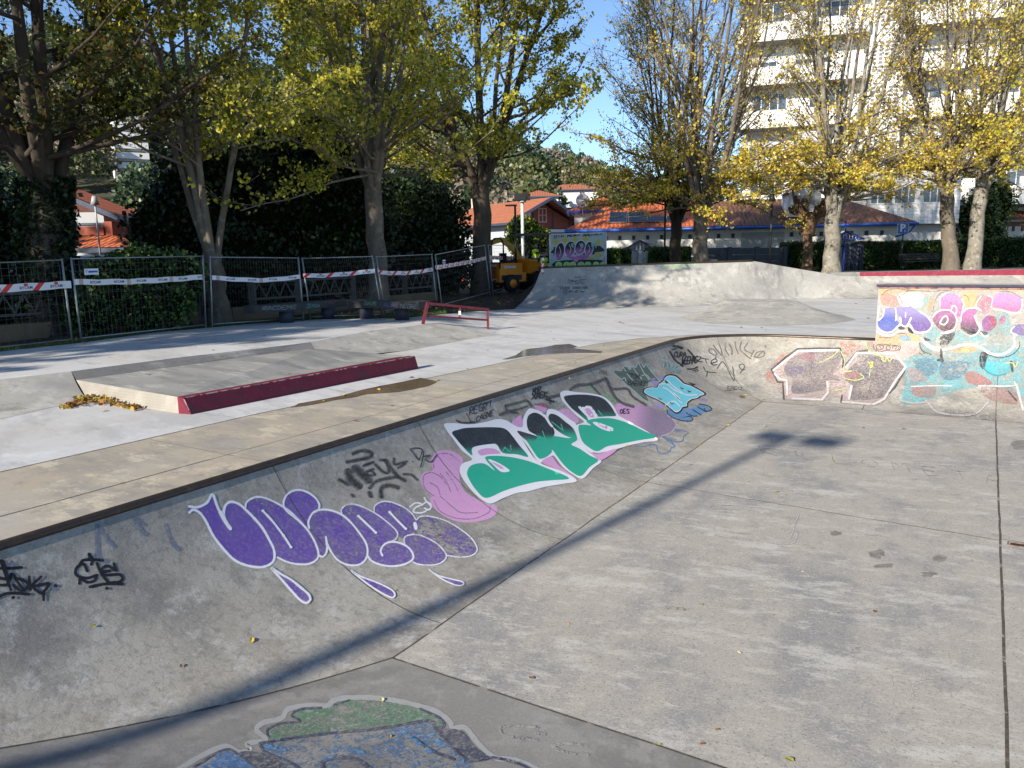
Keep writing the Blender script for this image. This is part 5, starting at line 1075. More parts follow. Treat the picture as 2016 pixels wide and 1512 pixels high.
# gabled porch
def porch(xc, w, zb, h, lab):
    o = None; mb = MB()
    for s_ in (-1, 1):
        mb.bar(E(xc + s_ * w / 2, -.6, zb), E(xc, -.6, zb + h), .07, .09); mb.bar(E(xc + s_ * w / 2, .8, zb), E(xc, .8, zb + h), .07, .09); mb.bar(E(xc + s_ * w / 2, -.6, zb), E(xc + s_ * w / 2, .8, zb), .06, .08)
    mb.bar(E(xc - w / 2, -.6, zb), E(xc + w / 2, -.6, zb), .06, .08); o = mb.build('porch_frame', M_BLUE, cl)
    mb = MB()
    for i in range(11):
        x_ = xc - w / 2 + w * (i + .5) / 11; hh = h * (1 - abs(x_ - xc) / (w / 2)); mb.bar(E(x_, -.59, zb), E(x_, -.59, zb + hh * .95), .04, .03)
    for s_ in (-1, 1): mb.bar(E(xc + s_ * w * .33, -.5, .6), E(xc + s_ * w * .33, -.5, zb), .24, .24); 
    mb.build('porch_slats', M_FRAME, o); mb = MB()
    mb.quad(E(xc - w / 2 - .1, -.75, zb - .0), E(xc, -.75, zb + h + .09), E(xc, .8, zb + h + .09), E(xc - w / 2 - .1, .8, zb)); mb.quad(E(xc, -.75, zb + h + .09), E(xc + w / 2 + .1, -.75, zb), E(xc + w / 2 + .1, .8, zb), E(xc, .8, zb + h + .09)); mb.build('porch_roof', M_WHITE, o)
porch(4.75, 2.3, 2.0, .6, ''); porch(16.9, 1.9, 2.45, .42, '')
# dormer and small tower wing
def dormer(xc, w, z0, h, y0):
    mb = MB(); F1.box(mb, xc - w / 2, xc + w / 2, y0, y0 + 2.5, z0, z0 + h); mb.add([E(xc - w / 2, y0, z0 + h), E(xc + w / 2, y0, z0 + h), E(xc, y0, z0 + h + w * .35)], [(0, 1, 2)]); o = mb.build('dormer', M_WHITE, cl)
    uvq('dormer_roof', [[E(xc - w / 2 - .2, y0 + 2.6, z0 + h - .1), E(xc - w / 2 - .2, y0 - .25, z0 + h - .1), E(xc, y0 - .25, z0 + h + w * .38), E(xc, y0 + 2.6, z0 + h + w * .38)], [E(xc + w / 2 + .2, y0 - .25, z0 + h - .1), E(xc + w / 2 + .2, y0 + 2.6, z0 + h - .1), E(xc, y0 + 2.6, z0 + h + w * .38), E(xc, y0 - .25, z0 + h + w * .38)]], M_TILE2, o)
    mb = MB(); F1.box(mb, xc - w * .3, xc + w * .3, y0 - .03, y0 - .005, z0 + h * .25, z0 + h * .85); mb.build('dormer_vent', M_GREYW, o)
dormer(14.8, 1.9, 3.9, 1.5, 1.2)
# solar panels lie on the orange roof plane
sl_ = nrm(E(0, RD, ZR) - E(0, 0, ZEV)); nn_ = np.cross(F1.x, sl_)
def onroof(x, v, l=.06): return E(x, 0, ZEV) + sl_ * v + nn_ * l
for i in range(4):
    for j in range(2):
        if j == 1 and i > 1: continue
        t = thing('solar_panel', ['dark solar panel in the lower row on the orange roof, %s' % w for w in ('leftmost', 'second from the left', 'third from the left', 'rightmost under the leaves')][i] if j == 0 else ['dark solar panel in the upper row on the orange roof, %s' % w for w in ('the left one', 'the right one')][i], 'solar panel', onroof(2.75 + i * 1.22, 1.0 + j * 1.12), 'solar panels on the orange roof')
        x0 = 2.75 + i * 1.22; v0 = 1.0 + j * 1.12; mb = MB(); mb.add([onroof(x0 + a_, v0 + b_, c_) for c_ in (.05, .10) for a_, b_ in ((0, 0), (1.15, 0), (1.15, 1.05), (0, 1.05))], [(0, 3, 2, 1), (4, 5, 6, 7), (0, 1, 5, 4), (1, 2, 6, 5), (2, 3, 7, 6), (3, 0, 4, 7)]); mb.build('panel_frame', M_FEN, t)
        mb = MB()
        for a_ in range(6):
            for b_ in range(4): q_ = [(.03 + a_ * .184, .03 + b_ * .25), (.03 + a_ * .184 + .176, .03 + b_ * .25), (.03 + a_ * .184 + .176, .27 + b_ * .25), (.03 + a_ * .184, .27 + b_ * .25)]; mb.poly([onroof(x0 + c, v0 + d_, .105) for c, d_ in q_])
        mb.build('cells', flat('solar_cells', (.006, .009, .022), .3, spec=.4), t)
# second orange roofed wing and dish behind
def hip_house(name, label, o, az, w, d, h, hr, wall, tile, wins=(), gable=False, trim=M_DBLUE, ov=.5, chim=None, lean=0, cat='house', balc=None):
    f = FR(o, az); t = thing(name, label, cat, f.p(w / 2, 0, 0)); mb = MB(); f.box(mb, 0, w, 0, d, -.5, h)
    if gable: mb.add([f.p(0, 0, h), f.p(w, 0, h), f.p(w / 2, 0, h + hr * (w / (w + 2 * ov))), f.p(0, d, h), f.p(w, d, h), f.p(w / 2, d, h + hr * (w / (w + 2 * ov)))], [(0, 1, 2), (4, 3, 5)])
    mb.build('wall', wall, t); z = h - .12
    if gable:
        a, b, c, e = f.p(-ov, -ov, z), f.p(-ov, d + ov, z), f.p(w / 2, d + ov, h + hr), f.p(w / 2, -ov * 1.6, h + hr); a2, b2 = f.p(w + ov, -ov, z), f.p(w + ov, d + ov, z); r = uvq('roof', [[b, a, e, c], [a2, b2, c, e]], tile, t)
        mb = MB()
        for s_ in (0, 1): A_ = [a, a2][s_]; mb.bar(A_ - [0, 0, .1], e - [0, 0, .1], .14, .22)
        mb.bar(a - [0, 0, .09], b - [0, 0, .09], .12, .18); mb.bar(a2 - [0, 0, .09], b2 - [0, 0, .09], .12, .18); mb.build('eaves', trim, r)
    else:
        k = min(w, d) / 2 + ov; A, B2, C, D = f.p(-ov, -ov, z), f.p(w + ov, -ov, z), f.p(w + ov, d + ov, z), f.p(-ov, d + ov, z)
        if w >= d: r1, r2 = f.p(-ov + k, d / 2, h + hr), f.p(w + ov - k, d / 2, h + hr); Q = [[A, B2, r2, r1], [B2, C, r2], [C, D, r1, r2], [D, A, r1]]
        else: r1, r2 = f.p(w / 2, -ov + k, h + hr), f.p(w / 2, d + ov - k, h + hr); Q = [[A, B2, r1], [B2, C, r2, r1], [C, D, r2], [D, A, r1, r2]]
        r = uvq('roof', Q, tile, t); mb = MB()
        for u_, v_ in ((A, B2), (B2, C), (D, A)): mb.bar(u_ - [0, 0, .09], v_ - [0, 0, .09], .12, .18)
        mb.build('eaves', trim, r)
    for wn_ in wins: f.window(t, *wn_[:5], y=-.0, bars=1, fm=wn_[5] if len(wn_) > 5 else None)
    if chim:
        for cx, cy, ch in chim: mb = MB(); f.box(mb, cx, cx + .7, cy, cy + .6, h + .2, h + hr + ch); mb.build('chimney', wall, r)
    return t, f
c = atY(1131, 412, 58); hip_house('house', 'small orange roofed wing with blue eaves behind the left end of the white clinic', (c[0], 58, .5), 95, 4.0, 4, c[2] - .5, 1.0, M_WHITE, M_TILE, [(1.2, 2.6, 1.0, .8, 2)], trim=M_BLUE)
mb = MB(); d0 = atY(1147, 402, 56.5); mb.smooth = True
mb.tube([d0 - [0, 0, .9], d0], .03, 6); rows = [[d0 + np.array([math.cos(a) * r, -.1 - .12 * (1 - r / .5), .25 + math.sin(a) * r]) for a in frange(0, 2 * math.pi, 16)] for r in (.02, .2, .35, .5)]; strip(mb, rows)
tag(mb.build('satellite_dish', flat('dish_white', (.55, .5, .48))), 'satellite dish standing on the small orange roof behind the clinic', 'satellite dish')
# --- chalet with brick gable
az = 58; Yc = 64; gl = atY(1008, 436, Yc); w = 6.0; gr_ = gl + np.array([math.sin(R_(az)), math.cos(R_(az)), 0]) * w; hz_ = gl[2] - .4; apex = atY(1077, 390, Yc + 1.6)[2]
ch, fch = hip_house('chalet', 'chalet with a brick gable over grey walls and a large orange roof', (gl[0], gl[1], .4), az, w, 10.5, hz_, apex - .4 - hz_, M_GREYW, M_TILE3, [(w * .5, hz_ - .1 + .1, .75, 1.05, 2), (w * .3, 1.2, 1.0, 1.5, 2), (w * .62, 1.2, 1.0, 1.5, 2)], gable=True, ov=.85)
mb = MB(); k_ = (apex - .4 - hz_) * (w / (w + 1.7)); mb.add([fch.p(.05, -.03, hz_ - .5), fch.p(w - .05, -.03, hz_ - .5), fch.p(w - .05, -.03, hz_), fch.p(w / 2, -.03, hz_ + k_ - .05), fch.p(.05, -.03, hz_)], [(0, 1, 2, 3, 4)]); mb.build('brick_gable', M_BRICK, ch)
mb = MB(); fch.box(mb, 0, w, -.07, -.01, hz_ - .62, hz_ - .5); fch.box(mb, 0, w, -.07, -.01, hz_ - .95, hz_ - .88)
for xx in (.25, w * .33, w * .66, w - .3): fch.box(mb, xx, xx + .14, -.069, -.012, hz_ - .5, hz_ + .7 if .3 < xx < w - .5 else hz_)
mb.build('timber_trim', M_DBLUE, ch); mb = MB(); fch.box(mb, w * .12, w * .3, -.06, -.035, hz_ - .2, hz_ + .75); mb.build('white_shutter', M_FRAME, ch)
mb = MB(); fch.box(mb, .02, w - .02, -.05, -.02, hz_ - .88, hz_ - .62); mb.build('white_band', M_WHITE, ch)
hip_house('house', 'cream house with an orange hip roof and white balconies left of the chalet', (atY(878, 450, 80)[0], 80, .3), 92, 9, 8, atY(930, 437, 80)[2], 1.7, M_PINKW, M_TILE3, [(1.3, 3.0, .9, 1.2, 2), (3.6, 3.0, .9, 1.2, 2), (1.3, .8, .9, 1.2, 2), (3.6, .8, .9, 1.2, 2), (5.6, 3.0, .9, 1.2, 2)], chim=[(2.4, 3, .5)])
# --- left edge white house with porch
lh, f = hip_house('house', 'white and grey house with a brick corner and orange tiled gable roof at the left', (atY(52, 500, 36)[0], 36, -.3), 97, 3.6, 7, atY(100, 425, 36)[2] + .0, .9, M_WHITE, M_TILE3, [(1.0, 1.0, .9, 1.2, 2), (2.4, 3.3, .8, .9, 2)], gable=True, ov=.7)
a_ = atY(147, 500, 34); f2 = FR((a_[0], 34, -.3), 92); lg = thing('house', 'grey rendered house part with a tiled porch roof right of the thick ivy-clad trunk', 'house', f2.p(1, 0, 0))
zt_ = atY(150, 395, 34)[2] + .3; mb = MB(); f2.box(mb, 0, 1.45, 0, 6, -.5, zt_ - .5); mb.build('wall', M_GREYW, lg); mb = MB(); f2.box(mb, 1.45, 1.8, -.05, 6, -.5, zt_ - .9); mb.build('brick_corner', M_BRICK, lg)
mb = MB(); f2.box(mb, -.02, 1.47, -.06, -.01, zt_ - 1.35, zt_ - 1.2); f2.box(mb, -.02, 1.47, -.06, -.01, zt_ - 1.05, zt_ - .95); mb.build('trim_band', M_DBLUE, lg)
zz = atY(150, 368, 34)[2] + .3; ze = atY(250, 425, 34)[2] + .3
uvq('roof', [[f2.p(2.6, -.9, ze), f2.p(2.6, 1.6, ze), f2.p(-.3, 1.6, zz), f2.p(-.3, -.9, zz)]], M_TILE, lg); mb = MB(); mb.bar(f2.p(2.6, -.92, ze - .14), f2.p(-.3, -.92, zz - .14), .1, .2); mb.build('eaves', M_DBLUE, lg)
zp = atY(200, 487, 32)[2] + .3; zp2 = atY(200, 464, 34)[2] + .3
uvq('porch_roof', [[f2.p(-.05, -2.2, zp), f2.p(3.4, -2.2, zp), f2.p(1.9, -.05, zp2), f2.p(-.05, -.05, zp2)], [f2.p(3.4, -2.2, zp), f2.p(3.4, 1, zp), f2.p(1.9, -.05, zp2)]], M_TILE, lg)
mb = MB(); mb.bar(f2.p(-.05, -2.2, zp - .12), f2.p(3.4, -2.2, zp - .12), .1, .18); mb.bar(f2.p(.05, -2.1, -.3), f2.p(.05, -2.1, zp - .1), .12, .12); mb.bar(f2.p(3.2, -2.1, -.3), f2.p(3.2, -2.1, zp - .1), .12, .12); mb.build('porch_frame', M_DBLUE, lg)
mb = MB(); f2.box(mb, 0, 1.45, -.12, -.02, zp2 + .02, zp2 + .4); mb.build('balcony_band', M_BRICK, lg)
f2.window(lg, .75, 1.1, .9, 1.0, 2, -.01, 1)
mb = MB(); mb.box((f2.o[0] + 2.2, 37, 0), (f2.o[0] + 7.5, 41, zp2 - .1)); gr = mb.build('shed', M_GREYW); tag(gr, 'low building with a dark ribbed metal roof right of the tiled porch', 'shed')
mb = MB(); X0 = f2.o[0] + 2.0
for k in range(20): mb.box((X0 + k * .29, 36.5, zp2 - .08), (X0 + k * .29 + .25, 41.5, zp2 + .02 + .02 * (k % 2)))
mb.build('ribbed_roof', flat('ribbed_metal', (.10, .10, .12), .5), gr)
lamp('thin pale pole in front of the porch roof at the left', 187, 402, 520, 30, flat('pole_pale', (.4, .4, .4)), 'none', .035)
# white car behind the laurel
def car(label, o, rz, m):
    t = thing('parked_car', label, 'car', o, None, rz); L_ = lambda x, y, z: (x, y, z)
    prof = [(-2.1, .3), (-2.1, .75), (-1.9, .95), (-1.3, 1.0), (-.7, 1.42), (.6, 1.45), (1.4, 1.02), (2.0, .9), (2.15, .6), (2.15, .3)]
    mb = MB(); n = len(prof); mb.add([(x, s_ * (.82 if z < 1.1 else .66), z) for s_ in (-1, 1) for x, z in prof], [tuple(range(n)), tuple(range(2 * n - 1, n - 1, -1))] + [(i, n + i, n + (i + 1) % n, (i + 1) % n) for i in range(n)]); mb.build('body', m, t, world=False)
    for s_ in (-1, 1):
        mb = MB(); mb.poly([(x, s_ * (.835 - (z - 1.0) * .38), z) for x, z in ((-1.15, 1.02), (-.65, 1.36), (.55, 1.38), (1.2, 1.02))]); mb.build('side_window', M_GLASS, t, world=False)
        for x in (-1.3, 1.35):
            mb = MB(); mb.smooth = True; mb.tube([(x, s_ * .66, .32), (x, s_ * .85, .32)], .32, 18); w_ = mb.build('wheel', M_BLK, t, world=False); mb = MB(); mb.tube([(x, s_ * .80, .32), (x, s_ * .86, .32)], .18, 12); mb.build('rim', M_FEN, w_, world=False)
    mb = MB(); mb.poly([(1.42, -.6, 1.04), (1.42, .6, 1.04), (.7, .55, 1.44), (.7, -.55, 1.44)]); mb.build('windscreen', M_GLASS, t, world=False); return t
cp = atY(197, 512, 25); car('white parked car half hidden behind the laurel at the left', (cp[0], 25, cp[2] - 1.28), R_(10), flat('car_white', (.7, .72, .72), .3))
# --- the tall white tiled block on the right
T0 = np.array([atY(1446, 300, 60)[0], 60.0, .6]); FT = FR(T0, 107.5); tw = thing('apartment_tower', 'tall white tiled apartment block with recessed dark balconies rising behind the clinic', 'apartment block', FT.p(12, 0, 0))
def gridmat(name, c, w=.30, h=.20):
    m, t, b, out = newmat(name); geo = t.nodes.new('ShaderNodeNewGeometry'); mp = t.nodes.new('ShaderNodeMapping'); mp.vector_type = 'TEXTURE'; mp.inputs['Rotation'].default_value = (0, 0, R_(90 - 107.5)); t.links.new(geo.outputs['Position'], mp.inputs[0])
    sx = t.nodes.new('ShaderNodeSeparateXYZ'); t.links.new(mp.outputs[0], sx.inputs[0]); ad = t.nodes.new('ShaderNodeMath'); t.links.new(sx.outputs[0], ad.inputs[0]); t.links.new(sx.outputs[1], ad.inputs[1]); cb = t.nodes.new('ShaderNodeCombineXYZ'); t.links.new(ad.outputs[0], cb.inputs[0]); t.links.new(sx.outputs[2], cb.inputs[1])
    br = t.nodes.new('ShaderNodeTexBrick'); br.offset = 0; br.inputs['Scale'].default_value = 1; br.inputs['Brick Width'].default_value = w; br.inputs['Row Height'].default_value = h; br.inputs['Mortar Size'].default_value = .012
    br.inputs['Color1'].default_value = (*c, 1); br.inputs['Color2'].default_value = (*[x * .95 for x in c], 1); br.inputs['Mortar'].default_value = (*[x * .62 for x in c], 1); t.links.new(cb.outputs[0], br.inputs[0])
    cc = mixc(t, ramp(t, noise(t, .5, 6), .5, .7, 0, .35), br.outputs[0], (.5, .48, .45)); t.links.new(cc, b.inputs['Base Color']); b.inputs['Roughness'].default_value = .35; return m
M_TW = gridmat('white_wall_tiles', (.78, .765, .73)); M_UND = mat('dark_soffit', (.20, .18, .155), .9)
M_BLG = mat('blue_glass_balcony', (.18, .27, .36), .2, [(1, (.3, .4, .48), .4, .6, .7)], spec=.6)
mb = MB(); FT.box(mb, .6, 30, 1.6, 12, -.5, 34); FT.box(mb, 9.0, 11.3, .35, 1.6, 6.2, 34); mb.build('wall', M_TW, tw)
zf = [4.1 + 3.05 * k for k in range(9)]
for k, z in enumerate(zf):
    for j, (x0, x1, yy) in enumerate(((0, 9.0, .0), (11.3, 21.0, -.5), (21.4, 31, .1))):
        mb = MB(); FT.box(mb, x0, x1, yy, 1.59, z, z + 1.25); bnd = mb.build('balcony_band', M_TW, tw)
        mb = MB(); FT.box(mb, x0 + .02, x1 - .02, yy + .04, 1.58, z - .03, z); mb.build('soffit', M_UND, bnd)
        if j == 0: xs_ = (1.6, 5.3) if k % 2 else (2.4, 6.4); 
        elif j == 1: xs_ = (13.2, 17.6)
        else: xs_ = (23.5, 27)
        for xx in xs_:
            FT.window(tw, xx, z + 1.28, 2.4 if (k + int(xx)) % 3 else 1.6, 1.35, 4 if (k + int(xx)) % 3 else 2, y=(.45 if (k + j + int(xx)) % 3 == 0 else 1.55), sh=(.0, .3, .0, .55)[(k * 2 + int(xx)) % 4])
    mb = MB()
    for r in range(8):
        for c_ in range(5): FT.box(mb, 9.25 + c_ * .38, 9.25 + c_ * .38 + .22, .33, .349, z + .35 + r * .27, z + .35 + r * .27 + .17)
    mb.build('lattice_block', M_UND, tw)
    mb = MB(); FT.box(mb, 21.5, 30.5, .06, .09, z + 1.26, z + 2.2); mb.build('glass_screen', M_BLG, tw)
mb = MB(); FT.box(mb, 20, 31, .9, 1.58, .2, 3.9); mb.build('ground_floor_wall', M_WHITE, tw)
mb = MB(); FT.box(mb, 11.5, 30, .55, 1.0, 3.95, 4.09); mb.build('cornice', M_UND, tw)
# annex of the tower at clinic height
AN = FR((atY(1700, 500, 51)[0], 51, .6), 93); an = thing('tiled_annex', 'white tiled annex with a strip of windows above the clinic roof end', 'building', AN.p(3, 0, 0)); za = atY(1800, 441, 51)[2] - .6; zt3 = atY(1800, 372, 51)[2] - .6
mb = MB(); AN.box(mb, 0, 5.9, 0, 6, za, zt3 + 1.2); mb.build('wall', M_TW, an); mb = MB(); AN.box(mb, 0, 6.0, .8, 6, -.2, za - .02); mb.build('lower_wall', M_WHITE, an); mb = MB(); AN.box(mb, -.02, 5.92, -.02, 6, za - .03, za - .001); mb.build('soffit', M_UND, an)
for i, xx in enumerate((.9, 2.4, 4.2)): AN.window(an, xx, za + 1.35, 1.3, 1.05, 3, -.0)
for xx in (1.9, 3.1): AN.window(an, xx, .5, .8, 1.0, 1, .78)
# house at the far right
c = atY(1967, 500, 55); hip_house('house', 'house with tiled roof and brown timbered upper wall at the right edge', (c[0], 55, .5), 93, 9, 8, atY(1990, 424, 55)[2] - .5, 1.6, mat('ochre_wall', (.62, .56, .44), .85), M_TILE3, [(1.6, .9, .9, 1.2, 2), (4.5, .9, .9, 1.2, 2)], trim=flat('brown_trim', (.10, .04, .02)), ov=.5)
mb = MB(); fh = FR((c[0], 55, .5), 93); zh = atY(1990, 424, 55)[2] - .5
fh.box(mb, 0, 9, -.05, -.005, zh - .75, zh - .45)
for k in range(14): fh.box(mb, .1 + k * .62, .28 + k * .62, -.05, -.006, zh - 1.1, zh - .75)
tag(mb.build('timber_band', flat('brown_timber', (.12, .05, .03))), 'brown timber band with short posts under the far right roof', 'timber band')
shrub('garden_tree', 'dark green leafy tree between the spotted trunk and the far right house', [B(1925, 430, 51, 1.5, 1.3, 2.0), B(1955, 400, 52, 1.6, 1.3, 1.8), B(1940, 470, 50, 1.4, 1.2, 1.4)], 6000, 'hedge', .16, None, None, 'tree')
# grey fence, dark gate, white gate
def wallrun(name, label, x0, x1, y0, y1, Y0, Y1, zb, m, cat, posts=0, pm=None, part='panel'):
    a, b = atY(x0, y0, Y0), atY(x1, y1, Y1); d = nrm((b - a) * [1, 1, 0]); n_ = np.array([-d[1], d[0], 0]); t = thing(name, label, cat, ((a + b) / 2 * [1, 1, 0]) + [0, 0, zb]); L_ = np.linalg.norm((b - a)[:2]); ps = max(posts, 1)
    for i in range(ps):
        A, B_ = a + (b - a) * i / ps, a + (b - a) * (i + 1) / ps; mb = MB()
        for k in range(4):
            z0, z1 = zb + (A[2] - zb) * k / 4, zb + (A[2] - zb) * (k + 1) / 4 - .012; mb.prism([A[:2], B_[:2], (B_ + n_ * .06)[:2], (A + n_ * .06)[:2]], z0, z1)
        mb.build(part, m, t)
    for i in range(posts + 1 if posts else 0):
        A = a + (b - a) * i / posts; mb = MB(); mb.box((A[0] - .11, A[1] - .1, zb), (A[0] + .11, A[1] + .16, A[2] + .06)); mb.build('post', pm or m, t)
    return t
M_GF = mat('grey_fence', (.065, .075, .09), .7, [(1.5, (.10, .115, .13), .45, .65, .7), (4, (.045, .05, .06), .5, .7, .5)])
wallrun('garden_fence', 'dark grey panel fence right of the close pair of trunks', 1382, 1546, 489, 487, 43, 42.5, .6, M_GF, 'fence', 3)
wallrun('dark_gate', 'dark grey double gate between the blue post and the long clipped hedge', 1665, 1696, 481, 481, 43, 43, .6, M_GF, 'gate', 2, flat('gate_post', (.02, .025, .05)), 'leaf')
wallrun('white_gate', 'pale grey gate between the two clipped hedges left of the close pair of trunks', 1245, 1275, 496, 496, 43.3, 43.3, .6, flat('gate_pale', (.42, .44, .46)), 'gate', 2, flat('gate_pale_post', (.5, .5, .5)), 'leaf')
# apartment blocks on the hillside
def block(label, px0, px1, ytop, ybot, Y, m, nb):
    a, b = atY(px0, ybot, Y), atY(px1, ybot, Y + 3); zt = atY(px0, ytop, Y)[2]; az = math.degrees(math.atan2(b[0] - a[0], b[1] - a[1])); f = FR((a[0], a[1], 0), az); w = np.linalg.norm((b - a)[:2]); t = thing('apartment_block', label, 'apartment block', a)
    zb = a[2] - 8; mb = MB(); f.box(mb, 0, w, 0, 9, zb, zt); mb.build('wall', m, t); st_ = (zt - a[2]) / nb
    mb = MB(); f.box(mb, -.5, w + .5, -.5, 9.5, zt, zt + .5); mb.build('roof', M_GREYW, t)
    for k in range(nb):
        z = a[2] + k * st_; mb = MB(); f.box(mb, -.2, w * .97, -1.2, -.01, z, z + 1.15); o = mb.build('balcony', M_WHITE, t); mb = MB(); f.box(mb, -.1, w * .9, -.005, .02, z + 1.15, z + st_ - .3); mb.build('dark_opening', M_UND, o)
    return t
block('white balconied apartment block on the hillside, seen left of the straight bare trunk', 668, 727, 240, 395, 150, M_PINKW, 9)
block('white balconied apartment block on the hillside, seen left of the forked tree', 236, 300, 232, 372, 150, M_WHITE, 7)
for (px, py, w, Y, lab) in ((735, 372, 9, 130, 'distant orange roofed house just right of the straight bare trunk'), (1060, 385, 6, 120, 'distant white and brick house above the chalet roof'), (1125, 372, 9, 135, 'distant long white house above the small orange wing')):
    c = atY(px, py, Y); hip_house('house', lab, (c[0] - w / 2, Y, c[2] - 2.6), 93, w, 6, 2.6, 1.0, M_BRICK if px == 735 else M_WHITE, M_TILE3, [(w * .3, 1.0, .9, 1.1, 2), (w * .7, 1.0, .9, 1.1, 2)])
# far pavement and road behind the dumper
mb = MB(); mb.quad((-9, 43, .30), (6, 43, .30), (8, 60, .32), (-12, 60, .32)); tag(mb.build('road', M_DECK), kind='structure')
mb = MB(); mb.prism([(-9, 42.5), (3, 42.5), (3, 42.8), (-9, 42.8)], .1, .46); tag(mb.build('kerb', M_PAD), kind='structure')
cn = at(913, 556, .33); t = thing('traffic_cone', 'small orange traffic cone on the road left of the fork-trunked tree', 'traffic cone', cn); mb = MB(); mb.smooth = True; mb.tube([cn + [0, 0, .03], cn + [0, 0, .6]], [.17, .03], 14); mb.build('cone', flat('cone_orange', (.8, .12, .03)), t); mb = MB(); mb.box(cn + [-.2, -.2, 0], cn + [.2, .2, .03]); mb.build('base', M_BLK, t)
# ---------------------------------------------------------------- spray paint laid on the concrete
from mathutils.bvhtree import BVHTree
def bvh_of(objs):
    V = []; Fc = []
    for o in objs:
        b = len(V); off = wl(o); V += [v.co + off for v in o.data.vertices]; Fc += [tuple(b + i for i in p.vertices) for p in o.data.polygons]
    return BVHTree.FromPolygons(V, Fc)
block_o = [c for c in blk.children if c.name.startswith('concrete_block')][0]
BV_BOWL = bvh_of([wall_o, bank_o, floor_o, block_o]); BV_QP = bvh_of([c for c in qp.children if c.name.startswith('ramp_surface')])
BV_PAD = bvh_of([c for c in pad.children if c.name.startswith('ledge')]); BV_BOARD = bvh_of([c for c in gp.children if c.name.startswith('board')])
BV_BENCH = bvh_of([c for b_ in (bench1, bench2) for c in b_.children if c.name.startswith('seat_slab')])
m, t, b, out = newmat('spray_paint'); M_PAINT = m
a1 = t.nodes.new('ShaderNodeAttribute'); a1.attribute_name = 'col'; a2 = t.nodes.new('ShaderNodeAttribute'); a2.attribute_name = 'wear'
n0 = noise(t, 5, 8, .75); dm = t.nodes.new('ShaderNodeMath'); dm.operation = 'MULTIPLY'; t.links.new(ramp(t, n0, .4, .65, 0, 1), dm.inputs[0]); t.links.new(ramp(t, a2.outputs['Fac'], 0, .3, .04, .34), dm.inputs[1])
cc = mixc(t, dm.outputs[0], a1.outputs[0], (.28, .26, .24))
spk = t.nodes.new('ShaderNodeMath'); spk.operation = 'MULTIPLY'; t.links.new(a2.outputs['Fac'], spk.inputs[0]); t.links.new(ramp(t, noise(t, 28, 8, .8, off=6), .5, .6, 0, 1.6), spk.inputs[1]); spk.use_clamp = True
cc = mixc(t, spk.outputs[0], cc, (.36, .35, .33)); spk2 = t.nodes.new('ShaderNodeMath'); spk2.operation = 'MULTIPLY'; t.links.new(a2.outputs['Fac'], spk2.inputs[0]); t.links.new(ramp(t, noise(t, 17, 9, .85, off=16), .54, .6, 0, 1.5), spk2.inputs[1]); spk2.use_clamp = True
cc = mixc(t, spk2.outputs[0], cc, (.10, .11, .12)); t.links.new(cc, b.inputs['Base Color']); b.inputs['Roughness'].default_value = .6; b.inputs['Specular IOR Level'].default_value = .25
def mth(op, x, y):
    n = t.nodes.new('ShaderNodeMath'); n.operation = op
    for i, q_ in enumerate((x, y)):
        if isinstance(q_, (int, float)): n.inputs[i].default_value = q_
        else: t.links.new(q_, n.inputs[i])
    return n.outputs[0]
nA = noise(t, 22, 9, .8); nB = noise(t, 2.2, 6, .65, off=4); nC = noise(t, 70, 4, .7, off=2)
nn2 = mth('ADD', mth('ADD', mth('MULTIPLY', nA, .5), mth('MULTIPLY', nB, .25)), mth('MULTIPLY', nC, .25))      # about .5 +- .1
th = mth('ADD', mth('MULTIPLY', a2.outputs['Fac'], .30), .36)
al = mth('MULTIPLY', mth('SUBTRACT', nn2, th), 22.0); cl_ = t.nodes.new('ShaderNodeClamp'); t.links.new(mth('ADD', al, .5), cl_.inputs[0])
sp = t.nodes.new('ShaderNodeBsdfTransparent'); mx = t.nodes.new('ShaderNodeMixShader'); t.links.new(mth('MULTIPLY', mth('MULTIPLY', cl_.outputs[0], a1.outputs['Alpha']), .95), mx.inputs[0]); t.links.new(sp.outputs[0], mx.inputs[1]); t.links.new(b.outputs[0], mx.inputs[2]); t.links.new(mx.outputs[0], out.inputs[0])
def cat_rom(P, n=6, closed=False):
    P = [np.array(p, float) for p in P]
    if len(P) < 3: return [P[0] + (P[-1] - P[0]) * i / n for i in range(n + 1)] if len(P) == 2 else P
    out = []; N = len(P); rngi = range(N if closed else N - 1)
    for i in rngi:
        p0 = P[i - 1] if (closed or i > 0) else P[0] * 2 - P[1]; p1 = P[i]; p2 = P[(i + 1) % N]; p3 = P[(i + 2) % N] if (closed or i + 2 < N) else P[-1] * 2 - P[-2]
        for k in range(n):
            s = k / n; out.append(.5 * (2 * p1 + (p2 - p0) * s + (2 * p0 - 5 * p1 + 4 * p2 - p3) * s * s + (3 * p1 - p0 - 3 * p2 + p3) * s ** 3))
    if not closed: out.append(P[-1])
    return out
def inpoly(p, L):
    c = False; j = len(L) - 1
    for i in range(len(L)):
        if (L[i][1] > p[1]) != (L[j][1] > p[1]) and p[0] < (L[j][0] - L[i][0]) * (p[1] - L[i][1]) / (L[j][1] - L[i][1]) + L[i][0]: c = not c
        j = i
    return c
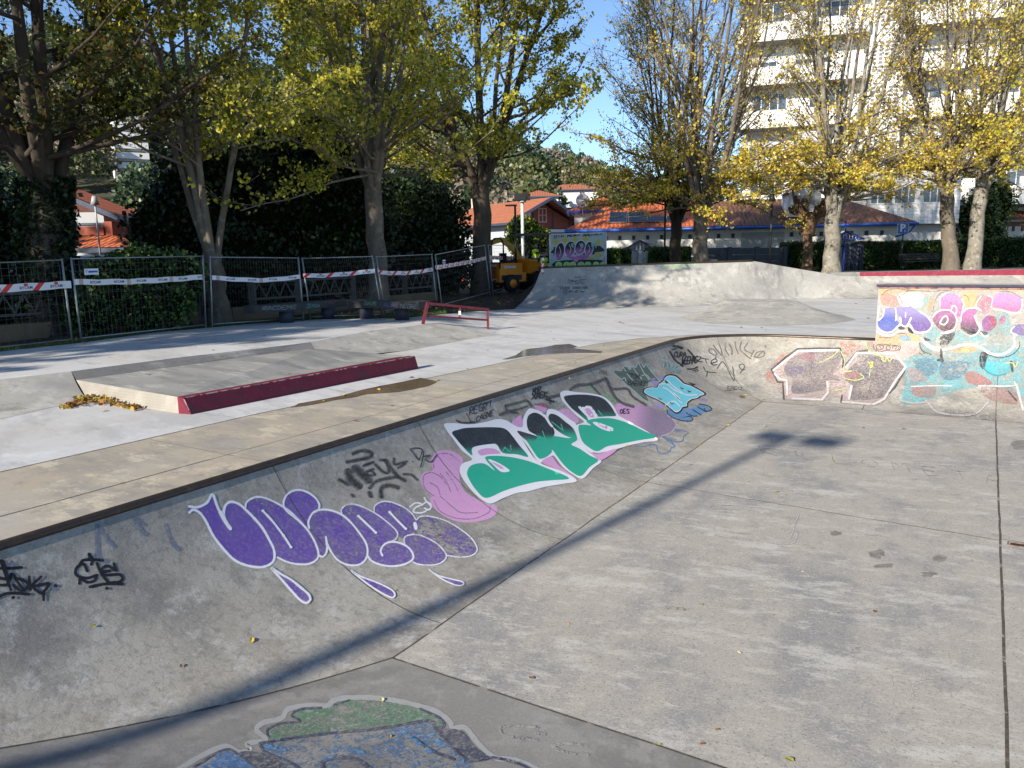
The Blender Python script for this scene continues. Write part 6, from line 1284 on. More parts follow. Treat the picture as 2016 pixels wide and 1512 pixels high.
class Paint:
    def __init__(s, parent, bvh, ox, oy, sc, name='graffiti', label=None):
        s.par = parent; s.bvh = bvh; s.ox, s.oy, s.sc = ox, oy, sc; s.V = []; s.C = []; s.W = []; s.F = []; s.name = name; s.label = label; s.k = 0
    def frame(s, ox, oy, sc): s.ox, s.oy, s.sc = ox, oy, sc; return s
    def cast(s, x, y, lift):
        r = Vector(ray(s.ox + x / s.sc, s.oy + y / s.sc)).normalized(); h_ = s.bvh.ray_cast(Vector(O_), r, 80)
        if h_[0] is None: return None
        n = h_[1]; n = -n if n.dot(r) > 0 else n; return h_[0] + n * lift
    def emit(s, pts, faces, cols, wears, isfill=False):
        s.k += 1; s.lf += s.dlf if isfill else s.dl; lift = .0014 + s.lf; ix = {}; 
        for i, (x, y) in enumerate(pts):
            p = s.cast(x, y, lift)
            if p is not None: ix[i] = len(s.V); s.V.append(tuple(p)); s.C.append(cols[i] if len(cols[i]) == 4 else (*cols[i], 1)); s.W.append(wears + s.addw)
        for f in faces:
            if all(i in ix for i in f):
                q_ = [s.V[ix[i]] for i in f]; d_ = max(math.dist(q_[0], q) for q in q_[1:])
                if d_ < s.maxd: s.F.append(tuple(ix[i] for i in f))
    maxd = 1.2
    addw = 0; dl = .0002; dlf = .0002; lf = 0; stp = 6.0
    def fill(s, pts, col, wear=.1, col2=None, g=None, smooth=True, step=None, gd=(0, 1), alpha=1):
        L = cat_rom(pts, 4, True) if smooth else [np.array(p, float) for p in pts]
        if not smooth:
            M2 = []
            for i in range(len(L)):
                a_, b_ = L[i], L[(i + 1) % len(L)]; n_ = max(1, int(math.dist(a_, b_) / (9 * s.sc))); M2 += [a_ + (b_ - a_) * k / n_ for k in range(n_)]
            L = M2
        L2 = []
        for i in range(len(L)):
            a_, b_ = L[i], L[(i + 1) % len(L)]
            if math.dist(a_, b_) > .02: L2.append(a_)
        L = L2; st_ = step or s.stp * s.sc; x0, y0 = np.min(L, 0); x1, y1 = np.max(L, 0)
        P = [Vector((p[0], p[1])) for p in L]; E_ = [(i, (i + 1) % len(L)) for i in range(len(L))]
        for i in range(int((x1 - x0) / st_) + 1):
            for j in range(int((y1 - y0) / st_) + 1):
                q_ = (x0 + (i + .5 * (j % 2)) * st_ + .31, y0 + (j + .37) * st_)
                if inpoly(q_, L): P.append(Vector(q_))
        r = delaunay_2d_cdt(P, E_, [], 0, 1e-4); V = r[0]; F3 = [f for f in r[2] if inpoly(((sum(V[i].x for i in f)) / len(f), (sum(V[i].y for i in f)) / len(f)), L)]
        cols = []
        for v in V:
            if col2 is not None:
                f = (v.x * gd[0] + v.y * gd[1] - g[0]) / (g[1] - g[0]); f = min(max(f, 0), 1); f = f * f * (3 - 2 * f); cols.append((*[col[k] * (1 - f) + col2[k] * f for k in range(3)], alpha))
            else: cols.append((*col[:3], alpha))
        s.emit([(v.x, v.y) for v in V], F3, cols, wear, True); return s
    def line(s, pts, col, w, wear=.05, smooth=True, closed=False, soft=.42, alpha=1, taper=False):
        wr = random.Random(len(s.V))
        L = cat_rom(pts, 6, closed) if smooth else [np.array(p, float) for p in pts]; 
        if closed: L = L + [L[0]]
        L = [p for i, p in enumerate(L) if i == 0 or math.dist(p, L[i - 1]) > .3]
        # resample long spans
        Q = []
        for i in range(len(L) - 1):
            n = max(1, int(math.dist(L[i], L[i + 1]) / (8 * s.sc))); Q += [L[i] + (L[i + 1] - L[i]) * k / n for k in range(n)]
        Q.append(L[-1]); L = Q; N = len(L); pts2 = []; cols = []; F4 = []
        d0 = (L[1] - L[0]) / (np.linalg.norm(L[1] - L[0]) + 1e-9); d1 = (L[-1] - L[-2]) / (np.linalg.norm(L[-1] - L[-2]) + 1e-9)
        if not closed: L = [L[0] - d0 * w * .35] + L + [L[-1] + d1 * w * .35]; N += 2
        for i in range(N):
            d = L[min(i + 1, N - 1)] - L[max(i - 1, 0)]; d = d / (np.linalg.norm(d) + 1e-9); nn_ = np.array([-d[1], d[0]]); ww = w * (.45 if (not closed and i in (0, N - 1)) else 1) * (1 - .6 * i / N if taper else 1) * wr.uniform(.86, 1.12)
            for o_, a_ in ((-.5 - soft * .5, 0), (-.5 + soft * .4, 1), (.5 - soft * .4, 1), (.5 + soft * .5, 0)): p = L[i] + nn_ * o_ * ww; pts2.append((p[0], p[1])); cols.append((*col[:3], a_ * alpha))
        for i in range(N - 1):
            for k in range(3): F4.append((i * 4 + k, i * 4 + k + 1, i * 4 + k + 5, i * 4 + k + 4))
        s.emit(pts2, F4, cols, wear); return s
    def dot(s, x, y, r, col): return s.fill([(x + r * math.cos(a), y + r * .8 * math.sin(a)) for a in frange(0, 5.5, 7)], col, 0)
    def text(s, txt, x, y, ex, ey, col, w, wear=.05, gap=.28, jit=.06, alpha=1):
        ex, ey = np.array(ex, float), np.array(ey, float); c = np.array([x, y], float); rj = random.Random(len(txt) * 7 + int(x))
        for chn in txt:
            if chn in SF:
                for stt in SF[chn].split('|'):
                    P = [tuple(map(float, q_.split(','))) for q_ in stt.split()]; P = [c + ex * (px_ + rj.uniform(-jit, jit)) + ey * (py_ + rj.uniform(-jit, jit)) for px_, py_ in P]; s.line(P, col, w, wear, alpha=alpha)
            c = c + ex * (1 + gap if chn not in " .1I'" else .75); c = c + ey * rj.uniform(-.08, .08)
        return s
    def done(s):
        me = bpy.data.meshes.new(s.name); me.from_pydata(s.V, [], s.F); a_ = me.color_attributes.new('col', 'FLOAT_COLOR', 'POINT'); a_.data.foreach_set('color', np.array(s.C, np.float32).ravel())
        w_ = me.attributes.new('wear', 'FLOAT', 'POINT'); w_.data.foreach_set('value', np.array(s.W, np.float32)); me.materials.append(M_PAINT); me.polygons.foreach_set('use_smooth', [True] * len(s.F)); me.update()
        o = bpy.data.objects.new(s.name, me); link(o, s.par); 
        if s.label: o['label'] = s.label
        return o
SF = {'A': '0,0 .5,1 1,0|.2,.4 .85,.35', 'B': '0,0 0,1 .7,.9 .6,.55 .1,.5 .9,.4 .8,0 0,0', 'C': '1,.85 .4,1 0,.5 .3,0 1,.1', 'D': '.1,0 .1,1 .8,.8 .9,.3 .1,0', 'E': '.9,1 .1,.95 .1,0 .95,.05|.1,.5 .7,.5', 'F': '.9,1 .1,.95 .1,0|.1,.5 .7,.5',
      'G': '1,.85 .4,1 0,.5 .3,0 .9,.1 .9,.45 .5,.45', 'H': '.1,0 .1,1|.9,0 .9,1|.1,.5 .9,.5', 'I': '.4,0 .4,1', 'K': '.1,0 .1,1|.95,1 .1,.45 .95,0', 'L': '.1,1 .1,0 .8,.02', 'M': '0,0 .1,1 .5,.4 .9,1 1,0', 'N': '.05,0 .1,1 .9,0 .95,1',
      'O': '.5,1 0,.5 .5,0 1,.5 .55,1', 'P': '.1,0 .1,1 .9,.85 .8,.5 .1,.45', 'R': '.1,0 .1,1 .9,.85 .7,.5 .1,.5 .95,0', 'S': '.95,.9 .4,1 .1,.7 .85,.35 .6,0 .0,.1', 'T': '0,1 1,.98|.5,1 .5,0', 'U': '0,1 .1,.1 .6,0 .95,1', 'V': '0,1 .5,0 1,1', 'W': '0,1 .25,0 .5,.7 .75,0 1,1',
      'X': '0,0 1,1|0,1 1,0', 'Y': '0,1 .5,.5 1,1|.5,.5 .4,0', 'Z': '0,1 1,1 0,0 1,0', '0': '.5,1 .1,.5 .5,0 .9,.5 .5,1', '1': '.2,.8 .5,1 .5,0', '2': '.1,.8 .5,1 .9,.7 .1,0 .95,.05', '4': '.7,0 .7,1 0,.35 1,.35', '8': '.5,.5 .1,.75 .5,1 .9,.75 .5,.5 .05,.2 .5,0 .95,.2 .5,.5',
      'e': '.1,.4 .9,.5 .6,.85 .1,.5 .3,0 .9,.15', 'd': '.9,1 .9,0 .2,0 .1,.4 .9,.5', '.': '.3,.0 .4,.05', "'": '.3,.9 .4,1.1'}
BK = (.012, .012, .016); WH = (.72, .72, .74); PU = (.125, .07, .33)
# 1 -- purple throw-up
P1 = Paint(bowl, BV_BOWL, 340, 880, 3.0545, label='faded purple bubble-letter graffiti with white outlines on the side wall')
uL = [(98, 390), (100, 362), (150, 362), (205, 335), (237, 285), (262, 345), (290, 410), (318, 440), (305, 395), (318, 350), (350, 330), (400, 345), (460, 395), (540, 490), (590, 580), (608, 650), (590, 700), (520, 722), (440, 710), (360, 670), (290, 595), (235, 520), (195, 440), (150, 390)]
P1.fill(uL, PU, .12)
P1.fill([(435, 370), (445, 330), (490, 305), (540, 304), (610, 330), (690, 380), (760, 445), (820, 515), (865, 600), (875, 650), (850, 690), (790, 708), (710, 700), (640, 670), (612, 640), (595, 570), (540, 480), (480, 410)], PU, .22)
P1.fill([(800, 487), (740, 430), (690, 390), (665, 345), (685, 295), (735, 264), (795, 267), (850, 300), (882, 345), (870, 382), (835, 410), (815, 450)], PU, .16)
P1.fill([(820, 490), (815, 450), (840, 400), (885, 378), (945, 380), (1015, 408), (1080, 465), (1135, 535), (1168, 600), (1165, 670), (1110, 712), (1045, 710), (985, 678), (945, 620), (925, 560), (925, 630), (900, 662), (880, 650), (875, 600), (850, 540)], PU, .30)
P1.fill([(1015, 405), (1015, 375), (1050, 350), (1110, 350), (1190, 385), (1260, 430), (1330, 490), (1352, 525), (1345, 555), (1390, 590), (1440, 640), (1440, 685), (1390, 710), (1310, 718), (1230, 705), (1175, 665), (1165, 600), (1120, 510), (1060, 445)], PU, .32)
P1.fill([(1210, 390), (1218, 355), (1262, 332), (1325, 336), (1395, 368), (1445, 408), (1460, 450), (1470, 520), (1560, 560), (1620, 605), (1642, 655), (1620, 698), (1550, 713), (1480, 708), (1445, 680), (1440, 630), (1400, 590), (1390, 560), (1352, 530), (1280, 450)], PU, .34)
P1.fill([(1465, 445), (1490, 420), (1550, 420), (1640, 445), (1720, 490), (1790, 545), (1825, 600), (1822, 635), (1790, 658), (1730, 665), (1655, 650), (1610, 600), (1540, 550), (1475, 510)], PU, .44)
for pts in ([(98, 395), (125, 378), (165, 400), (200, 450), (240, 530), (300, 610), (370, 680), (440, 712), (520, 725), (575, 712), (608, 680), (608, 620), (580, 560), (540, 490), (490, 430), (440, 380), (400, 345), (350, 330), (318, 350), (305, 395), (312, 430)],
            [(95, 358), (150, 362), (205, 335), (237, 285), (262, 345), (290, 410), (320, 460), (348, 495)]): P1.line(pts, WH, 15, .02)
P1.line([(285, 390), (320, 455), (347, 494)], WH, 22, 0)
for pts in ([(435, 370), (443, 333), (485, 306), (535, 303), (605, 328), (685, 375), (750, 433), (810, 500), (855, 575), (876, 645), (860, 683), (810, 706), (740, 705), (680, 690), (630, 665)],
            [(800, 487), (740, 430), (690, 390), (665, 350), (680, 295), (730, 262), (790, 265), (850, 300), (880, 345), (875, 378), (850, 395)],
            [(820, 490), (815, 450), (840, 400), (880, 380), (940, 380), (1010, 405), (1070, 455), (1130, 530), (1165, 590), (1170, 650), (1150, 690), (1110, 712), (1050, 710), (990, 680), (945, 620), (925, 570), (920, 542)],
            [(920, 542), (927, 600), (922, 640), (900, 662), (876, 652)],
            [(1170, 655), (1200, 690), (1270, 715), (1340, 718), (1400, 705), (1440, 680), (1445, 650), (1420, 610), (1370, 580), (1310, 573), (1270, 590), (1250, 625), (1260, 655)]): P1.line(pts, WH, 12, .08)
for pts in ([(1015, 405), (1015, 375), (1050, 348), (1110, 350), (1190, 385), (1260, 430), (1330, 490), (1352, 525), (1340, 555), (1310, 573)],
            [(1210, 390), (1215, 355), (1260, 330), (1320, 335), (1390, 365), (1440, 405), (1462, 440)], [(1395, 582), (1390, 555), (1410, 535), (1460, 528), (1520, 545), (1590, 585), (1640, 640), (1640, 675), (1600, 705), (1540, 713), (1480, 708), (1445, 695)],
            [(1465, 440), (1490, 420), (1550, 420), (1640, 445), (1720, 490), (1790, 545), (1827, 600), (1825, 635), (1790, 658), (1730, 665), (1650, 655)]): P1.line(pts, WH, 8.5, .25)
P1.line([(1455, 460), (1462, 493)], WH, 20, 0)
for a_ in ([(540, 385), (600, 450), (665, 535)], [(665, 535), (710, 605)], [(1115, 418), (1165, 465), (1220, 518)], [(1303, 395), (1350, 445), (1400, 495)]): P1.line(a_, WH, 13, 0); P1.dot(*a_[0], 9, WH); P1.dot(*a_[-1], 9, WH)
for pts, w_ in (([(590, 730), (650, 768), (710, 802), (770, 850), (815, 890), (825, 922), (800, 942), (762, 922), (715, 872), (665, 815), (625, 770)], 14), ([(1070, 745), (1130, 782), (1230, 820), (1310, 860), (1335, 890), (1320, 910), (1275, 893), (1200, 848), (1135, 800)], 10), ([(1540, 740), (1600, 778), (1680, 800), (1740, 815), (1748, 832), (1715, 838), (1650, 815), (1590, 780)], 8)):
    P1.fill(pts, PU, .3); P1.line(pts, WH, w_, .05, closed=True)
P1.done()
# 2 -- green and black piece with pink cloud
GR = (.012, .36, .235); DK = (.012, .022, .032); PK = (.60, .31, .53)
P2 = Paint(bowl, BV_BOWL, 640, 700, 3.36, label='big green and black letters with thick white outline and pink cloud on the side wall')
P2.fill([(735, 640), (790, 625), (860, 640), (915, 690), (890, 760), (900, 850), (950, 920), (1080, 985), (1135, 1000), (1130, 1050), (1050, 1090), (930, 1105), (820, 1080), (730, 1020), (690, 950), (705, 930), (660, 890), (630, 820), (650, 775), (710, 760), (700, 700)], PK, .12)
for pts in ([(720, 745), (715, 690), (760, 650), (830, 655), (890, 700)], [(720, 930), (660, 880), (650, 800), (700, 775), (760, 800), (800, 850)], [(720, 960), (760, 1030), (860, 1075), (980, 1080), (1080, 1040), (1090, 1000)], [(760, 780), (800, 830), (830, 900)], [(800, 770), (850, 840), (880, 900)], [(690, 840), (740, 870), (760, 920)], [(760, 930), (840, 1000), (900, 1040), (1010, 1040)]): P2.line(pts, (.28, .17, .26), 6, .35, alpha=.7)
P2.frame(880, 740, 4.383)
P2.fill([(1450, 260), (1490, 235), (1560, 250), (1600, 270), (1650, 245), (1760, 270), (1880, 320), (1960, 380), (1975, 430), (1930, 490), (1860, 520), (1800, 520), (1700, 470), (1600, 420), (1480, 350)], PK, .2, (.20, .15, .24), (1600, 1850), gd=(1, .15))
P2.line([(1900, 340), (1960, 390), (1975, 430), (1930, 490), (1850, 520)], (.5, .4, .48), 9, .3)
for pts in ([(560, 395), (600, 360), (640, 345), (655, 450), (560, 440)], [(960, 300), (1010, 285), (1060, 300), (1140, 380), (1100, 410), (1010, 340)], [(750, 260), (800, 252), (860, 285), (840, 320), (780, 300)]): P2.fill(pts, PK, .2)
P2.fill([(1200, 85), (1260, 80), (1310, 150), (1400, 160), (1470, 240), (1400, 215), (1290, 150)], (.17, .33, .16), .3); P2.fill([(860, 230), (960, 205), (1020, 270), (930, 300)], (.16, .24, .2), .5); P2.fill([(740, 245), (840, 235), (880, 280), (800, 262)], (.25, .07, .12), .4)
DG = (.045, .045, .05)
for pts, w_ in (([(500, 255), (520, 300), (600, 290), (690, 262)], 16), ([(505, 258), (620, 230), (690, 215), (725, 262)], 18), ([(860, 190), (930, 175), (985, 162)], 26), ([(1060, 120), (1120, 82), (1240, 70), (1370, 22)], 22), ([(1370, 22), (1420, 110), (1550, 112), (1600, 180), (1720, 255)], 18), ([(1370, 25), (1440, 170), (1510, 235), (1610, 268)], 22), ([(1240, 80), (1320, 165)], 14), ([(450, 340), (520, 310), (600, 320)], 20)): P2.line(pts, DG, w_, .2, alpha=.9)
P2.line([(1340, 720), (1420, 670), (1510, 620)], (.08, .06, .07), 9, .3)
P2.fill([(-28, 418), (60, 410), (200, 420), (330, 400), (430, 375), (520, 390), (570, 440), (640, 540), (780, 740), (1000, 830), (1122, 908), (1000, 935), (850, 960), (700, 1000), (600, 1015), (480, 1060), (370, 1105), (260, 1040), (160, 930), (108, 830), (130, 760), (215, 722), (130, 650), (60, 560), (0, 480)], WH, .03)
P2.fill([(520, 395), (600, 440), (650, 440), (655, 370), (690, 300), (725, 282), (800, 308), (850, 340), (862, 300), (895, 288), (960, 308), (1060, 378), (1115, 425), (1150, 560), (1180, 600), (1280, 690), (1332, 740), (1260, 800), (1170, 890), (1080, 850), (1000, 790), (945, 720), (912, 690), (860, 722), (790, 748), (700, 620), (600, 490)], WH, .03)
P2.fill([(975, 150), (1020, 128), (1100, 140), (1250, 155), (1360, 188), (1435, 260), (1478, 340), (1560, 390), (1820, 545), (1700, 575), (1580, 600), (1440, 640), (1300, 668), (1200, 640), (1145, 580), (1105, 500), (1115, 430), (1180, 400), (1120, 350), (1050, 280), (990, 210)], WH, .03)
P2.fill([(40, 490), (100, 465), (180, 450), (400, 445), (500, 460), (560, 520), (620, 600), (700, 700), (600, 680), (480, 668), (430, 600), (380, 590), (220, 620), (215, 690), (140, 620), (80, 550)], DK, .04, (.012, .30, .2), (600, 690))
P2.fill([(265, 650), (330, 628), (400, 630), (440, 650), (455, 672), (350, 680), (290, 690)], PK, .05)
P2.fill([(325, 712), (400, 693), (520, 700), (640, 722), (740, 752), (860, 800), (1055, 886), (900, 905), (760, 920), (600, 960), (480, 1000), (335, 1058), (250, 990), (190, 900), (170, 840), (200, 780), (280, 756), (340, 770), (410, 820)], GR, .03)
P2.fill([(350, 722), (400, 735), (470, 770), (540, 822), (468, 832), (400, 775)], WH, 0); P2.fill([(380, 745), (440, 768), (490, 800), (468, 808), (410, 770)], PK, 0)
P2.fill([(608, 480), (700, 510), (740, 520), (850, 515), (950, 525), (1050, 540), (1110, 520), (1118, 560), (1070, 595), (1140, 630), (1230, 690), (1305, 732), (1230, 790), (1155, 868), (1070, 830), (1000, 765), (950, 700), (905, 640), (900, 665), (850, 705), (792, 716), (740, 650), (680, 560)], GR, .03)
P2.fill([(685, 405), (700, 345), (750, 320), (800, 335), (850, 375), (900, 430), (925, 500), (880, 560), (800, 530), (740, 500), (700, 470)], DK, .05, GR, (500, 560))
P2.fill([(873, 368), (892, 330), (950, 345), (1020, 400), (1080, 450), (1108, 500), (1112, 540), (1020, 520), (920, 450)], DK, .05, GR, (440, 540)); P2.fill([(602, 478), (690, 498), (775, 530), (730, 575), (660, 545)], DK, .1, GR, (520, 580))
P2.line([(845, 350), (880, 410), (905, 440)], WH, 18, 0)
P2.fill([(815, 745), (900, 700), (960, 775), (1040, 835), (1110, 888), (1000, 830), (900, 788)], PK, .02)
P2.fill([(1005, 190), (1060, 168), (1200, 165), (1330, 190), (1400, 250), (1445, 320), (1452, 348), (1380, 352), (1290, 352), (1240, 300), (1200, 340), (1215, 395), (1130, 330), (1060, 270)], DK, .04, (.01, .2, .14), (300, 370))
P2.fill([(1130, 275), (1160, 265), (1225, 262), (1255, 285), (1300, 360), (1250, 378), (1200, 350)], WH, .02); P2.fill([(1185, 298), (1225, 285), (1268, 350), (1235, 360)], PK, .05)
P2.fill([(1130, 440), (1180, 425), (1240, 430), (1200, 395), (1280, 372), (1400, 368), (1500, 390), (1600, 430), (1700, 480), (1805, 530), (1650, 560), (1500, 590), (1380, 612), (1295, 655), (1220, 620), (1160, 560)], GR, .03)
P2.fill([(1255, 408), (1300, 405), (1440, 460), (1400, 482), (1320, 455)], WH, 0); P2.fill([(1290, 420), (1390, 450), (1370, 465)], PK, 0, smooth=False)
P2.fill([(1150, 600), (1220, 655), (1300, 682), (1440, 635), (1452, 655), (1330, 732), (1270, 700)], PK, .05)
for pts in ([(490, 620), (540, 660)], [(545, 600), (550, 650)], [(820, 480), (850, 560)], [(770, 520), (840, 550)], [(980, 420), (1000, 480)], [(900, 400), (990, 470)], [(1300, 300), (1340, 350)], [(470, 660), (500, 620)]): P2.line(pts, (.03, .42, .28), 9, .2)
P2.done()
P3 = Paint(bowl, BV_BOWL, 640, 700, 3.36, label='blurred black sprayed tag with soft thick strokes above the purple letters')
for pts, w_ in (([(140, 705), (220, 690), (300, 670), (300, 640), (240, 630), (180, 650)], 20), ([(150, 760), (170, 820), (230, 870)], 42), ([(190, 740), (240, 780), (290, 830)], 46), ([(250, 730), (320, 705)], 16), ([(270, 770), (320, 750)], 14), ([(260, 790), (330, 790), (300, 760)], 14), ([(330, 720), (380, 770), (420, 770), (400, 700), (360, 690)], 16), ([(395, 690), (430, 740), (480, 800), (530, 830)], 20), ([(455, 680), (460, 720), (540, 700)], 14), ([(480, 745), (530, 715)], 12), ([(515, 785), (570, 790), (610, 825)], 14), ([(370, 940), (370, 880), (420, 860), (485, 875)], 24), ([(290, 880), (340, 830), (480, 800)], 18), ([(90, 820), (150, 855)], 20), ([(290, 905), (300, 935)], 24), ([(175, 920), (185, 935)], 18)): P3.line(pts, (.02, .02, .022), w_, .15, soft=.7, alpha=.85)
for pts in ([(575, 700), (578, 705)], [(560, 620), (600, 612), (640, 625), (620, 690), (600, 670), (565, 625)], [(630, 740), (650, 660), (640, 625)], [(650, 670), (690, 660), (665, 690), (700, 705), (735, 660)]): P3.line(pts, BK, 7, .1)
P3.done()
P4 = Paint(bowl, BV_BOWL, 640, 700, 3.36, label='small white sprayed letters between the purple letters and the pink cloud')
for pts in ([(560, 1000), (600, 975), (640, 985), (600, 1005), (585, 1035), (640, 1040), (690, 1015)], [(640, 990), (670, 970), (700, 985), (690, 1020), (655, 1010)], [(655, 940), (670, 965), (705, 1000)]): P4.line(pts, WH, 10, .1)
P4.done()
P5 = Paint(bowl, BV_BOWL, 0, 900, 4.2, label='two solid black marker tags at the lower left of the side wall')
for pts in ([(660, 885), (690, 852), (770, 850), (855, 852)], [(735, 798), (765, 850), (752, 890)], [(722, 945), (692, 885), (640, 908), (622, 950), (645, 985), (720, 1000), (800, 975)], [(800, 975), (780, 1020), (720, 1035), (665, 1005), (655, 1048)], [(800, 875), (835, 960), (890, 1032)], [(962, 942), (940, 880)], [(955, 938), (885, 900), (842, 930), (862, 975), (980, 970), (1012, 1000), (985, 1032), (905, 1040)], [(858, 948), (908, 940)], [(740, 1075), (860, 1050), (1012, 1050)],
            [(5, 855), (40, 960), (90, 1100)], [(0, 920), (90, 920), (180, 912)], [(-60, 1010), (0, 1000), (60, 1010), (100, 960), (60, 1050), (0, 1060)], [(110, 970), (150, 1040), (200, 1100)], [(120, 1000), (190, 1020), (232, 1060), (180, 1110), (110, 1060)], [(240, 990), (245, 1060), (250, 1100)], [(340, 990), (272, 1060), (310, 1110), (345, 1130)], [(280, 1070), (402, 1045), (382, 1090), (360, 1120), (360, 1185)], [(-60, 1170), (0, 1148), (80, 1125), (240, 1136)]): P5.line(pts, BK, 24, .0, soft=.12)
for x, y in ((883, 1087), (457, 1065), (108, 1163)): P5.dot(x, y, 17, BK)
P5.line([(735, 805), (745, 835)], BK, 32, 0, soft=.1); P5.line([(20, 860), (40, 930), (60, 1000)], BK, 34, 0, soft=.1); P5.done()
P6 = Paint(bowl, BV_BOWL, 0, 900, 4.2, label='faint grey-blue paint strokes below the coping at the left')
GB = (.16, .185, .26)
for pts, w_ in (([(805, 565), (803, 700), (820, 840), (890, 862)], 36), ([(815, 565), (870, 650), (950, 742)], 26), ([(1112, 500), (1165, 600), (1212, 642)], 34), ([(1112, 502), (1200, 562)], 22), ([(1370, 555), (1385, 620), (1410, 675)], 28), ([(1412, 685), (1440, 735), (1482, 765)], 36), ([(90, 880), (110, 900)], 50), ([(440, 1060), (450, 1090)], 50)): P6.line(pts, GB, w_, .3, soft=.15, alpha=.8)
P6.done()
# tags under the coping
P7 = Paint(bowl, BV_BOWL, 880, 740, 4.383, label='thin black marker tags just below the coping above the green letters')
P7.text('REGR', 190, 335, (34, -9), (8, -62), BK, 7, .15, .15); P7.text('CAGNE', 250, 400, (26, -10), (6, -50), BK, 7, .15, .15)
P7.line([(330, 240), (385, 215)], BK, 7); P7.line([(375, 215), (372, 268)], BK, 7); P7.line([(165, 325), (205, 400)], BK, 7); P7.line([(80, 385), (130, 405), (240, 400)], BK, 14, .2)
P7.text('MOR', 735, 165, (22, -6), (8, -55), BK, 9, .05, .05); P7.text('XAEK', 730, 205, (34, -4), (6, -48), BK, 11, .05, .0); P7.line([(850, 205), (920, 225)], BK, 14); P7.line([(880, 190), (890, 240)], BK, 12)
P7.text('OES', 1490, 325, (24, 0), (0, -36), BK, 7, .05, .2); P7.done()
P8 = Paint(bowl, BV_BOWL, 1180, 640, 4.8, label='cyan block letters with black outline near the curved corner of the bowl')
CYN = (.13, .55, .64); P8.fill([(470, 500), (520, 495), (560, 560), (520, 580)], (.28, .22, .55), .3); P8.fill([(560, 490), (610, 480), (620, 500), (570, 510)], (.28, .22, .55), .3); P8.fill([(520, 735), (600, 760), (590, 790), (530, 765)], (.30, .24, .55), .3); P8.fill([(790, 800), (860, 810), (850, 850), (800, 830)], (.36, .28, .6), .3); P8.fill([(930, 690), (1020, 700), (1010, 730), (950, 715)], (.30, .22, .5), .45)
bl = [(640, 800), (650, 845), (720, 885), (790, 900), (860, 905), (880, 885), (860, 865), (900, 860), (960, 845), (1020, 820), (1060, 805), (1020, 770), (940, 750), (880, 780), (800, 790)]; P8.fill(bl, (.05, .22, .45), .3)
for pts in ([(640, 800), (650, 845), (720, 885), (790, 905), (860, 908), (882, 888), (850, 862), (790, 875)], [(820, 830), (880, 860), (920, 860)], [(880, 800), (960, 850)], [(930, 775), (1010, 822)], [(940, 745), (1030, 765), (1060, 800), (1010, 815), (990, 790)]): P8.line(pts, BK, 9, .1)
cy = [(415, 635), (430, 602), (480, 590), (540, 592), (560, 560), (605, 522), (620, 490), (660, 470), (720, 480), (760, 512), (800, 550), (860, 570), (925, 602), (1002, 650), (960, 670), (930, 692), (885, 700), (835, 735), (830, 772), (790, 782), (760, 822), (722, 832), (680, 800), (620, 750), (540, 702), (470, 672)]
P8.fill(cy, CYN, .12); P8.line(cy, BK, 13, .0, closed=True); P8.line([(x * .95 + 33, y * .93 + 45) for x, y in cy], WH, 6, .1, closed=True)
for pts in ([(600, 590), (660, 620), (740, 700), (780, 740)], [(560, 560), (640, 560), (700, 610), (820, 660), (920, 660)], [(640, 520), (700, 580), (780, 640)], [(620, 760), (700, 720), (760, 770)], [(700, 640), (760, 700)]): P8.line(pts, WH, 8, .1)
for x, y in ((575, 695), (685, 738), (780, 595), (848, 625)): P8.fill([(x - 20, y - 12), (x + 22, y + 8), (x - 8, y + 14)], BK, 0, smooth=False); P8.fill([(x - 11, y - 5), (x + 9, y + 5), (x - 5, y + 8)], (.45, .42, .4), 0, smooth=False)
P8.fill([(712, 662), (770, 722), (740, 700)], BK, 0, smooth=False); P8.fill([(610, 515), (650, 545), (630, 555)], BK, 0, smooth=False); P8.fill([(830, 540), (910, 560), (880, 575)], BK, 0, smooth=False); P8.done()
P9 = Paint(bowl, BV_BOWL, 1180, 640, 4.8, label='dark green finger-shaped bubble letters with pale outline left of the cyan letters')
fg = [(135, 450), (145, 425), (205, 430), (225, 395), (260, 395), (290, 420), (310, 385), (345, 400), (365, 355), (400, 365), (420, 400), (440, 365), (475, 385), (500, 440), (545, 500), (580, 530), (480, 540), (430, 590), (440, 650), (470, 720), (420, 705), (330, 625), (250, 560), (190, 500)]
P9.fill(fg, (.075, .115, .09), .1)
P9.line(fg, (.34, .44, .40), 9, .2, closed=True)
for pts in ([(225, 400), (270, 470), (330, 540)], [(310, 390), (350, 450), (400, 510)], [(370, 360), (420, 450), (470, 520)], [(440, 370), (500, 450), (570, 530)], [(210, 510), (240, 500), (250, 530)], [(400, 480), (440, 470), (480, 510)]): P9.line(pts, (.4, .5, .46), 8, .2)
P9.text('TOM', 290, 500, (26, 4), (4, -46), BK, 6, .1, .1); P9.text('BAENKO', 270, 565, (30, 2), (4, -46), BK, 6, .1, 0); P9.line([(245, 445), (330, 475)], BK, 6)
P9.text('2024..', -5, 455, (16, 4), (2, -38), (.05, .05, .05), 4, .2, .2); P9.done()
PA = Paint(bowl, BV_BOWL, 1180, 640, 4.8, label='black tags and thin scrawls on the curved corner of the bowl')
for pts, w_ in (([(665, 250), (715, 330), (790, 392)], 16), ([(835, 232), (870, 270), (890, 300)], 14), ([(695, 200), (740, 200), (790, 218)], 14), ([(690, 232), (740, 215), (780, 225)], 10), ([(830, 415), (880, 415), (930, 395)], 12), ([(880, 435), (930, 415)], 9), ([(905, 440), (940, 430)], 7)): PA.line(pts, BK, w_, .02)
PA.text('CURA', 705, 300, (28, 2), (4, -46), BK, 9, .05, 0); PA.text('WEEHAG', 775, 375, (26, -6), (10, -66), BK, 11, .02, -.05)
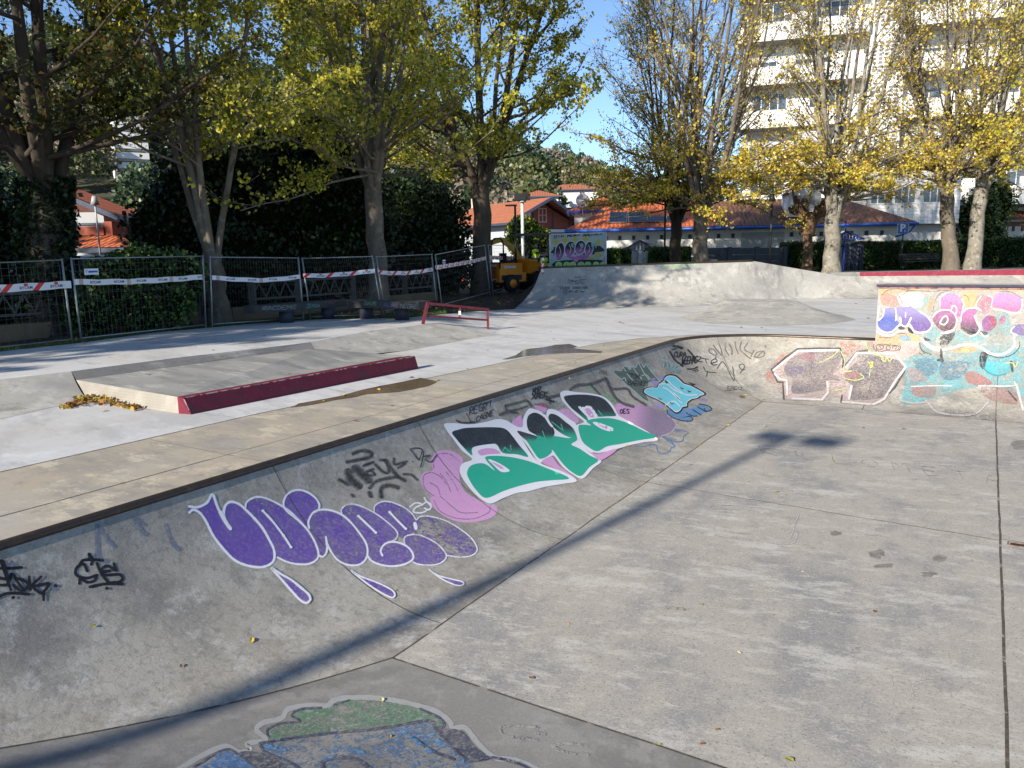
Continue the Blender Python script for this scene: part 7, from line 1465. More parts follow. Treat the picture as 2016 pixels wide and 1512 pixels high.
PA.line([(940, 300), (960, 310), (930, 340), (970, 350)], BK, 8); PA.line([(970, 315), (1030, 325)], BK, 7); PA.line([(1000, 320), (1010, 360)], BK, 7)
PA.line([(1050, 365), (1110, 345), (1090, 320), (1055, 345), (1070, 378), (1110, 375)], BK, 8); PA.line([(1100, 300), (1095, 320)], BK, 6)
for pts in ([(980, 395), (1010, 440), (1100, 452)], [(1020, 440), (1010, 488)], [(1110, 412), (1172, 352), (1270, 530), (1258, 392)], [(1330, 455), (1370, 400), (1355, 370), (1320, 385), (1340, 420), (1375, 425)]): PA.line(pts, (.03, .03, .03), 7, .1)
FA = (.10, .085, .07)
for pts in ([(1100, 290), (1040, 260), (1040, 225), (1085, 240), (1110, 280)], [(1075, 190), (1110, 240), (1150, 285)], [(1130, 180), (1150, 240), (1160, 290)], [(1190, 170), (1190, 230), (1220, 285)], [(1225, 180), (1250, 230), (1250, 280)], [(1280, 160), (1290, 220), (1310, 270)], [(1340, 160), (1330, 230), (1400, 300), (1430, 320)], [(1400, 170), (1370, 230), (1440, 270)], [(1430, 300), (1460, 240)], [(1460, 300), (1500, 310), (1555, 290), (1550, 250), (1490, 260), (1465, 300)], [(1480, 310), (1540, 255)], [(1565, 190), (1570, 215)]): PA.line(pts, FA, 10, .25, alpha=.8)
PA.text('KAEOL', 1205, 605, (30, 3), (3, -30), (.06, .05, .045), 4, .2, .1); PA.line([(1180, 625), (1300, 610)], FA, 4); 
TQ = (.16, .45, .48); PA.text('TUK', 575, 385, (50, 14), (6, -48), TQ, 10, .35, .2); PA.text('NNR', 660, 440, (26, 6), (4, -36), TQ, 7, .35, .2); PA.done()
PB = Paint(bowl, BV_BOWL, 1180, 640, 4.8, label='blue and dark sketchy outlines low on the side wall beyond the green letters')
BB = (.05, .16, .36)
for pts in ([(340, 1140), (420, 1150), (480, 1130), (540, 1140), (550, 1190), (590, 1215), (660, 1200), (680, 1160), (715, 1145), (640, 1090)], [(600, 1060), (640, 1080), (740, 1105), (790, 1090), (800, 1050), (845, 1020)], [(700, 980), (760, 990), (830, 1010)], [(560, 1040), (640, 1070), (700, 1120)]): PB.line(pts, BB, 9, .25)
PB.fill([(700, 985), (840, 1015), (790, 1060), (740, 1090), (650, 1075)], BB, .6); PB.done()
# back wall piece
Paint.addw = .12; Paint.dlf = .0013; Paint.stp = 3.4
PC = Paint(bowl, BV_BOWL, 1480, 540, 3.761, label='weathered angular graffiti with pink border and dark mottled fill on the back wall')
RE = (.62, .10, .06)
PC.fill([(150, 690), (190, 620), (250, 580), (300, 590), (200, 670)], RE, .42, alpha=.8); PC.fill([(105, 740), (140, 720), (180, 800), (150, 815), (115, 790)], RE, .38, alpha=.8); PC.fill([(180, 810), (230, 805), (230, 890), (190, 860)], RE, .45, alpha=.7); PC.fill([(660, 500), (760, 510), (850, 540), (800, 570), (700, 620), (670, 560)], RE, .42, alpha=.85); PC.fill([(850, 540), (900, 490), (900, 580)], (.6, .25, .2), .4)
PC.fill([(150, 710), (340, 560), (655, 555), (690, 680), (780, 580), (1050, 575), (1148, 670), (1000, 905), (960, 965), (660, 950), (640, 900), (565, 940), (240, 930), (232, 805), (190, 800)], (.50, .38, .36), .30, smooth=False)
PC.fill([(245, 680), (360, 590), (640, 572), (655, 650), (600, 740), (660, 790), (560, 790), (560, 850), (440, 880), (300, 880), (300, 770), (255, 750)], (.085, .085, .11), .40); PC.fill([(350, 600), (440, 590), (460, 640), (380, 640)], (.30, .12, .16), .35); PC.fill([(250, 680), (340, 650), (380, 720), (300, 770)], (.14, .12, .25), .4)
PC.fill([(800, 590), (1000, 620), (1130, 680), (1010, 860), (960, 920), (730, 930), (740, 830), (690, 780), (720, 700), (790, 640)], (.10, .10, .11), .38); PC.fill([(820, 600), (900, 610), (870, 760), (840, 880), (820, 760)], (.06, .09, .22), .42); PC.fill([(680, 740), (760, 720), (820, 760), (720, 790)], (.35, .15, .14), .4)
for pts in ([(145, 710), (240, 625), (340, 555), (500, 550), (655, 552), (680, 640), (672, 690)], [(145, 710), (190, 802), (230, 802), (236, 930)], [(690, 680), (780, 575), (860, 565)], [(660, 955), (668, 900)], [(1130, 720), (1060, 840), (1000, 900)]): PC.line(pts, (.03, .03, .04), 11, .1, smooth=False)
for pts in ([(160, 715), (345, 570), (640, 565)], [(170, 740), (210, 780), (260, 790), (262, 900)], [(300, 925), (520, 935), (565, 880), (560, 800)], [(665, 950), (900, 970), (980, 930), (1060, 800), (1140, 690), (1060, 590), (780, 585), (700, 690)], [(720, 930), (740, 830)]): PC.line(pts, (.66, .60, .58), 16, .15, smooth=False)
YG = (.55, .62, .18)
for pts in ([(850, 510), (870, 570), (940, 600), (980, 630)], [(510, 660), (600, 610), (650, 560)], [(660, 570), (690, 650), (680, 720), (740, 720)], [(860, 650), (880, 680), (870, 760)], [(960, 630), (985, 650), (1000, 620), (1020, 650), (1040, 620)], [(670, 770), (760, 790), (830, 770), (800, 740)], [(560, 850), (600, 870), (700, 850)]): PC.line(pts, YG, 7, .25)
PC.fill([(865, 660), (900, 650), (890, 700)], (.7, .6, .1), .3); PC.done()
Paint.addw = .02
PD = Paint(bowl, BV_BOWL, 1480, 540, 3.761, label='turquoise and blue weathered paint on the back wall below the raised block')
PD.fill([(1130, 640), (1250, 600), (1500, 640), (1700, 590), (2016, 540), (2200, 540), (2200, 900), (1980, 900), (1700, 830), (1300, 930), (1115, 965), (1140, 800)], (.12, .40, .44), .42); PD.fill([(1210, 640), (1340, 620), (1380, 700), (1300, 760), (1230, 720)], (.06, .20, .28), .4); PD.fill([(1400, 660), (1600, 650), (1560, 760), (1420, 780)], (.05, .17, .30), .45); PD.fill([(1580, 740), (1640, 720), (1780, 800), (1700, 830), (1600, 800)], (.34, .14, .13), .35)
PD.fill([(1700, 620), (1760, 650), (1900, 660), (1900, 740), (1780, 750), (1710, 690)], (.05, .38, .42), .3); PD.fill([(1150, 700), (1220, 700), (1300, 780), (1180, 800)], (.35, .25, .26), .45); PD.fill([(1200, 840), (1360, 835), (1330, 910), (1200, 900)], (.36, .17, .16), .4); PD.fill([(1700, 840), (1930, 840), (1960, 960), (1760, 930)], (.34, .18, .16), .45); PD.fill([(1690, 600), (1740, 600), (1720, 700), (1690, 680)], BK, .3)
for pts, c_, w_ in (([(1700, 600), (1720, 700), (1800, 750), (1880, 740)], (.03, .2, .24), 7), ([(1960, 820), (1990, 940), (2010, 1010)], (.6, .58, .56), 16), ([(1900, 870), (1960, 940)], BK, 10), ([(1290, 940), (1390, 1030), (1640, 1042), (1750, 950)], (.45, .44, .43), 14), ([(1180, 835), (1330, 830), (1480, 830)], (.55, .55, .56), 9), ([(1680, 830), (1930, 830), (1945, 800)], (.55, .55, .56), 10), ([(1400, 560), (1410, 650)], BK, 16), ([(1375, 640), (1420, 640)], BK, 9), ([(1920, 650), (1930, 720)], BK, 18), ([(1880, 660), (1930, 660), (1950, 690), (1970, 650)], YG, 6), ([(1100, 940), (1200, 960), (1300, 950)], (.4, .39, .38), 12)): PD.line(pts, c_, w_, .25)
PD.text('NAPERIEN', 1430, 1035, (42, 6), (2, -30), (.17, .165, .16), 3, .2, .15); PD.done()
# raised block face
Paint.addw = .09
Paint.dlf = .0003
PE = Paint(blk, BV_BOWL, 1700, 540, 6.38, label='purple and blue bubble letters over yellow, pink and turquoise paint on the raised wall')
PE.maxd = 1.6; PE.dlf = .0003
PE.fill([(196, 168), (2300, 172), (2300, 835), (135, 835)], (.46, .41, .37), .38, smooth=False)
YE = (.55, .36, .16)
for pts, c_, w_ in (([(200, 172), (2300, 175), (2300, 215), (1400, 208), (800, 192), (210, 260)], YE, .3), ([(1250, 240), (1420, 230), (1400, 400), (1280, 400)], YE, .25), ([(140, 740), (400, 770), (540, 730), (700, 800), (690, 850), (300, 835), (140, 822)], YE, .3), ([(220, 260), (320, 240), (430, 300), (450, 400), (300, 400), (230, 370)], (.72, .25, .18), .35), ([(440, 250), (700, 230), (760, 330), (700, 420), (480, 400)], (.66, .62, .62), .25),
                    ([(740, 300), (850, 280), (830, 400), (750, 380)], (.2, .55, .5), .4), ([(640, 420), (760, 400), (760, 480), (680, 490)], (.4, .6, .5), .4), ([(820, 330), (870, 300), (860, 420), (800, 430)], YE, .3), ([(1420, 280), (1520, 260), (1480, 400), (1420, 430)], (.5, .25, .2), .45),
                    ([(860, 640), (970, 700), (1150, 700), (1320, 770), (1480, 720), (1620, 540), (1800, 480), (1850, 640), (1880, 740), (2100, 760), (2300, 780), (2300, 834), (900, 834), (770, 800), (790, 740)], (.16, .42, .46), .42), ([(1550, 780), (1880, 770), (1860, 834), (1560, 834)], (.33, .36, .33), .3), ([(450, 780), (560, 770), (600, 834), (470, 834)], (.15, .4, .6), .4)): PE.fill(pts, c_, w_)
PE.fill([(180, 600), (250, 480), (262, 430), (400, 430), (410, 560), (450, 620), (400, 690), (300, 720), (210, 680)], (.24, .22, .45), .1, (.07, .10, .38), (430, 560))
PE.fill([(400, 430), (520, 410), (620, 415), (700, 480), (800, 540), (860, 620), (810, 710), (700, 720), (620, 680), (590, 610), (560, 600), (530, 640), (480, 620), (450, 540)], (.26, .22, .48), .14, (.13, .07, .28), (420, 640))
PE.fill([(960, 400), (970, 290), (1040, 240), (1150, 250), (1240, 330), (1255, 440), (1230, 520), (1170, 530), (1100, 450), (1000, 450)], (.40, .22, .48), .22, (.45, .13, .33), (260, 460)); PE.fill([(870, 540), (920, 480), (1000, 450), (1090, 460), (1150, 520), (1168, 600), (1130, 680), (1040, 712), (960, 690), (890, 610)], (.32, .09, .26), .2, (.10, .02, .05), (480, 690))
PE.fill([(1225, 580), (1240, 480), (1320, 430), (1430, 440), (1395, 520), (1420, 600), (1455, 680), (1400, 745), (1320, 740), (1225, 660)], (.42, .11, .32), .18, (.05, .02, .05), (480, 730)); PE.fill([(1450, 420), (1500, 300), (1560, 265), (1622, 300), (1600, 430), (1550, 500), (1480, 480)], (.50, .17, .28), .3); PE.fill([(1622, 400), (1650, 260), (1740, 230), (1880, 250), (1995, 320), (1975, 440), (1880, 478), (1740, 430)], (.50, .22, .50), .2, (.58, .12, .28), (300, 470))
PE.fill([(1490, 590), (1560, 520), (1650, 535), (1672, 620), (1600, 705), (1510, 700)], (.22, .07, .28), .2, (.3, .03, .06), (1490, 1680), gd=(1, 0)); PE.fill([(1860, 660), (1950, 628), (2100, 640), (2100, 770), (1900, 745)], (.15, .10, .30), .25); PE.fill([(1700, 600), (1750, 510), (1790, 560), (1750, 620)], (.40, .12, .2), .3)
PE.fill([(975, 770), (1060, 750), (1150, 735), (1100, 834), (970, 834)], BK, .3); PE.fill([(1200, 650), (1400, 720), (1450, 740), (1330, 760)], BK, .35); PE.fill([(440, 660), (520, 650), (510, 690), (450, 690)], BK, .1); PE.fill([(555, 660), (600, 690), (630, 745), (570, 720)], BK, .1); PE.fill([(1460, 710), (1560, 730), (1520, 762)], BK, .2)
PE.fill([(760, 790), (820, 810), (850, 834), (770, 834)], BK, .35)
for pts, w_ in (([(200, 410), (175, 560), (162, 640), (245, 722), (350, 722), (440, 645), (470, 600), (462, 540)], 18), ([(262, 430), (245, 520), (190, 580)], 14), ([(400, 425), (412, 500), (405, 580)], 14), ([(465, 630), (540, 655), (600, 545)], 18), ([(590, 640), (640, 715), (720, 732), (820, 705), (862, 620), (790, 520), (720, 478)], 20), ([(150, 700), (220, 752), (340, 770), (440, 720), (540, 705)], 20), ([(530, 480), (530, 540)], 12), ([(870, 540), (920, 480), (1000, 448), (1095, 458), (1155, 520), (1170, 600), (1130, 690), (1030, 725)], 15), ([(1100, 450), (1120, 400), (1150, 400), (1172, 450), (1150, 520)], 15), ([(960, 400), (968, 290), (1040, 240)], 12), ([(1240, 310), (1258, 380), (1230, 520), (1222, 590)], 14), ([(1240, 480), (1320, 428), (1430, 425), (1480, 460)], 16), ([(1480, 270), (1420, 360), (1420, 440)], 12), ([(1395, 520), (1425, 600), (1460, 680), (1420, 750), (1340, 780)], 20), ([(1630, 440), (1740, 450), (1850, 480), (1960, 480)], 16), ([(1560, 270), (1620, 300), (1600, 420)], 10), ([(1995, 310), (1980, 440), (1900, 500)], 12), ([(1470, 730), (1520, 780), (1570, 770)], 16), ([(1900, 650), (1860, 690), (1860, 730), (1930, 760)], 14), ([(720, 800), (760, 834)], 22), ([(1895, 760), (1890, 834)], 24), ([(970, 740), (1060, 735), (1140, 700)], 14)): PE.line(pts, WH, w_, .12)
PE.line([(960, 610), (1000, 540), (1050, 530), (1055, 590), (1010, 632), (965, 615)], WH, 16, .05); PE.fill([(985, 600), (1010, 560), (1040, 555), (1035, 590), (1005, 615)], (.12, .1, .1), .1)
for pts in ([(230, 260), (300, 200), (420, 180), (600, 200), (860, 210), (1000, 200), (1150, 210)], [(870, 470), (900, 330), (960, 240), (1030, 215)], [(480, 270), (560, 200)], [(430, 250), (480, 330), (490, 380)], [(1260, 260), (1310, 280), (1320, 330)], [(440, 745), (520, 740), (560, 780)], [(200, 790), (350, 795)], [(1700, 210), (1850, 220), (1990, 300)]): PE.line(pts, (.08, .06, .06), 6, .3)
PE.done()
Paint.dlf = .0013
PF = Paint(bowl, BV_BOWL, 1700, 540, 6.38, label='orange, turquoise and white wavy paint where the raised block meets the back wall'); PF.maxd = 1.6
PF.fill([(125, 842), (450, 842), (700, 842), (700, 980), (560, 1050), (330, 1060), (140, 960)], (.52, .36, .33), .25, smooth=False); PF.fill([(150, 850), (460, 845), (440, 900), (200, 900)], YE, .35)
PF.fill([(700, 842), (2300, 842), (2300, 1148), (1000, 1148), (720, 1020)], (.15, .37, .42), .42, smooth=False); PF.fill([(1120, 940), (1400, 890), (1440, 930), (1380, 980), (1150, 990)], YE, .35); PF.fill([(1280, 842), (1860, 842), (1840, 880), (1600, 900), (1350, 880)], (.33, .36, .34), .3); PF.fill([(970, 842), (1080, 842), (1060, 880), (970, 900)], BK, .3); PF.fill([(1480, 980), (1560, 1000), (1540, 1080), (1480, 1090)], BK, .3)
for pts, w_ in (([(745, 842), (830, 920), (950, 955), (1100, 932), (1280, 885), (1450, 912), (1600, 1000), (1750, 1005), (1880, 925), (1900, 842)], 30), ([(780, 842), (850, 900), (960, 925)], 14)): PF.line(pts, (.68, .66, .62), w_, .12)
for pts in ([(700, 870), (740, 960), (850, 1010)], [(720, 940), (770, 1000)], [(700, 990), (740, 1020)], [(1560, 1010), (1700, 1050), (1850, 1020), (1950, 930), (1960, 850)], [(960, 1010), (970, 1060), (920, 1080)]): PF.line(pts, BK, 9, .2)
for pts in ([(170, 940), (160, 900), (230, 880), (330, 890), (430, 900), (440, 940), (380, 965), (280, 960), (200, 975), (170, 940)], [(220, 930), (200, 905), (250, 900), (240, 940), (200, 950)], [(290, 945), (290, 905), (330, 905), (330, 945), (290, 945)], [(370, 940), (370, 905), (415, 910), (400, 940)], [(130, 880), (130, 930), (160, 970)], [(455, 890), (465, 930), (440, 965)]): PF.line(pts, (.03, .03, .03), 7, .1)
PF.line([(30, 870), (60, 960), (150, 1010), (240, 1060)], YG, 12, .2); PF.done()
Paint.addw = 0; Paint.dlf = .0002; Paint.stp = 6.0
# bank piece in the foreground
PG = Paint(bowl, BV_BOWL, 300, 1300, 2.24, label='faded blue and green cloud-shaped graffiti with pale border on the near bank')
PG.line([(60, 520), (130, 474), (220, 420), (300, 385), (340, 382), (380, 406), (430, 395), (420, 368), (500, 350), (460, 310), (485, 278), (570, 255), (600, 215), (690, 200), (770, 200), (805, 175), (880, 165), (1000, 168), (1130, 190), (1250, 225), (1310, 270), (1325, 300), (1380, 298), (1440, 370), (1510, 430), (1600, 440), (1720, 490)], (.34, .345, .33), 24, .18, soft=.2)
PG.fill([(515, 340), (530, 300), (600, 275), (650, 270), (620, 240), (650, 220), (740, 212), (790, 210), (800, 190), (870, 176), (980, 178), (1100, 195), (1200, 225), (1268, 260), (1280, 290), (1250, 300), (1220, 270), (1000, 300), (700, 330), (550, 350)], (.10, .21, .12), .42)
PG.fill([(465, 370), (700, 338), (1000, 308), (1210, 272), (1300, 360), (1400, 450), (1440, 530), (650, 530), (560, 430)], (.05, .15, .30), .55); PG.fill([(150, 520), (250, 450), (320, 398), (460, 474), (500, 530)], (.04, .15, .34), .42)
PG.fill([(1250, 310), (1360, 310), (1420, 380), (1490, 435), (1400, 445), (1310, 370)], (.05, .055, .09), .35); PG.fill([(380, 415), (480, 410), (600, 470), (640, 530), (540, 530)], (.05, .06, .09), .45)
NV = (.03, .04, .085)
for pts, w_ in (([(470, 368), (700, 333), (1000, 303), (1215, 268), (1250, 305), (1320, 380), (1400, 450)], 11), ([(515, 345), (505, 310), (560, 282), (650, 270), (612, 245), (650, 218), (745, 210)], 9), ([(800, 200), (870, 176)], 6), ([(1180, 215), (1270, 258), (1285, 295), (1245, 300)], 9), ([(470, 368), (500, 410), (600, 450), (680, 500)], 10), ([(180, 474), (320, 395), (400, 430), (500, 440)], 9), ([(760, 500), (750, 450), (820, 432), (900, 440), (960, 480)], 16), ([(1400, 450), (1500, 432), (1620, 460), (1700, 500)], 12), ([(1150, 340), (1230, 400), (1330, 440)], 12)): PG.line(pts, NV, w_, .3)
for pts in ([(760, 330), (860, 345)], [(720, 400), (840, 390), (930, 410)], [(1080, 300), (1150, 350), (1240, 420)], [(1250, 350), (1370, 450)], [(500, 380), (600, 400)], [(820, 420), (740, 440)]): PG.line(pts, (.06, .24, .48), 16, .5)
for pts in ([(1515, 300), (1600, 292), (1700, 300)], [(1520, 300), (1560, 335), (1650, 350), (1700, 355)], [(1690, 325), (1730, 330)], [(1760, 380), (1830, 370), (1920, 382)], [(1765, 385), (1820, 410), (1930, 422)]): PG.line(pts, (.32, .31, .29), 13, .45)
PG.done()
PH = Paint(bowl, BV_BOWL, 1200, 780, 2.066, name='scrawl', label='faint pencil-thin scrawled letters across the bowl floor')
PH.text('KILLOMETA', 620, 235, (62, 8), (-18, -34), (.12, .12, .12), 3.0, .45, 1.0, .05, alpha=.5)
for pts, w_ in (([(185, 1165), (220, 1168), (255, 1172)], 5), ([(1145, 1140), (1150, 1180)], 9), ([(1235, 1225), (1230, 1185), (1270, 1165), (1330, 1160)], 10), ([(1270, 1155), (1310, 1148), (1325, 1160)], 10), ([(725, 555), (760, 545), (740, 600), (600, 590), (430, 565)], 7), ([(770, 480), (735, 580)], 6), ([(640, 90), (700, 60)], 3)): PH.line(pts, (.46, .44, .40), w_, .35, soft=.6)
rs = random.Random(9)
for _ in range(46):
    x, y = rs.uniform(120, 1560), rs.uniform(90, 1480); L_ = rs.uniform(30, 170) * (.5 + y / 1500); sl = rs.uniform(.04, .28); PH.line([(x, y), (x + L_ * .5, y + L_ * sl * .5 + rs.uniform(-4, 4)), (x + L_, y + L_ * sl)], (.50, .465, .40) if rs.random() < .75 else (.17, .17, .17), rs.uniform(3, 11) * (.4 + y / 1500), rs.uniform(.5, .7), soft=.9, alpha=.7)
PH.done()
# ledge, bench, quarter pipe and board
PI = Paint(pad, BV_PAD, 500, 480, 3.6, label='small turquoise tag on the front of the maroon ledge'); PI.text('IMAPA', 415, 1012, (17, -2.5), (4, -26), (.12, .42, .48), 4, .0, .2); PI.done()
for (par, jobs, lab) in ((bench1, [('RACDEMS', 60, 470, 30, (.32, .36, .35), 5), ('ZEMOA', 370, 455, 17, (.16, .42, .30), 3.6), ('PARTE', 505, 432, 19, (.22, .06, .10), 3.4)], 'white, green and red scrawled tags along the left slab edge'), (bench2, [('GAVE', 780, 432, 20, (.22, .5, .25), 3.6), ('BLAS', 925, 445, 20, (.20, .16, .36), 4.6), ('NEGRE', 1040, 452, 20, (.36, .42, .38), 3.6)], 'green, violet and white scrawled tags along the right slab edge')):
    PJ = Paint(par, BV_BENCH, 500, 480, 3.6, label=lab)
    for tx, x, y, w_, c_, lw in jobs: PJ.text(tx, x, y, (w_, -1 if par is bench1 else 1.5), (3, -26), c_, lw, .25, .15, alpha=.7)
    PJ.done()
PK_ = Paint(qp, BV_QP, 940, 430, 6.72, label='thin black crown, crossed lines and lettering on the quarter pipe'); PK_.maxd = 3
PK_.text('48100', 1085, 938, (24, 0), (6, -38), (.03, .03, .03), 5, 0, .3); PK_.text('HARDCORE', 1255, 938, (20, 0), (5, -34), (.03, .03, .03), 5, 0, .3); PK_.text('CREW', 1130, 978, (55, 0), (12, -24), (.03, .03, .03), 5, 0, .35)
for pts in ([(1175, 868), (1300, 825), (1445, 805)], [(1195, 800), (1290, 835), (1420, 870)], [(1285, 800), (1300, 768), (1322, 790), (1345, 768), (1365, 805)], [(1285, 875), (1300, 855), (1315, 870)], [(1320, 855), (1335, 875)]): PK_.line(pts, (.03, .03, .03), 5, 0)
PK_.text('RAN', 1195, 838, (20, 0), (3, -22), (.06, .06, .06), 3.5, .1, .3); PK_.text('AEC', 1340, 848, (20, 0), (3, -22), (.06, .06, .06), 3.5, .1, .3); PK_.done()
PL = Paint(qp, BV_QP, 1000, 0, 2.16, label='pale green scrawled writing high on the quarter pipe'); PL.maxd = 3; PL.text('DEMENDERIA', 655, 1142, (14, -.8), (3, -14), (.25, .42, .22), 3, .25, .22); PL.done()
PM = Paint(gp, BV_BOARD, 940, 430, 6.72, label='purple and black bubble letters with yellow stars and green lettering on the board'); PM.maxd = 4
YS = (.42, .38, .03)
for x, y, r in ((1040, 310, 50), (1165, 290, 55), (1290, 280, 50), (1430, 270, 50), (1605, 320, 55), (1600, 490, 60), (1510, 530, 45)): PM.fill([(x + r * (1 if k % 2 == 0 else .55) * math.cos(k * .785), y + r * (1 if k % 2 == 0 else .55) * math.sin(k * .785)) for k in range(8)], YS, .2)
PM.fill([(1010, 590), (1080, 560), (1400, 545), (1690, 560), (1690, 634), (1010, 634)], BK, .05)
for x in (1075, 1180, 1260, 1370, 1460, 1570, 1665): PM.fill([(x - 44, 632), (x - 38, 590), (x, 572), (x + 38, 588), (x + 42, 632), (x + 12, 632), (x, 608), (x - 12, 632)], (.33, .55, .16), .1)
PM.fill([(955, 460), (1010, 400), (1000, 370), (1060, 380), (1560, 360), (1640, 380), (1685, 425), (1640, 440), (1560, 450), (1500, 480), (1040, 470), (1020, 500), (1000, 460)], BK, .05)
for (x, y, rx, ry) in ((1090, 440, 62, 120), (1225, 405, 72, 105), (1360, 385, 72, 95), (1475, 400, 55, 95)):
    e_ = [(x + rx * math.cos(a) + (y + ry * math.sin(a) - y) * -.12, y + ry * math.sin(a)) for a in frange(0, 5.76, 11)]; PM.fill(e_, BK, .02, (.34, .12, .30), (y - 20, y + ry * .6)); PM.line(e_, (.55, .58, .62), 9, .05, closed=True); PM.line([(x - 10, y - ry * .55), (x + 12, y), (x - 5, y + ry * .5)], (.55, .5, .58), 7, .1)
PM.fill([(1170, 500), (1290, 510), (1330, 560), (1290, 580), (1250, 540)], (.34, .12, .30), .1); PM.fill([(1310, 500), (1440, 480), (1480, 500), (1420, 540), (1330, 545)], (.34, .12, .30), .1)
for x in (1255, 1385, 1520, 1560): PM.fill([(x - 16, 330), (x + 14, 335), (x + 12, 390), (x - 10, 370)], (.10, .35, .32), .2)
PM.line([(1620, 300), (1690, 440), (1640, 540)], (.6, .6, .62), 8); PM.fill([(1650, 560), (1690, 500), (1692, 560)], (.5, .2, .38), .2)
PM.text('OTD', 1010, 262, (36, -4), (6, -42), BK, 9, .05, .3); PM.text('MORD', 1190, 248, (34, -4), (6, -36), BK, 10, .05, .3); PM.text('ANOTA.K', 1395, 242, (32, -4), (6, -40), BK, 10, .05, .25); PM.done()

# ---------------------------------------------------------------- fallen leaves
BV_ALL = bvh_of([wall_o, bank_o, floor_o, upd, slope] + [o for o in COL.objects if o.name.split('.')[0] in ('deck', 'beige_deck_slab') and o.parent is None] + [c for c in pad.children if c.name.startswith('top')])
LM_ = [flat('fallen_leaf_yellow', (.55, .40, .05), .6), flat('fallen_leaf_brown', (.20, .09, .03), .7), flat('fallen_leaf_green', (.28, .28, .04), .6), flat('fallen_leaf_pale', (.55, .48, .28), .6)]
protos = []
for i, m_ in enumerate(LM_):
    me = bpy.data.meshes.new('fallen_leaf'); o_ = [(0, -.05, .0), (.035, -.015, .014), (.03, .025, .02), (0, .055, .006), (-.03, .025, .018), (-.036, -.015, .01), (0, 0, .003), (.002, -.085, .012), (-.002, -.085, .012)]
    me.from_pydata(o_, [], [(0, 1, 6), (1, 2, 6), (2, 3, 6), (3, 4, 6), (4, 5, 6), (5, 0, 6), (0, 7, 8)]); me.materials.append(m_); protos.append(me)
GLAB = {0: 'small yellow leaf lying on the concrete', 1: 'small brown leaf lying on the concrete', 2: 'small green-yellow leaf lying on the concrete', 3: 'small pale leaf lying on the concrete'}
def leaf_at(px, py, k, s=1.0):
    s = s * (.55 if py > 850 else .9)
    r = Vector(ray(px, py)).normalized(); h_ = BV_ALL.ray_cast(Vector(O_), r, 60)
    if h_[0] is None: return
    n = h_[1]; n = -n if n.dot(r) > 0 else n; o = bpy.data.objects.new('fallen_leaf', protos[k]); COL.objects.link(o); o.location = h_[0] + n * .006; o.rotation_euler = n.to_track_quat('Z', 'Y').to_euler(); o.rotation_euler.rotate_axis('Z', random.uniform(0, 6.28)); o.scale = (s,) * 3; tag(o, GLAB[k], 'leaf', 'fallen leaves on the concrete')
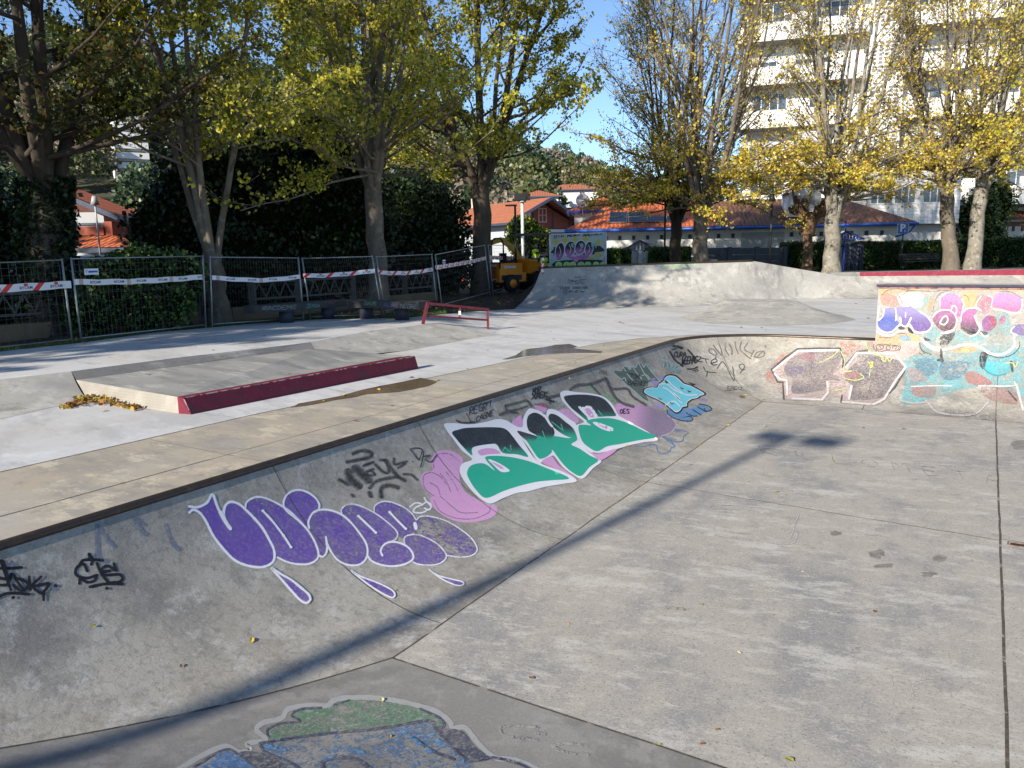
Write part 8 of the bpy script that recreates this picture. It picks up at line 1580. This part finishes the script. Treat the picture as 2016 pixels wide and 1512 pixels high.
for px, py, k, s in ((1554, 1497, 2, 1.1), (1380, 1191, 2, .8), (1722, 1205, 1, .8), (1455, 1287, 3, .7), (1530, 969, 2, 1.0), (1547, 975, 0, .7), (495, 1262, 0, 1.0), (777, 1163, 2, .6), (752, 1380, 3, .9), (768, 1451, 0, .6), (864, 1054, 1, .7), (1235, 878, 0, .9), (1378, 878, 0, .9), (1433, 838, 0, 1.0), (1506, 840, 3, .9), (1780, 845, 2, 1), (1460, 782, 1, 1.6), (1466, 779, 0, 1.2), (1502, 787, 3, 1), (184, 1233, 2, .6), (357, 1312, 1, .6), (1233, 1158, 3, .6), (1383, 1466, 1, .7), (1298, 1468, 2, .5), (1412, 1438, 1, .6), (1046, 1336, 1, .9), (1360, 915, 2, .8), (1640, 905, 0, .8), (1865, 988, 3, .7), (1700, 843, 1, .7), (1500, 1010, 3, .6),
                     (290, 738, 1, 1.1), (625, 875, 0, .7), (675, 779, 0, 1.2), (745, 768, 0, .9), (636, 790, 0, .8), (810, 744, 1, 1), (860, 750, 0, 1), (770, 799, 0, .7), (990, 617, 1, 1), (1030, 615, 1, .8), (1220, 635, 1, 1.3), (1227, 637, 1, 1), (700, 830, 1, .7), (205, 810, 3, .9), (1685, 598, 1, 1), (1700, 592, 1, 1), (1460, 645, 1, 1), (1500, 646, 1, .9), (1090, 668, 1, .9), (960, 690, 1, .7), (420, 690, 1, .7), (168, 676, 0, 1.1), (520, 662, 1, .8), (1710, 627, 1, 1.2), (1175, 640, 1, .7)): leaf_at(px, py, k, s)
rl = random.Random(4)
for _ in range(95):
    px, py = rl.uniform(20, 1720), rl.uniform(612, 760)
    if rl.random() < .2: px, py = rl.uniform(1100, 1990), rl.uniform(850, 1250)
    leaf_at(px, py, rl.choice((0, 1, 1, 1, 3)), rl.uniform(.3, .6))
mbs = [MB(), MB()]; PT_ = [(120, 805), (150, 797), (168, 792), (190, 792), (215, 797), (250, 803), (275, 806)]
V = []; Cl = []; P = []
for _ in range(330):
    i = rl.randrange(len(PT_) - 1); f = rl.random(); x = PT_[i][0] * (1 - f) + PT_[i + 1][0] * f + rl.gauss(0, 4); y = PT_[i][1] * (1 - f) + PT_[i + 1][1] * f + abs(rl.gauss(0, 3)) - 2; w_ = 1.4 if 150 < x < 235 else .5; p = at(x, y, 0); p[2] = .01 + rl.random() * .07 * w_; P.append(p)
pl_ = leaves('leaf_pile', P, .066, [(.24, .10, .03), (.30, .14, .04), (.5, .36, .06), (.16, .07, .025), (.42, .40, .08), (.45, .22, .05)], None, flat_=.6); tag(pl_, 'heap of brown and yellow dead leaves where the left bank meets the platform', 'leaf pile', None, 'stuff')
P = []
for _ in range(700):
    x, y = rl.uniform(780, 1010), rl.uniform(570, 622); p = at(x, y, .3)
    if y < 619 - max(x - 840, 0) * .13: P.append((p[0], p[1], TZ(p[0], p[1]) + .03 if y < 600 else .03 + max(.27 - (x - 880) * .0017, 0)))
o = leaves('leaf_litter', P, .08, [(.16, .10, .04), (.26, .17, .05), (.3, .25, .08), (.1, .06, .03)], None, flat_=1.0); tag(o, 'scattered dead leaves on the soil between the fence and the quarter pipe', 'leaf litter', None, 'stuff')
